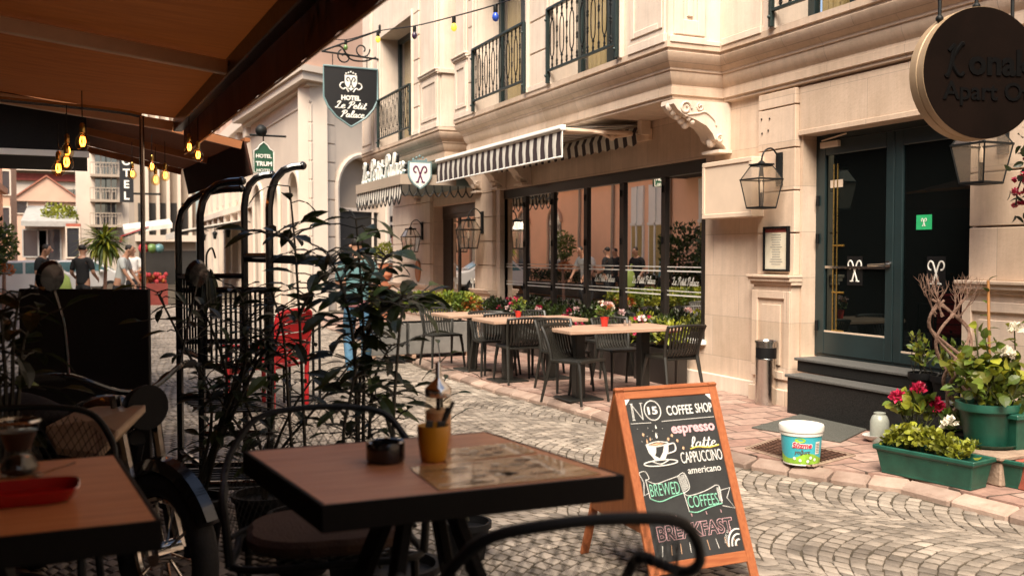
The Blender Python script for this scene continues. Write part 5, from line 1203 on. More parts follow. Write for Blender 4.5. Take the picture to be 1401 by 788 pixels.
# chalk writing: (u, v) run 0..1 across / down the black panel
pw, ph = Wd-2*fw, SL-.062-.155
def bp(u, v): return fpt(fw+u*pw, SL-.062-v*ph, -.0055)
def chalk(geo, u, v, mt, mb): put(mb, geo, bp(u, v), ux, uv, mt)
CK = MB(); CM = ['ch_white', 'ch_pink', 'ch_green', 'ch_yel', 'ch_orange', 'slate']
def ln_(pts, r=.0022, mt=0, smooth=True, n=4): q = [bp(u, v) for u, v in pts]; CK.tube(cr(q, n) if smooth and len(q) > 2 else q, r, 5, m=mt)
def word(s, u0, u1, v, hv, mt=0, bold=.002, shear=0, outline=0):
    g = fit(text_geo(s, .1, .0008, bold, shear, outline), w=(u1-u0)*pw, h=hv*ph); chalk(g, (u0+u1)/2, v, mt, CK)
# N (thin double stroke) and No 15 roundel
ln_([(.055, .135), (.06, .03)], .0016, 0, False); ln_([(.068, .135), (.073, .03)], .0016, 0, False); ln_([(.06, .03), (.165, .135)], .0022, 0, False); ln_([(.165, .135), (.17, .03)], .0022, 0, False)
for a in (.045, .155): ln_([(a, .03), (a+.035, .03)], .0016, 0, False)
ln_([(.045, .135), (.08, .135)], .0016, 0, False)
ln_([(.29+.092*cos(t*pi/10), .082+.062*sin(t*pi/10)) for t in range(21)], .003)
word('15', .235, .345, .082, .05, 0, .003)
word('COFFEE', .45, .755, .090, .062, 0, .0008); word('SHOP', .79, .99, .088, .062, 0, .0008)
ln_([(.02, .155), (.25, .158)], .0018, 0, False); ln_([(.37, .155), (.99, .152)], .0018, 0, False)
word('espresso', .46, .97, .226, .068, 1, .0030)
g = fit(script_geo('latte', .1, .0042, .15), w=.31*pw, h=.075*ph); chalk(g, .80, .305, 0, CK); ln_([(.63, .345), (.72, .335), (.85, .345), (.97, .335)], .0045, 3)
word('CAPPUCCINO', .50, .985, .395, .070, 0, -.0003); word('americano', .55, .935, .478, .040, 0, 0)
# cup, saucer, drops
cx_, cy_ = .265, .345
ln_([(cx_-.13, cy_-.05), (cx_, cy_-.065), (cx_+.13, cy_-.05), (cx_, cy_-.035), (cx_-.13, cy_-.05)], .003)
def fill(pts, mt): CK.add([bp(u, v)+nf*.0006 for u, v in pts][::-1], [tuple(range(len(pts)))], None, mt)
fill([(cx_-.13, cy_-.05), (cx_, cy_-.035), (cx_+.13, cy_-.05), (cx_+.11, cy_+.0), (cx_+.06, cy_+.045), (cx_-.06, cy_+.045), (cx_-.11, cy_+.0)], 0)
CK.add([bp(u, v)+nf*.0014 for u, v in [(cx_-.02, cy_-.03), (cx_+.07, cy_-.035), (cx_+.05, cy_+.0), (cx_+.0, cy_+.04), (cx_-.05, cy_+.02), (cx_-.03, cy_-.0)]][::-1], [tuple(range(6))], None, 5)
fill([(cx_-.09, cy_-.05), (cx_, cy_-.058), (cx_+.09, cy_-.05), (cx_, cy_-.042)], 4)
ln_([(cx_+.12, cy_-.04), (cx_+.19, cy_-.045), (cx_+.19, cy_+.0), (cx_+.09, cy_+.015)], .004)
ln_([(cx_-.19+.19*(1-cos(t*pi/8)), cy_+.068-.018*sin(t*pi/8)) for t in range(17)], .0035); ln_([(cx_-.1, cy_+.052), (cx_, cy_+.075), (cx_+.1, cy_+.052)], .003)
for u, v, s in ((.29, .19, .011), (.275, .245, .016), (.285, .300, .018), (.16, .275, .012), (.20, .262, .010)): fill([(u, v-s*1.6), (u+s*.8, v), (u+s*.5, v+s*.8), (u-s*.5, v+s*.8), (u-s*.8, v)], 0 if v < .26 else 4)
for u, v in ((.45, .25), (.50, .285), (.55, .335), (.13, .23), (.40, .27)): fill([(u-.014, v), (u, v-.012), (u+.016, v-.004), (u+.004, v+.012)], 4)
for k in range(14): u, v = .08+.4*((k*37) % 17)/17, .19+.13*((k*23) % 13)/13; fill([(u-.004, v), (u, v-.003), (u+.004, v), (u, v+.003)], 0)
# banners
ln_([(.06, .505), (.16, .535), (.30, .520), (.42, .505)], .002); ln_([(.07, .62), (.17, .645), (.32, .625), (.44, .61)], .003, 2)
ln_([(.06, .505), (.07, .62)], .002, 0, False); ln_([(.42, .505), (.50, .49), (.53, .58), (.45, .61)], .002); ln_([(-.0, .46), (.07, .455), (.10, .50), (.06, .505)], .002); ln_([(.0, .46), (.035, .52), (.01, .60), (.07, .585)], .002, 0, False)
for k in range(8): ln_([(.42+.012*k, .507-.002*k), (.445+.010*k, .605-.003*k)], .0013, 0, False)
word('BREWED', .085, .415, .573, .075, 2, -.001)
ln_([(.45, .605), (.50, .63), (.68, .615), (.83, .585)], .002); ln_([(.47, .725), (.56, .735), (.70, .715), (.86, .70)], .003, 2); ln_([(.45, .605), (.47, .725)], .002, 0, False)
ln_([(.83, .585), (.87, .60), (.86, .70)], .002); ln_([(.87, .62), (.99, .61), (.93, .67), (1.0, .74), (.86, .715)], .002, 0, False)
for k in range(4): ln_([(.835+.010*k, .60), (.84+.010*k, .685)], .0013, 0, False)
word('COFFEES', .475, .825, .668, .072, 2, -.001)
# breakfast with rays
bw_ = fit(text_geo('BREAKFAST', .1, .0008, .003), w=.84*pw, h=.085*ph); chalk(bw_, .50, .835, 5, CK)
bw2 = fit(text_geo('BREAKFAST', .1, 0, .003, 0, .0019), w=.86*pw, h=.092*ph); chalk(bw2, .50, .835, 1, CK)
for k in range(9):
    u = .10+.1*k; ln_([(u, .905), (u-.02+.006*k, .965)], .0016, 4 if k % 3 else 0, False)
for k in range(5): u = .15+.17*k; ln_([(u, .755), (u-.005, .735)], .0016, 1, False)
for r_ in (.045, .085, .125): ln_([(.955-r_*cos(t*pi/12), .965-r_*.80*sin(t*pi/12)) for t in range(8)], .0042)
g = fit(text_geo('FREE WIFI', .1, .0008, .001), w=.15*pw); vs, fs = g
th0 = 2.45; CK.add([bp(.955+(.155+p.y/pw)*cos(th0-p.x/pw/.155)*1.0, .965-(.155+p.y/pw)*.8*sin(th0-p.x/pw/.155)) for p in vs], fs, None, 0)
for u, v in ((.0, .0), (1, 0)): fill([(u, v), (u+(.06 if u == 0 else -.06), v), (u, v+.04)][::1 if u == 0 else -1], 0)
CK.build('chalk_writing', CM, T)
# ------------------------------------------------------------------ terrace on our side: tables, chairs, table things
DK = .30; TT = 1.05
rt = random.Random(21)
def tp(px, py, z=TT): return atz(px, py, z)
def terrace_table(corners, label):
    """corners: left-near, right-near, right-far, left-far of the top, in plan"""
    c = sum(corners, V((0, 0, 0)))/4; T = thing('terrace_table', label, 'table', (c.x, c.y, DK), 0, 'walnut tables on the dark terrace')
    q = [V((p.x, p.y, 0)) for p in corners]; cc = V((c.x, c.y, 0)); ins = [cc+(p-cc)*.972 for p in q]
    m = MB(); m.hexa([p+V((0, 0, TT-.028)) for p in ins], [p+V((0, 0, TT)) for p in ins]); m.build('table_top', 'walnut', T, bevel=.002)
    m = MB()
    for i in range(4):
        j = (i+1) % 4; m.hexa([q[i]+V((0, 0, TT-.062)), q[j]+V((0, 0, TT-.062)), ins[j]+V((0, 0, TT-.062)), ins[i]+V((0, 0, TT-.062))], [q[i]+V((0, 0, TT+.001)), q[j]+V((0, 0, TT+.001)), ins[j]+V((0, 0, TT+.001)), ins[i]+V((0, 0, TT+.001))])
    m.build('edge_frame', 'darkedge', T, bevel=.002)
    ux = (q[1]-q[0]).normalized(); uy = (q[3]-q[0]).normalized()
    for sx in (1, -1):
        for sy in (1, -1):
            m = MB(); a = cc+ux*sx*.05+uy*sy*.04+V((0, 0, TT-.07)); b = cc+ux*sx*.24+uy*sy*.22+V((0, 0, DK+.005)); m.bar(a, b, .075, .028, up=(ux.x*sy, ux.y*sy, 0)); m.build('leg', 'darkedge', T, bevel=.003)
    m = MB(); m.box(c.x-.2, c.x+.2, c.y-.2, c.y+.2, TT-.069, TT-.063); m.build('mount_plate', 'darkedge', T); return T
m1 = [tp(440, 692), tp(855, 650), tp(666, 590), tp(332, 617)]
terrace_table(m1, 'square walnut table with dark edge carrying the yellow cup and ashtray')
m2 = [tp(222, 712)+V((-.74, 0, 0)), tp(222, 712), tp(160, 621), tp(160, 621)+V((-.74, -.02, 0))]
terrace_table(m2, 'walnut table at the left edge carrying the carafe and red tray')

def mesh_chair(label, cushion=True):
    """wrought iron armchair: tube hoop back filled with a diamond lattice; faces +Y, origin on the floor"""
    T = thing('iron_armchair', label, 'chair', (0, 0, 0), 0, 'black lattice iron chairs on the terrace')
    w = .285; zs = .44
    def hoop(t):            # t in 0..1 along the back hoop
        return None
    hp = cr([(-w, .02, .64), (-w-.005, -.12, .66), (-w+.02, -.23, .72), (-.20, -.285, .80), (-.08, -.31, .825), (.08, -.31, .825), (.20, -.285, .80), (w-.02, -.23, .72), (w+.005, -.12, .66), (w, .02, .64)], 5)
    m = MB(); m.tube(hp, .011, 8)
    for s in (1, -1): m.tube(cr([(s*w, .02, .64), (s*w, .10, .62), (s*(w-.01), .15, .55), (s*(w-.02), .17, .44)], 4), .013, 8)
    m.build('hoop_frame', 'iron', T, local=True, smooth=True)
    for s in (1, -1):
        m = MB(); m.tube(cr([(s*.235, .20, .43), (s*.24, .22, .25), (s*.27, .26, .0)], 4), .012, 7); m.build('leg', 'iron', T, local=True, smooth=True)
        m = MB(); m.tube(cr([(s*.225, -.19, .43), (s*.23, -.22, .25), (s*.25, -.28, .0)], 4), .012, 7); m.build('leg', 'iron', T, local=True, smooth=True)
    m = MB(); ring = cr([(-.24, .20, zs), (0, .225, zs), (.24, .20, zs), (.25, 0, zs), (.22, -.20, zs), (0, -.235, zs), (-.22, -.20, zs), (-.25, 0, zs)], 5, True); m.tube(ring, .012, 7, closed=True)
    for k in range(-9, 10):
        for sg in (1, -1):
            pts = [(k*.05+sg*y, y, zs-.004) for y in (-.22, .22)]
            a, b = V(pts[0]), V(pts[1]); cl = [a.lerp(b, i/12) for i in range(13)]; cl = [p for p in cl if abs(p.x) < .235]
            if len(cl) > 1: m.bar(cl[0], cl[-1], .005, .003)
    m.build('seat', 'iron', T, local=True, smooth=True)
    m = MB()                                                       # back lattice on the curved back, bounded by hoop and seat
    def bpnt(u, v):         # u -1..1 across, v 0..1 up
        a = u*1.18; x = .292*sin(a)/sin(1.18)*(.93+.07*v); y = -.225-.085*cos(a*1.2)*(.6+.4*v)+.165*(abs(u)**2.2); 
        ztop = .815-.15*abs(u)**2.4; return V((x, y, zs+.01+(ztop-zs-.01)*v))
    nu = 26
    for k in range(-14, nu+2):
        for sg in (1, -1):
            pts = []
            for i in range(15):
                v = i/14; u = -1+2*(k+(v*7.5 if sg > 0 else 7.5-v*7.5)-0)/nu
                if -1 <= u <= 1: pts.append(bpnt(u, v))
            if len(pts) > 1: m.tube(pts, .0014, 4, cap=False)
    m.tube([bpnt(-1+2*i/20, .02) for i in range(21)], .008, 6)
    m.build('back_lattice', 'iron', T, local=True)
    if cushion:
        m = MB(); m.prism([(.22*cos(a)*(1+.12*abs(sin(2*a))), .20*sin(a)*(1+.12*abs(sin(2*a)))) for a in [i*pi/14 for i in range(28)]], (0, 0, zs+.014), (1, 0, 0), (0, 1, 0), (0, 0, .05)); m.build('cushion', 'cushion', T, local=True, bevel=.015)
    return T
IC = mesh_chair('black lattice iron armchair tucked behind the walnut table with the cup')
d_ = 2.98; c = atd(452, 600, d_); IC.location = (c.x-.02, c.y-.02, DK-.02); IC.rotation_euler = (0, 0, R(170)); IC.scale = (1.06, 1.0, .97)
c = atd(790, 700, 1.66); ch = dup(IC, (c.x+.06, c.y+.02, DK+.0), R(-28), 'black iron armchair closest to the camera, in front of the chalkboard')
ch.location = (.806, 1.70, DK); ch.rotation_euler = (0, 0, R(-8)); ch.scale = (.92, 1, 1.035)
c = atd(28, 590, 2.95); dup(IC, (c.x-.05, c.y+.02, DK-.02), R(172), 'black lattice iron armchair behind the carafe at the left')
# things on the main table
def on(px, py, z=TT+.0005): return tp(px, py, z)
p = on(532, 634); T = thing('ashtray', 'round dark glass ashtray left of the mustard cup', 'ashtray', (p.x, p.y+.03, TT+.001)); r = .052
m = MB(); m.lathe([(r*.9, 0), (r, .008), (r*1.0, .050), (r*.97, .054), (r*.86, .052), (r*.80, .02), (.01, .016)], 28); m.build('bowl', 'blackgloss', T, local=True, smooth=True, sharp=50)
m = MB()
for k in range(3): a = k*2.094+1.2; m.bar((r*.8*cos(a), r*.8*sin(a), .053), (r*1.0*cos(a), r*1.0*sin(a), .053), .016, .006)
m.build('rest_notch', 'steel', T, local=True, bevel=.002)
p = on(598, 633); T = thing('mustard_cup', 'mustard yellow cup holding dark wrapped sticks on the walnut table', 'cup', (p.x, p.y+.03, TT+.001)); r = .0435
m = MB(); m.lathe([(r*.72, 0), (r*.78, .004), (r*.93, .045), (r, .092), (r*.99, .096), (r*.92, .094), (r*.86, .05), (.01, .012)], 32); m.build('cup', 'mustard', T, local=True, smooth=True, sharp=60)
m = MB(); m.bar((-.01, 0, .02), (.058, .0, .155), .012, .008); m.bar((.0, .01, .02), (.045, .01, .140), .010, .006); m.bar((-.02, .0, .02), (-.008, .005, .108), .02, .006); m.bar((.01, -.01, .02), (.02, -.01, .106), .022, .006); m.build('wrapped_sticks', 'stemdark', T, local=True, bevel=.001)
p = on(601, 597); T = thing('sugar_dispenser', 'glass sugar dispenser with metal pouring spout behind the mustard cup', 'sugar dispenser', (p.x-.01, p.y-.02, TT+.001)); r = .036; T.scale = (1.12, 1.12, 1.12)
m = MB(); m.lathe([(r*.9, 0), (r, .006), (r, .095), (r*.88, .112), (r*.88, .118)], 24, cap1=False); m.build('glass_jar', 'jar', T, local=True, smooth=True)
m = MB(); m.lathe([(r*.84, .004), (r*.93, .008), (r*.93, .072), (r*.7, .078), (.004, .075)], 20); m.build('sugar', 'sugar', T, local=True, smooth=True)
m = MB(); m.lathe([(r*.94, .112), (r*1.0, .114), (r*1.0, .134), (r*.92, .137), (r*.30, .158), (r*.22, .165), (r*.2, .20), (r*.14, .204)], 24); m.build('spout_lid', 'chrome', T, local=True, smooth=True, sharp=50)
m = MB(); m.tube([(0, 0, .04), (0, 0, .114)], .006, 8); m.build('inner_tube', 'iron', T, local=True)
def placemat(pts, label):
    q = [on(*a) for a in pts]; T = thing('placemat', label, 'placemat', sum(q, V((0, 0, 0)))/4, 0, 'kraft placemats on the walnut table')
    m = MB(); z0, z1 = V((0, 0, .0006)), V((0, 0, .0022)); m.hexa([p+z0 for p in q], [p+z1 for p in q]); m.build('sheet', 'kraft', T)
    m = MB(); e = rt
    def L(a, b): return q[0].lerp(q[1], a).lerp(q[3].lerp(q[2], a), b)+V((0, 0, .0034))
    for k in range(26): a, b = e.uniform(.08, .9), e.uniform(.08, .9); w = e.uniform(.02, .09); h = e.uniform(.008, .02); m.add([L(a-w, b-h), L(min(.98, a+w), b-h), L(min(.98, a+w), b+h), L(a-w, b+h)], [(0, 1, 2, 3)], None, 0 if k % 3 else 1)
    for k in range(9):
        a, b, s = e.uniform(.15, .85), e.uniform(.15, .85), e.uniform(.03, .07); m.add([L(a+s*cos(t*.7), b+s*sin(t*.7)) for t in range(9)], [tuple(range(9))], None, 1 if k % 2 else 0)
    m.build('printed_pattern', ['printdark', 'printpale'], T)
placemat([(600, 671), (822, 649), (742, 622), (560, 640)], 'printed kraft placemat lying at the right front edge of the table')
placemat([(612, 634), (735, 619), (700, 606), (590, 617)], 'printed kraft placemat lying partly behind the mustard cup')
# things on the left table
p = on(24, 655); T = thing('carafe', 'waisted glass carafe on the left table', 'carafe', (p.x, p.y+.05, TT+.001)); k = 1.0
m = MB(); m.lathe([(.034, 0), (.046, .006), (.048, .02), (.030, .052), (.027, .062), (.034, .085), (.050, .128), (.052, .136)], 28, cap1=False); m.build('glass_body', 'jar', T, local=True, smooth=True)
m = MB(); m.lathe([(.030, .003), (.042, .008), (.044, .02), (.028, .046), (.001, .05)], 20); m.lathe([(.028, .064), (.045, .11), (.001, .112)], 20); m.build('dark_drink', 'blackgloss', T, local=True, smooth=True)
m = MB(); m.lathe([(.051, .132), (.054, .135), (.051, .139)], 28, cap0=False, cap1=False); m.build('rim', 'chrome', T, local=True, smooth=True)
q = [on(-60, 712), on(92, 700), on(104, 682), on(86, 658)]
c = on(28, 684); T = thing('red_tray', 'glossy red lacquered tray at the left edge of the picture', 'tray', (c.x-.03, c.y+.0, TT+.001))
m = MB(); pr = [(.13, .0), (.138, .004), (.150, .026), (.153, .028), (.150, .030), (.135, .008), (.02, .006)]
def rr_(r, z): return [V((r*1.0*(abs(cos(a))**.35*(1 if cos(a) > 0 else -1)), r*.52*(abs(sin(a))**.35*(1 if sin(a) > 0 else -1)), z)) for a in [2*pi*i/40+.02 for i in range(40)]]
vs = [p for r, z in pr for p in rr_(r, z)]; m.add(vs, [(i*40+j, i*40+(j+1) % 40, i*40+40+(j+1) % 40, i*40+40+j) for i in range(6) for j in range(40)]+[tuple(range(39, -1, -1)), tuple(240+j for j in range(40))]); m.build('dish', 'redtray', T, local=True, smooth=True, sharp=50)
sp_ = on(85, 648); m = MB(); m.tube([(sp_.x-.05, sp_.y-.01, TT+.006), (sp_.x+.03, sp_.y+.03, TT+.02)], .0025, 6); m.ball((sp_.x-.055, sp_.y-.012, TT+.007), .014, 8, 5, sz=.4); tag(m.build('teaspoon', 'chrome', smooth=True), 'small metal spoon lying beside the carafe', 'spoon')

# ------------------------------------------------------------------ our awning
def fx(y): return .80-.0327*(y-2.9)
T = thing('brown_awning', 'brown cloth awning on beige beams overhanging the terrace', 'awning', (-1, 3, 2.6))
y0, y1 = -3.0, 7.9
def ah(x, y): return 2.62+.118*(fx(y)-x)
m = MB(); ny, nx = 44, 12; vs = []
for j in range(ny+1):
    y = y0+(y1-y0)*j/ny
    for i in range(nx+1):
        x = -2.6+(fx(y)+2.6)*i/nx; ph = ((y-5.3) % 2.8)/2.8; vs.append((x, y, ah(x, y)+.05-.075*sin(pi*ph)*(1-abs(2*i/nx-1)**3)))
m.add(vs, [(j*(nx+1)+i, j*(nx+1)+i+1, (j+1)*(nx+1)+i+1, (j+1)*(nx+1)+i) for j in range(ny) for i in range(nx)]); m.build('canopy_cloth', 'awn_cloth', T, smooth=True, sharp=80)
for y in (-.3, 2.5, 5.3, 7.86):
    m = MB(); xe_ = fx(y)-.04; m.bar((xe_, y, ah(xe_, y)-.02), (-1.0 if y < 8 else -1, y, ah(-1.0, y)-.02), .055, .075); m.bar((-1.02, y, ah(-1.02, y)-.005), (-2.5, y, ah(-2.5, y)-.005), .045, .055); m.box(-1.04, -.96, y-.04, y+.04, ah(-1, y)-.07, ah(-1, y)+.03); m.build('beam', 'beam', T, bevel=.005)
m = MB(); m.bar((fx(y0), y0, 2.62), (fx(y1), y1, 2.62), .07, .10); m.build('front_bar', 'frame', T, bevel=.006)
m = MB(); n = 80; vs = []
for i in range(n+1):
    y = y0+(y1-y0)*i/n; k = .010*sin(i*1.7); vs += [(fx(y)+.045, y, 2.66), (fx(y)+.05+k, y, 2.40)]
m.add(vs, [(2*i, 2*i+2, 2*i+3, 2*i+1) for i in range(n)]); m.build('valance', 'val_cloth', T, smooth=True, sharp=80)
m = MB(); m.tube([(fx(y0)+.05, y0, 2.397), (fx(y1)+.05, y1, 2.397)], .006, 6); m.build('piping', 'beam', T)
m = MB(); dvy = V((-.0327, 1, 0)).normalized(); put(m, text_geo('RESTAURANT', .24, .002, .004, spacing=1.15), (fx(3.2)+.067, 3.2, 2.525), -dvy*-1, (0, 0, 1)); m.build('lettering', 'disc_text', T)
# second, lower awning further along the street
T = thing('far_brown_awning', 'smaller dark brown awning with a boxed front beyond the first one', 'awning', (0, 10, 2.4))
A1, A2 = V((1.35, 8.8, 0)), V((1.09, 11.9, 0)); zf0, zf1 = 2.33, 2.62
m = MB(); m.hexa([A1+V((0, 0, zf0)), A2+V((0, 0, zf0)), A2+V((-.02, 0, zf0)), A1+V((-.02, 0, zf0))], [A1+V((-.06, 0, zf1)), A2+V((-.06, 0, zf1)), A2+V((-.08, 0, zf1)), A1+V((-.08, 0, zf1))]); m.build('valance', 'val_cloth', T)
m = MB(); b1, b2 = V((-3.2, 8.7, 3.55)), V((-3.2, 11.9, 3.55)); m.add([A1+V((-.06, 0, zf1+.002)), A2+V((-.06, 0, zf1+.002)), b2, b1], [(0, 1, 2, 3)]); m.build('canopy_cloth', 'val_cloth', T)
m = MB(); m.bar(A1+V((-.05, 0, zf1+.02)), A2+V((-.05, 0, zf1+.02)), .05, .035); m.bar(A1+V((-.1, .02, zf1-.03)), b1+V((0, .02, -.05)), .05, .07); m.bar(A2+V((-.1, -.02, zf1-.03)), b2+V((0, -.02, -.05)), .05, .07); mid = A1.lerp(A2, .5); m.bar(mid+V((-.1, 0, zf1-.03)), (b1+b2)/2+V((0, 0, -.05)), .05, .07); m.build('frame', 'copper', T)
# black canopy over the neighbour's terrace
T = thing('black_canopy', 'flat black canopy with white edge rails at the far left', 'canopy', (-1.6, 9.6, 2.45))
m = MB(); m.box(-4.2, -.02, 9.2, 11.4, 2.52, 3.30); m.build('canopy_box', 'dark_cloth', T)
m = MB()
for z, o in ((3.18, .03), (3.34, .03), (2.46, .03)): m.box(-4.2, -.0, 9.13, 9.19, z, z+.05)
m.build('edge_rail', 'white', T)
# white pole
p = atd(197, 420, 6.7); q = atd(197, 160, 6.7); m = MB(); m.tube([(p.x, p.y, 0), (p.x, p.y, q.z)], .017, 8); m.lathe([(.09, 0), (.09, .012), (.03, .02)], 14, (p.x, p.y, .0)); m.tube(cr([(p.x, p.y, q.z), (p.x-.3, p.y-.02, q.z+.03), (p.x-1.6, p.y-.2, q.z+.06)], 4), .02, 6)
tag(m.build('awning_pole', 'steel', smooth=True), 'thin pale metal pole standing under the awning end', 'pole')
# hanging filament bulbs
def pendant(label):
    T = thing('pendant_bulb', label, 'pendant lamp', (0, 0, 0), 0, 'hanging filament bulbs under the awnings')
    m = MB(); m.tube([(0, 0, .17), (0, 0, .42)], .004, 6); m.build('cord', 'iron', T, local=True)
    m = MB(); m.lathe([(.017, .10), (.020, .105), (.020, .16), (.010, .175)], 12); m.build('socket', 'brass', T, local=True, smooth=True)
    m = MB(); m.lathe([(.004, -.036), (.026, -.030), (.047, -.008), (.054, .022), (.047, .054), (.030, .080), (.018, .102)], 16); m.build('glass_globe', 'bulb_glass', T, local=True, smooth=True)
    m = MB()
    for a in range(5): m.tube(cr([(.012*cos(a*1.256), .012*sin(a*1.256), .07), (.020*cos(a*1.256), .020*sin(a*1.256), .03), (.008*cos(a*1.256+.6), .008*sin(a*1.256+.6), -.002)], 3), .0042, 5)
    m.build('filament', 'bulb_glow', T, local=True); return T
bl_ = [(113, 200, 4.8, 'filament bulb hanging highest in the left cluster'), (91, 228, 5.0, 'filament bulb in the middle of the left cluster'), (80, 236, 5.2, 'filament bulb hanging lowest and leftmost'), (92, 212, 5.3, 'filament bulb half hidden behind the left cluster'), (181, 242, 7.6, 'filament bulb hanging alone in front of the vertical hotel sign'),
       (208, 232, 7.6, 'filament bulb hanging just right of the white pole'), (213, 250, 7.4, 'lowest filament bulb right of the white pole'), (226, 244, 7.2, 'largest filament bulb in the cluster right of the white pole'), (259, 206, 6.6, 'left filament bulb of the pair under the awning corner'), (271, 217, 6.4, 'right filament bulb of the pair under the awning corner')]
P0 = None
for px, py, d, lab in bl_:
    loc = atd(px, py, d)
    if P0 is None: P0 = pendant(lab); P0.location = loc; P0.scale = (.66, .66, .66)
    else: dup(P0, loc, 0, lab, None, .66)

# ------------------------------------------------------------------ plant stand with hooked uprights
T = thing('plant_stand', 'tall black metal plant stand with hooked uprights and cross rails', 'plant stand', (0.7, 6.0, 0))
def up_at(px, d): p = atd(px, 500, d); return V((p.x, p.y, 0))
U = [(up_at(246, 6.1), (330, 184)), (up_at(276, 5.6), (330, 176)), (up_at(336, 6.15), (373, 174)), (up_at(370, 5.65), (413, 176))]
hooks = [(246, 330, 262, 300, 6.1), (276, 331, 252, 285, 5.6), (336, 372, 243, 275, 6.15), (370, 414, 231, 275, 5.65)]
for px0, px1, pyt, pys, d in hooks:
    b = up_at(px0, d); zs_ = atd(px0, pys+10, d).z; zt = atd(px1, pyt-4, d).z; e = atd(px1, pyt-4, d); rr0 = V((e.x-b.x, e.y-b.y, 0))
    m = MB(); m.tube([(b.x, b.y, 0), (b.x, b.y, zs_*.5), (b.x, b.y, zs_)]+[tuple(b+rr0*f+V((0, 0, zs_+(zt-zs_)*g))) for f, g in ((.06, .38), (.2, .68), (.42, .88), (.7, .97), (1, 1.0))], .023, 8); m.ball(b+rr0+V((0, 0, zt)), .026, 8, 5); m.build('hooked_upright', 'blackgloss', T, smooth=True)
b = [up_at(h[0], h[4]) for h in hooks]
for (i, j), zz in (((0, 1), (.35, 1.0, 1.47)), ((2, 3), (.35, 1.0, 1.60)), ((0, 2), (.25, .70, 1.05, 1.38, 1.47)), ((1, 3), (.25, .55, .95, 1.40))):
    for z in zz: m = MB(); m.tube([b[i]+V((0, 0, z)), b[j]+V((0, 0, z))], .018, 7); m.build('cross_rail', 'blackgloss', T, smooth=True)
m = MB(); e = b[3]; m.bar(b[2]+V((0, 0, 1.585)), atd(455, 357, 5.4), .03, .05); m.build('top_arm', 'iron', T)
for z in (.22, .68):
    m = MB()
    for k in range(9): f = k/8; m.bar(b[0].lerp(b[1], f)+V((0, 0, z)), b[2].lerp(b[3], f)+V((0, 0, z)), .03, .012)
    m.build('shelf', 'iron', T)
m = MB()
for k in range(15): f = k/14; m.bar(b[1].lerp(b[3], f)+V((0, 0, .96)), b[1].lerp(b[3], f)+V((0, 0, 1.39)), .014, .014)
for k in range(9): f = k/8; m.bar(b[0].lerp(b[1], f)+V((0, 0, 1.0)), b[0].lerp(b[1], f)+V((0, 0, 1.46)), .012, .012)
m.build('slatted_side', 'blackgloss', T)

# ------------------------------------------------------------------ tall leafy plants in dark pots
def tall_plant(label, base, paths, L, w, n, mats=('leafdark', 'stemdark', 'leafgreen'), pot=(.17, .30), gapz=.0, group='leafy plants between terrace and street', mixb=.15):
    T = thing('potted_plant', label, 'plant', base, 0, group); B = V(base)
    m = MB(); r, h = pot; m.lathe([(r*.72, 0), (r*.95, h-.03), (r*1.05, h-.03), (r*1.05, h), (r*.92, h), (r*.9, h-.04), (.01, h-.04)], 20); m.build('pot', 'black', T, local=True, smooth=True, sharp=50)
    sm_, lf = MB(), MB()
    for pth in paths:
        pts = cr([V(p)-B for p in pth], 5); k = len(pts); sm_.tube(pts, [.011-.007*i/k for i in range(k)], 6, m=0)
        z0 = pts[0].z+gapz*(pts[-1].z-pts[0].z)
        cand = [i for i in range(k) if pts[i].z >= z0]
        for q in range(n):
            i = cand[min(len(cand)-1, int(len(cand)*(q+rt.random())/n))]; c = pts[i]; a = q*2.4+rt.random(); d = V((cos(a), sin(a), rt.uniform(-.15, .65))).normalized()
            pet = rt.uniform(.03, .16); e = c+d*pet; sm_.tube([c, c+d*pet*.6+V((0, 0, .01)), e], .0035, 4, m=0); s = rt.uniform(.7, 1.15)
            lf.leaf(e, (d+V((0, 0, rt.uniform(-.5, .25)))).normalized(), L*s, w*s, V((0, 0, 1))+rdir()*.5, .25, .35, 1 if rt.random() < mixb else 0, None, 4)
    sm_.build('stem', mats[1], T, local=True, smooth=True); lf.build('foliage', [mats[0], mats[2]], T, local=True); return T
def P3(px, py, d): return atd(px, py, d)
def base(px, d, z=0): p = atd(px, 500, d); return (p.x, p.y, z)
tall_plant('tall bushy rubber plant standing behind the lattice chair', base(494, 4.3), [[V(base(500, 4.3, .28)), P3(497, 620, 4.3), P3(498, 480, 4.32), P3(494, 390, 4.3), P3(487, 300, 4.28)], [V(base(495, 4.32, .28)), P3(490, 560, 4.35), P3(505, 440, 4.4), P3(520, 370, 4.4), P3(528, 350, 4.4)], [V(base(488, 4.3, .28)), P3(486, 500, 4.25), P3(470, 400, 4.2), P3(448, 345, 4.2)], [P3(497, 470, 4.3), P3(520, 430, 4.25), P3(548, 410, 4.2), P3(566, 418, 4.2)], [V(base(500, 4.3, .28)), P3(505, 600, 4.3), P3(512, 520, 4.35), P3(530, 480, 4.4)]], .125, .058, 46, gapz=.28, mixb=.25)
tall_plant('slender leafy plant rising in front of the white pillar', base(412, 4.8), [[V(base(420, 4.8, .28)), P3(415, 560, 4.8), P3(410, 440, 4.8), P3(403, 330, 4.8), P3(396, 255, 4.8)], [P3(410, 430, 4.8), P3(425, 400, 4.75), P3(447, 372, 4.7)], [P3(404, 340, 4.8), P3(390, 325, 4.8), P3(365, 320, 4.85)], [V(base(405, 4.8, .28)), P3(395, 560, 4.8), P3(388, 460, 4.8), P3(372, 400, 4.8)]], .14, .058, 15, gapz=.3, mixb=.1)
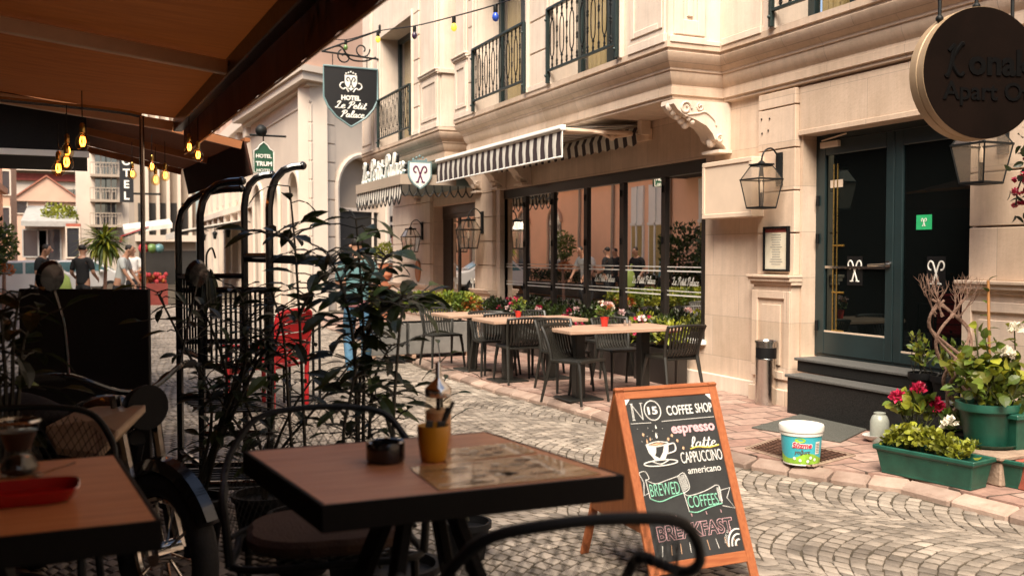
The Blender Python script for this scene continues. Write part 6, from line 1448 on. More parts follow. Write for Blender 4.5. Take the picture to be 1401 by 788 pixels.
tall_plant('thin stemmed plant seen above the lattice chair back', base(545, 4.0), [[V(base(535, 4.0, .28)), P3(537, 640, 4.0), P3(540, 540, 4.0), P3(548, 440, 4.0), P3(556, 420, 4.0)], [V(base(520, 4.0, .28)), P3(472, 620, 4.0), P3(480, 540, 4.0), P3(488, 500, 4.0)], [P3(538, 600, 4.0), P3(525, 560, 4.0), P3(512, 540, 4.0)]], .12, .05, 11, gapz=.3)
tall_plant('spindly sapling whose top shows beside the sugar dispenser', base(640, 5.0), [[V(base(640, 5.0, .2)), P3(610, 600, 5.0), P3(603, 525, 5.0), P3(602, 492, 5.0)]], .10, .04, 9, gapz=.55, pot=(.12, .2))
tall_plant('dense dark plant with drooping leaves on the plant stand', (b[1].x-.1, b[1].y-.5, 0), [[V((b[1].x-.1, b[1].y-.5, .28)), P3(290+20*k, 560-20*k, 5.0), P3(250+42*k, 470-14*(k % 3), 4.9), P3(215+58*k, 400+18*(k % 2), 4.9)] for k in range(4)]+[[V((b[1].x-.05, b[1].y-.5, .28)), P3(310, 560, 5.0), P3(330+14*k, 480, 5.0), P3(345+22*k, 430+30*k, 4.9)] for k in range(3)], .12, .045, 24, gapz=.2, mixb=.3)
tall_plant('low tangled plant in the shade beside the red chair', base(360, 5.2), [[V(base(360, 5.2, .25)), P3(350+8*k, 620, 5.2), P3(310+30*k, 560, 5.1), P3(270+52*k, 500+20*(k % 2), 5.1)] for k in range(5)], .12, .045, 14, gapz=.15, mixb=.3)
tall_plant('dark shrub at the left edge behind the carafe', base(-6, 3.7), [[V(base(-6, 3.7, .28)), P3(0+8*k, 560, 3.7), P3(-10+14*k, 470, 3.7), P3(-25+26*k, 400+24*(k % 2), 3.7)] for k in range(4)], .13, .06, 18, gapz=.2, mats=('leafdark', 'stemdark', 'leafmid'), mixb=.12)
# hanging dried bunch on the stand
m = MB(); c = P3(283, 372, 5.6)
for k in range(46): a = rt.uniform(0, 6.28); m.leaf(c+V((.03*cos(a), .03*sin(a), rt.uniform(-.02, .02))), V((cos(a)*.35, sin(a)*.35, -1)), rt.uniform(.14, .30), .05, None, .2, .2)
m.tube(cr([c+V((0, 0, 0)), c+V((.0, 0, .1)), c+V((.03, 0, .14)), c+V((.05, 0, .08))], 4), .006, 5); tag(m.build('dried_bunch', 'leafdark'), 'bunch of dark drooping leaves hanging from the plant stand', 'dried plant')

# ------------------------------------------------------------------ black screen and parked motorcycle at the left
p = P3(25, 395, 6.2); q = P3(203, 396, 6.2); n = V((-(q-p).y, (q-p).x, 0)).normalized()*.04
T = thing('screen_panel', 'plain black screen panel standing behind the motorcycle', 'screen', ((p.x+q.x)/2, (p.y+q.y)/2, 0))
m = MB(); m.hexa([V((p.x, p.y, .12)), V((q.x, q.y, .12)), V((q.x, q.y, .12))+n, V((p.x, p.y, .12))+n], [p+V((0, 0, 0)), q+V((0, 0, 0)), q+n, p+n]); m.build('panel', 'dark_cloth', T, bevel=.006)
for a in (p, q):
    m = MB(); m.box(a.x-.03, a.x+.03, a.y-.22, a.y+.26, 0, .118); m.build('foot', 'black', T, bevel=.004)
MOT = thing('motorcycle', 'dark motorcycle with chrome trim, beige side panel and round mirror parked in the shade', 'motorcycle', (-.03, 4.95, 0), R(-62))
def wheel(x):
    m = MB(); rm_ = M4.Rotation(R(90), 3, 'X'); m.tube([(x+.30*cos(a), 0, .31+.30*sin(a)) for a in [i*pi/16 for i in range(32)]], .055, 10, closed=True); w = m.build('wheel', 'rubber', MOT, local=True, smooth=True)
    m = MB(); m.tube([(x+.235*cos(a), 0, .31+.235*sin(a)) for a in [i*pi/16 for i in range(32)]], .02, 8, closed=True)
    for k in range(10): a = k*pi/5; m.tube([(x, 0, .31), (x+.235*cos(a), 0, .31+.235*sin(a))], .007, 5)
    m.lathe([(.05, -.06), (.05, .06)], 14, (x, 0, .31), mat=rm_); m.build('rim', 'chrome', w, local=True, smooth=True)
wheel(-.66); wheel(.66)
m = MB(); m.tube(cr([(.45, 0, .78), (.15, 0, .68), (-.2, 0, .62), (-.55, 0, .66)], 4), .04, 8); m.tube(cr([(.45, 0, .76), (.3, 0, .4), (.0, 0, .28), (-.35, 0, .32), (-.66, 0, .31)], 4), .03, 8); m.build('frame', 'black', MOT, local=True, smooth=True)
m = MB()
for s in (1, -1): m.tube([(.66, s*.08, .31), (.5, s*.08, .70), (.42, s*.09, .98)], .024, 8)
m.build('fork', 'chrome', MOT, local=True, smooth=True)
hb, hf = skin_mesh([(.34, 0, .86, (.15, .11)), (.15, 0, .86, (.17, .12)), (-.05, 0, .80, (.12, .08))], [(0, 1), (1, 2)]); MB().add(hb, hf).build('fuel_tank', 'blackgloss', MOT, local=True, smooth=True, sharp=80)
hb, hf = skin_mesh([(-.05, 0, .80, (.13, .05)), (-.30, 0, .78, (.15, .055)), (-.62, 0, .83, (.14, .05)), (-.78, 0, .86, (.07, .035))], [(0, 1), (1, 2), (2, 3)]); MB().add(hb, hf).build('seat', 'black', MOT, local=True, smooth=True, sharp=80)
m = MB(); m.box(-.12, .25, -.13, .13, .30, .56); 
for k in range(6): m.box(-.10, .23, -.17, .17, .40+.028*k, .412+.028*k)
m.build('engine', 'steel', MOT, local=True, bevel=.02)
m = MB(); m.tube(cr([(.2, -.13, .45), (.26, -.16, .3), (.0, -.18, .24), (-.7, -.2, .34)], 4), [.024]*8+[.045]*5, 8); m.build('exhaust', 'chrome', MOT, local=True, smooth=True)
m = MB(); m.tube(cr([(.28, .38, 1.08), (.38, .26, 1.08), (.44, .08, 1.0), (.44, -.08, 1.0), (.38, -.26, 1.08), (.28, -.38, 1.08)], 4), .013, 8)
m.build('handlebar', 'blackgloss', MOT, local=True, smooth=True)
for s in (1, -1):
    m = MB(); m.tube([(.36, s*.28, 1.08), (.28, s*.40, 1.075)], .019, 8); m.build('grip', 'rubber', MOT, local=True, smooth=True)
    m = MB(); m.tube(cr([(.37, s*.27, 1.09), (.40, s*.30, 1.3), (.40, s*.34, 1.45)], 4), .007, 6); m.lathe([(.005, -.018), (.05, -.012), (.062, .008), (.055, .012)], 16, (.395, s*.35, 1.51), mat=M4.Rotation(R(-80), 3, 'Y'), sx=1.15); m.build('mirror', 'blackgloss', MOT, local=True, smooth=True)
m = MB(); m.lathe([(.02, -.10), (.08, -.06), (.10, 0), (.10, .02)], 18, (.52, 0, .93), mat=M4.Rotation(R(90), 3, 'Y')); m.build('headlight', 'black', MOT, local=True, smooth=True)
m = MB(); m.tube([(.66+.37*cos(a), 0, .31+.37*sin(a)) for a in [.5+i*.16 for i in range(14)]], .05, 6); m.build('mudguard', 'blackgloss', MOT, local=True, smooth=True)
m = MB(); m.tube([(-.66+.37*cos(a), 0, .31+.37*sin(a)) for a in [.3+i*.16 for i in range(14)]], .06, 6); m.build('mudguard', 'blackgloss', MOT, local=True, smooth=True)
# pale folded cover lying over the scooter footboard
a_ = [P3(*k) for k in ((62, 583, 4.2), (115, 556, 4.35), (200, 553, 4.1), (160, 588, 3.9), (135, 620, 3.85), (78, 612, 4.0))]
m = MB(); nrm = V((0, -.02, -.03)); cen = sum(a_, V((0, 0, 0)))/6+V((0, 0, .03))
m.add(a_+[cen]+[p+nrm for p in a_], [(i, (i+1) % 6, 6) for i in range(6)]+[(i, 7+i, 7+(i+1) % 6, (i+1) % 6) for i in range(6)]+[tuple(7+i for i in range(5, -1, -1))]); 
pn = m.build('leg_shield', 'beige', None, bevel=.006); tag(pn, 'pale beige folded panel leaning in front of the motorcycle', 'panel')
for pg in ():
    pass
# ------------------------------------------------------------------ red chair and black stand in the street
pr_ = atz(374, 562, 0); T = thing('red_chair', 'red slatted garden armchair half hidden behind the leafy plants', 'chair', (pr_.x+.02, pr_.y+.2, 0), R(48)); W2 = .33
m = MB(); m.tube(cr([(-W2, -.22, .0), (-W2, -.23, .5), (-W2, -.27, .92), (-W2+.06, -.285, 1.01), (0, -.29, 1.03), (W2-.06, -.285, 1.01), (W2, -.27, .92), (W2, -.23, .5), (W2, -.22, .0)], 4), .026, 8); m.build('back_frame', 'redpaint', T, local=True, smooth=True)
m = MB()
for k in range(5): z = .55+.10*k; m.bar((-W2, -.235-.01*k, z), (W2, -.235-.01*k, z), .016, .088)
m.build('backrest', 'redpaint', T, local=True, bevel=.004)
m = MB()
for k in range(6): y = -.2+.09*k; m.box(-W2, W2, y, y+.075, .44, .465)
m.box(-W2, W2, .33, .36, .36, .439); m.build('seat', 'redpaint', T, local=True, bevel=.005)
for s in (1, -1):
    m = MB(); m.tube([(s*W2, .31, 0), (s*W2, .31, .66)], .024, 8); m.build('leg', 'redpaint', T, local=True, smooth=True)
    m = MB(); m.box(s*W2-.035, s*W2+.035, -.25, .36, .66, .69); m.build('armrest', 'redpaint', T, local=True, bevel=.008)
ps = atz(436, 553, 0); T = thing('side_stand', 'thin black metal stand with square legs next to the red chair', 'stand', (ps.x-.16, ps.y+.1, 0))
m = MB(); m.box(-.17, .17, -.17, .17, .885, .90); m.build('top', 'black', T, local=True, bevel=.003)
for sx in (1, -1):
    for sy in (1, -1): m = MB(); m.box(sx*.16-.012, sx*.16+.012, sy*.16-.012, sy*.16+.012, 0, .885); m.build('leg', 'black', T, local=True)
m = MB()
for s in (1, -1): m.box(-.148, .148, s*.16-.01, s*.16+.01, .05, .07); m.box(s*.16-.01, s*.16+.01, -.148, .148, .05, .07)
m.build('stretcher', 'black', T, local=True)

# ------------------------------------------------------------------ round hanging sign on the right
d = 6.2; c = atd(1345, 100, d); rad_ = 90/FOC*d; wx = V((cos(R(14)), -sin(R(14)), 0)); nz_ = V((-wx.y, wx.x, 0))     # nz_ points away from the camera
T = thing('round_sign', 'big round dark brown hanging sign with black lettering and a bronze rim', 'sign', c)
rot = M4((wx, V((0, 0, 1)), -nz_)).transposed(); th = .155
m = MB(); m.lathe([(rad_*.994, -.002), (rad_*.994, .0)], 64, c, mat=rot); m.build('face', 'disc_face', T)
m = MB(); m.lathe([(rad_*.98, -.004), (rad_*1.0, -.004), (rad_*1.0, -th*.42), (rad_*.985, -th*.45), (rad_*.985, -th*.5), (rad_*1.0, -th*.53), (rad_*1.0, -th), (rad_*.97, -th)], 64, c, mat=rot, cap1=True, cap0=False); m.build('rim', 'disc_rim', T, smooth=True, sharp=30)
m = MB(); o = c-nz_*.004
put(m, fit(script_geo('K', .26, .016, .1), h=.24), o+wx*(-rad_*.48)+V((0, 0, rad_*.18)), wx, (0, 0, 1)); put(m, fit(text_geo('onak', .2, .004, .006), w=rad_*1.10), o+wx*(rad_*.30)+V((0, 0, rad_*.16)), wx, (0, 0, 1)); put(m, fit(text_geo('Apart Otel', .17, .004, .002), w=rad_*1.72), o+wx*(rad_*.19)+V((0, 0, -rad_*.32)), wx, (0, 0, 1)); m.build('lettering', 'disc_text', T)
m = MB()
for s in (-.62, .0, .62):
    b_ = c+wx*(rad_*s)+nz_*th*.5; zt = sqrt(max(0, 1-s*s))*rad_; m.tube([b_+V((0, 0, zt-.01)), b_+V((0, 0, rad_+.18))], .012, 6); m.ball(b_+V((0, 0, zt+.02)), .026, 8, 5)
m.tube([c+nz_*th*.5+wx*(-rad_*.9)+V((0, 0, rad_+.18)), c+nz_*th*.5+wx*((XU+.12-c.x)/wx.x)+V((0, 0, rad_+.18))], .02, 8)
m.build('hanger', 'iron', T, smooth=True)
# ------------------------------------------------------------------ buildings on our side (behind the camera and reflected in the windows)
def facade_windows(T, x, ys, zs, w, h, face, frame='far_white', pane='farpane', depth=.12, arch=False):
    """windows on a wall plane x=const facing +X (face=1) or -X (face=-1)"""
    for y in ys:
        for z in zs:
            m = MB(); t = .09; o = face
            for p, q, r, s in ((y-w/2-t, y-w/2, z-t, z+h+t), (y+w/2, y+w/2+t, z-t, z+h+t), (y-w/2, y+w/2, z+h, z+h+t), (y-w/2, y+w/2, z-t, z)): m.box(x+o*.002, x+o*.10, p, q, r, s)
            m.box(x+o*.002, x+o*.06, y-.03, y+.03, z, z+h)
            f = m.build('window', frame, T)
            g = MB(); g.box(x+o*.003, x+o*.02, y-w/2, y-.03, z, z+h); g.box(x+o*.003, x+o*.02, y+.03, y+w/2, z, z+h); g.build('pane', pane, f)
T = thing('cafe_building', 'brown walled cafe building behind the terrace', 'building', (-4.6, 2, 0))
m = MB(); m.box(-8, -2.62, -28, 17.6, 0, 9.0); m.build('wall', 'cafe_wall', T); facade_windows(T, -2.62, (-.5, 2.5, 5.5), (1.0, 4.6), 1.5, 1.5, 1, 'frame')
T = thing('salmon_building', 'salmon rendered house with arched openings across the street', 'building', (-5.5, 30, 0))
m = MB(); m.box(-8, -3.4, 17.7, 46, 0, 9.5); m.build('wall', 'salmon', T)
for y in (33.5, 36.4, 39.4, 42.4):
    m = MB(); arc = [(-.55, 0), (.55, 0)]+[(.55*cos(a), 2.1+.55*sin(a)) for a in [i*pi/10 for i in range(11)]]
    m.prism(arc, (-3.398, y, .8), (0, 1, 0), (0, 0, 1), (.03, 0, 0)); m.build('arched_window', 'farpane', T)
    m = MB(); m.tube([(-3.36, y+p[0]*1.1, .8+p[1]+.03) for p in arc[1:]], .06, 6); m.build('arch_moulding', 'salmon2', T)
for y in (28.9, 25.4, 31.4): m = MB(); m.tube([(-3.33, y, 0), (-3.33, y, 9)], .06, 8); m.build('drain_pipe', 'far_beige', T)
for y in (26.2, 27.3, 23.4):
    m = MB(); m.box(-3.398, -3.34, y-.40, y+.40, .9, 3.9); m.box(-3.338, -3.30, y-.04, y+.04, .9, 3.9); m.box(-3.338, -3.30, y-.40, y+.40, 2.6, 2.68); f = m.build('tall_window', 'white', T); g = MB(); g.box(-3.337, -3.325, y-.33, y-.05, .98, 2.58); g.box(-3.337, -3.325, y+.05, y+.33, .98, 2.58); g.build('pane', 'gold_curtain', f); facade_windows(T, -3.4, (20.2, 23.5, 27, 30, 34.5), (5.2,), 1.1, 1.9, 1)
m = MB(); m.box(-3.38, -3.2, 17.7, 46, 4.2, 4.45); m.box(-3.38, -3.1, 17.7, 46, 9.3, 9.6); m.build('string_course', 'salmon2', T)
for i, (x, y, hh, lab) in enumerate(((-2.5, 21.6, 2.6, 'bushy potted tree at the wall of the salmon house'), (-2.6, 18.5, 2.3, 'round potted shrub beside the salmon house'), (-2.4, 23.2, 2.6, 'tall potted shrub near the drain pipe of the salmon house'))):
    T = thing('potted_shrub', lab, 'plant', (x, y, 0), 0, 'potted shrubs along the salmon house'); m = MB(); m.lathe([(.25, 0), (.32, .5), (.34, .5), (.3, .5), (.28, .45), (.01, .45)], 16); m.build('pot', 'greypot', T, local=True, smooth=True)
    m = MB(); foliage(m, (0, 0, hh*.62), (.75, .75, hh*.40), 900, .16, .09, 0, -1, .3, 3, .3, 7); m.build('foliage', 'leafgreen', T, local=True); m = MB(); m.tube([(0, 0, .4), (0, 0, hh*.6)], .03, 6); m.build('trunk', 'bark', T, local=True)

T = box_planter('hedge_trough', 'long dark hedge trough against the foot of the salmon house', -3.3, -2.95, 20.5, 35.5, .5, 'frame'); m = MB()
for q in range(44): foliage(m, (-3.12, 20.7+.335*q, .75), (.24, .26, .30), 70, .11, .07, 1 if q % 5 == 0 else 0, -.4)
m.build('hedge', ['leafdark', 'leafgreen'], T)
T = thing('restaurant_canopy', 'black rounded canopy lettered restaurant on the salmon house', 'canopy', (-2.6, 22.8, 3.9)); m = MB()
m.prism([(0, 3.95), (1.5, 3.95), (1.5, 4.3), (1.3, 4.75), (.8, 5.05), (0, 5.15)], (-3.39, 21.2, 0), (1, 0, 0), (0, 0, 1), (0, 3.4, 0)); m.build('cloth', 'dark_cloth', T)
m = MB(); put(m, fit(text_geo('RESTAURANT', .3, .004, .004), w=2.9), (-1.88, 22.9, 4.13), (0, 1, 0), (0, 0, 1)); m.build('lettering', 'sign_white', T)
T = thing('sky_blocker', 'unseen brown block added behind the camera to cut sky light', 'building', (2, -41, 0)); m = MB(); m.box(-8, 14, -44, -40, 0, 9); m.build('wall', 'cafe_wall', T)  # unseen block, added to hold back sky light from the street behind

# ------------------------------------------------------------------ arched corner building beyond the hotel
C = V((atx(425, 300, 5.75).x, atx(425, 300, 5.75).y, 0)); dR = V((sin(R(60)), cos(R(60)), 0)); dL = V((-.03, 1, 0)).normalized(); nR = V((cos(R(60))*1, -sin(R(60)), 0)); nL = V((-1, -.03, 0)).normalized()
nR = V((.5, -.866, 0))
T = thing('corner_building', 'white stone corner building with tall arched openings and banded masonry', 'building', (C.x+2, C.y+4, 0))
zc = atd(430, 120, C.y*cos(YAW)+C.x*sin(YAW)).z; LR, LL = 6.0, 9.0
m = MB(); 
def wall_face(m, o, d, n, L, z0, z1, th, openings):
    """wall strip with arched openings [(s0,s1,spring)]"""
    s = 0
    for a, b, sp, zb in sorted(openings):
        m.hexa([o+d*s, o+d*a, o+d*a-n*th, o+d*s-n*th], [p+V((0, 0, z1)) for p in (o+d*s, o+d*a, o+d*a-n*th, o+d*s-n*th)])
        r = (b-a)/2; k = 14; cx = (a+b)/2
        if zb > 0: m.hexa([o+d*a, o+d*b, o+d*b-n*th, o+d*a-n*th], [p+V((0, 0, zb)) for p in (o+d*a, o+d*b, o+d*b-n*th, o+d*a-n*th)])
        for i in range(k):
            a0, a1 = pi-pi*i/k, pi-pi*(i+1)/k
            q = [o+d*(cx+r*cos(a0))+V((0, 0, sp+r*sin(a0))), o+d*(cx+r*cos(a1))+V((0, 0, sp+r*sin(a1))), o+d*(cx+r*cos(a1))+V((0, 0, z1)), o+d*(cx+r*cos(a0))+V((0, 0, z1))]
            m.hexa([q[0]-n*th, q[1]-n*th, q[1], q[0]], [q[3]-n*th, q[2]-n*th, q[2], q[3]])
        s = b
    m.hexa([o+d*s, o+d*L, o+d*L-n*th, o+d*s-n*th], [p+V((0, 0, z1)) for p in (o+d*s, o+d*L, o+d*L-n*th, o+d*s-n*th)])
dpt = C.y*cos(YAW)+C.x*sin(YAW)
sA = [1.02, 3.05]; spz = atd(500, 260, dpt+1).z
zs2 = 5.55
wall_face(m, C, dR, nR, LR, 0, zc, .5, [(sA[0], sA[1], spz, 0)])
wall_face(m, C, dL, nL, LL, 0, zc, .5, [(1.1, 2.5, spz-.15, 0), (4.0, 5.4, spz-.15, 0), (6.8, 8.2, spz-.15, 0)])
m.build('arcade_wall', 'far_white', T)
for d, n, L, lab in ((dR, nR, LR, 0), (dL, nL, LL, 1)):
    for s0, s1, sp in ([(sA[0], sA[1], spz)] if not lab else [(1.1, 2.5, spz-.15), (4.0, 5.4, spz-.15), (6.8, 8.2, spz-.15)]):
        cx = (s0+s1)/2; r = (s1-s0)/2; m = MB(); pts = [C+d*s1+n*.04]+[C+d*(cx+(r+.05)*cos(a))+n*.04+V((0, 0, sp+(r+.05)*sin(a))) for a in [i*pi/14 for i in range(15)]]+[C+d*s0+n*.04]
        m.tube(pts, .085, 6); m.build('arch_moulding', 'far_white', T)
        m = MB(); a, b = C+d*s0-n*.35, C+d*s1-n*.35
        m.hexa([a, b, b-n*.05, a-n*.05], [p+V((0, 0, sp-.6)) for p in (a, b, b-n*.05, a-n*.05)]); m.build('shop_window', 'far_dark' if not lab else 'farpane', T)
        m = MB(); m.prism([(-r, 0), (r, 0)]+[(r*cos(t), .55+r*sin(t)) for t in [i*pi/12 for i in range(13)]], C+d*cx-n*.36+V((0, 0, sp-.55)), d, (0, 0, 1), -n*.04); m.build('fanlight', 'far_beige', T)
        m = MB(); m.bar(a+n*.04+V((0, 0, sp-.55)), b+n*.04+V((0, 0, sp-.55)), .06, .10); m.bar(C+d*(s0+.28)-n*.3, C+d*(s0+.28)-n*.3+V((0, 0, sp-.6)), .06, .06); m.bar(C+d*(s1-.25)-n*.3, C+d*(s1-.25)-n*.3+V((0, 0, sp-.6)), .06, .06); m.build('shop_frame', 'stone_light', T)
m = MB()
z = .0
while z < zc-.6:                                        # banded pier at the corner
    for d, n, L in ((dR, nR, .92), (dL, nL, .95)):
        a, b = C+n*.04, C+d*L+n*.04; m.hexa([C+V((0, 0, z)), C+d*L+V((0, 0, z)), b+V((0, 0, z)), a+V((0, 0, z))], [C+V((0, 0, z+.50)), C+d*L+V((0, 0, z+.50)), b+V((0, 0, z+.50)), a+V((0, 0, z+.50))])
    z += .54
m.build('banded_pier', 'far_white', T, bevel=.01)
m = MB(); top = zc
for (o, z0, z1) in ((.05, top-.45, top-.40), (.25, top, top+.10), (.60, top+.10, top+.32), (.72, top+.32, top+.5)):
    pa, pb, pc = C+dL*(LL+.5)+nL*o, C+(nL+nR).normalized()*o*1.1, C+dR*LR+nR*o
    k = [pa, pb, pc, pc-nR*1.5, pa-nL*1.5]; m.add([p+V((0, 0, z0)) for p in k]+[p+V((0, 0, z1)) for p in k], [(4, 3, 2, 1, 0), (5, 6, 7, 8, 9)]+[(i, (i+1) % 5, 5+(i+1) % 5, 5+i) for i in range(5)])
m.build('cornice', 'far_white', T)
m = MB(); k = [C+dL*(LL+.5)+nL*.5, C+(nL+nR).normalized()*.5, C+dR*LR+nR*.5, C+dR*LR-nR*3, C+dL*LL-nL*3]; m.add([p+V((0, 0, top+.5)) for p in k]+[p+V((0, 0, top+6)) for p in k], [(4, 3, 2, 1, 0), (5, 6, 7, 8, 9)]+[(i, (i+1) % 5, 5+(i+1) % 5, 5+i) for i in range(5)]); m.build('upper_wall', 'far_pink', T)
# small round-topped shrub in an urn beside the arch
p = atd(528, 400, dpt-4.5); T = thing('urn_shrub', 'small clipped yellow shrub in a terracotta urn beside the far doorway', 'plant', (p.x, p.y, 0)); zr = atd(528, 360, dpt-4.5).z
m = MB(); m.box(-.14, .14, -.14, .14, 0, zr*.62); m.box(-.2, .2, -.2, .2, zr*.62, zr*.68); m.lathe([(.08, zr*.68), (.17, zr*.80), (.15, zr*.86), (.19, zr), (.2, zr)], 16, (0, 0, 0)); m.build('urn', 'terracotta', T, local=True)
m = MB(); foliage(m, (0, 0, zr+.22), (.26, .26, .26), 420, .07, .05); m.build('foliage', 'leafbright', T, local=True)
# little round pot signs on the hotel end wall
p = aty(539, 345, YEND-.3)
T = thing('number_plates', 'column of small black and white plates on the far door jamb', 'plates', (p.x, p.y, p.z-.2)); m = MB(); m2 = MB()
for k, py in enumerate((300, 312, 322)): q = aty(542, py, YEND+.4); m.box(q.x-.14, q.x+.14, q.y, q.y+.03, q.z-.07, q.z+.07); m2.box(q.x-.08, q.x+.08, q.y-.012, q.y-.002, q.z-.03, q.z+.03)
m.build('plate', 'sign_black', T); m2.build('plate_mark', 'sign_white', T)
q = aty(542, 327, YEND+.4); m = MB(); m.lathe([(.12, 0), (.12, .03)], 18, (q.x, q.y, q.z-.03), mat=M4.Rotation(R(90), 3, 'X'), sy=1.5); m.build('round_plate', 'far_red', T)

# ------------------------------------------------------------------ the row that closes the right side of the street
T = thing('pilaster_row', 'pink and white row with tall pilasters further down the street', 'building', (8, 45, 0))
xr = 6.05; m = MB(); m.box(xr, xr+5, C.y+LL+.6, 60, 0, 13); m.build('wall', 'far_pink', T)
m = MB(); ys_ = [C.y+LL+1.2+2.4*i for i in range(9)]
for y in ys_: m.box(xr-.22, xr-.002, y-.28, y+.28, .5, 6.4); m.box(xr-.3, xr-.002, y-.36, y+.36, 0, .5); m.box(xr-.3, xr-.002, y-.36, y+.36, 6.4, 6.8)
m.box(xr-.45, xr-.002, ys_[0]-1, 60, 6.82, 7.3); m.box(xr-.3, xr-.002, ys_[0]-1, 60, 3.5, 3.75); m.build('pilasters_and_bands', 'far_white', T)
facade_windows(T, xr, [y+1.2 for y in ys_[:-1]], (.9, 4.1, 8.2), 1.0, 1.9, -1)
for y in ys_[::2]:
    m = MB(); m.tube([(xr-.3, y+.9, 2.9), (xr-.55, y+.9, 3.0), (xr-.55, y+.9, 2.75)], .025, 5); m.lathe([(.06, -.35), (.12, -.05), (.03, .05)], 8, (xr-.55, y+.9, 2.75)); m.build('wall_lamp', 'iron', T)
# pink shop canopy light bar and awnings along the row
def lean_awning(name, lab, x0, x1, y0, y1, z0, z1, mt, grp='shop awnings down the street'):
    T = thing(name, lab, 'awning', ((x0+x1)/2, (y0+y1)/2, z0), 0, grp); m = MB(); m.hexa([V(p) for p in ((x0, y0, z0-.22), (x0, y1, z0-.22), (x0+.04, y1, z0-.22), (x0+.04, y0, z0-.22))], [V(p) for p in ((x0, y0, z0), (x0, y1, z0), (x0+.04, y1, z0), (x0+.04, y0, z0))]); m.hexa([V(p) for p in ((x0, y0, z0+.002), (x0, y1, z0+.002), (x1, y1, z1), (x1, y0, z1))], [V(p) for p in ((x0, y0, z0+.05), (x0, y1, z0+.05), (x1, y1, z1+.05), (x1, y0, z1+.05))]); m.build('cloth', mt, T)
    m = MB(); m.bar((x0+.05, y0+.05, z0-.03), (x1, y0+.05, z1-.05), .04, .04); m.bar((x0+.05, y1-.05, z0-.03), (x1, y1-.05, z1-.05), .04, .04); m.build('arm', 'iron', T)
lean_awning('shop_awning', 'long white awning low on the pink row', 3.2, 6.0, 40, 47, 2.55, 3.1, 'whitecloth')
# grey-beige building with dark shop front, facing us where the street narrows
def block(name, lab, pxa, pxb, Y, pytop, mt, depth=6, wins=None, frame='far_white', wh=(.9, 1.5), roof=None, z_base=0):
    a, b = aty(pxa, 300, Y), aty(pxb, 300, Y); zt = aty((pxa+pxb)/2, pytop, Y).z
    T = thing(name, lab, 'building', ((a.x+b.x)/2, Y+depth/2, 0)); m = MB(); m.box(a.x, b.x, Y, Y+depth, 0, zt); m.build('wall', mt, T)
    if roof:
        m = MB(); r = roof; cx = (a.x+b.x)/2; m.prism([(a.x-cx-.3, 0), (b.x-cx+.3, 0), (0, r)], (cx, Y-.25, zt), (1, 0, 0), (0, 0, 1), (0, depth+.5, 0)); m.build('gable', mt, T)
        for s in (1, -1):
            m = MB(); e = V((cx+s*((b.x-a.x)/2+.45), 0, zt-.12)); t_ = V((cx, 0, zt+r+.06)); m.hexa([e+V((0, Y-.4, 0)), t_+V((0, Y-.4, 0)), t_+V((0, Y+depth+.3, 0)), e+V((0, Y+depth+.3, 0))], [p+V((0, 0, .12)) for p in (e+V((0, Y-.4, 0)), t_+V((0, Y-.4, 0)), t_+V((0, Y+depth+.3, 0)), e+V((0, Y+depth+.3, 0)))]); m.build('roof', 'far_roof', T)
    for (px, py, w, h) in wins or ():
        c = aty(px, py, Y); m = MB(); t = .08
        for p, q, r, s in ((c.x-w/2-t, c.x-w/2, c.z-h/2-t, c.z+h/2+t), (c.x+w/2, c.x+w/2+t, c.z-h/2-t, c.z+h/2+t), (c.x-w/2, c.x+w/2, c.z+h/2, c.z+h/2+t), (c.x-w/2, c.x+w/2, c.z-h/2-t, c.z-h/2)): m.box(p, q, Y-.10, Y-.002, r, s)
        f = m.build('window', frame, T); g = MB(); g.box(c.x-w/2, c.x+w/2, Y-.03, Y-.004, c.z-h/2, c.z+h/2); g.build('pane', 'farpane', f)
    return T
Y = 56; T = block('shop_building', 'grey beige building with bays above a dark shop front', 184, 268, Y, 100, 'far_beige', 8, [(192+11*i, 305, .30, 2.3) for i in range(0)])
for i, px in enumerate((193, 208, 222, 237, 252)):
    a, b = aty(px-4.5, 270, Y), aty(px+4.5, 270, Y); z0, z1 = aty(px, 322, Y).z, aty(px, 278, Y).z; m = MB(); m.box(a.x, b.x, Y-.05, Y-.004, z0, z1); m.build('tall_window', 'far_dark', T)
    m = MB(); m.box(b.x+.03, b.x+.2, Y-.4, Y-.004, z0, z1+5); m.build('bay_rib', 'far_white', T)
m = MB(); a, b = aty(184, 270, Y), aty(268, 270, Y); z0 = aty(200, 328, Y).z
m.box(a.x, b.x, Y-.5, Y-.004, z0-.1, z0+.25); m.build('ledge', 'far_white', T)
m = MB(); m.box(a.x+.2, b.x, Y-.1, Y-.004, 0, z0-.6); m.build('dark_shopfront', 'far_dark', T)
for px, mt_ in ((208, 'bulb_green'), (218, 'carteal'), (196, 'redcloth')): c = aty(px, 340, Y-1.5); m = MB(); m.ball((c.x, c.y, c.z), .26, 8, 6); tag(m.build('paper_lantern', mt_, smooth=True), {'bulb_green': 'green lantern hung in the dark shop front', 'carteal': 'teal lantern hung in the dark shop front', 'redcloth': 'red lantern hung in the dark shop front'}[mt_], 'lantern')
c0 = aty(166, 330, 46); c1 = aty(204, 330, 46); lean_awning('shop_awning', 'short red awning near the palm', c0.x, c1.x, 46, 49, 2.45, 2.9, 'redcloth')
c0 = aty(170, 320, 50); c1 = aty(236, 312, 50); T = thing('shop_awning', 'flat white awning board above the dark shop front', 'awning', (c0.x, 50, c0.z), 0, 'shop awnings down the street'); m = MB(); m.hexa([c0, c1, c1+V((0, 2, .3)), c0+V((0, 2, .3))], [p+V((0, 0, .22)) for p in (c0, c1, c1+V((0, 2, .3)), c0+V((0, 2, .3)))]); m.build('board', 'whitecloth', T)
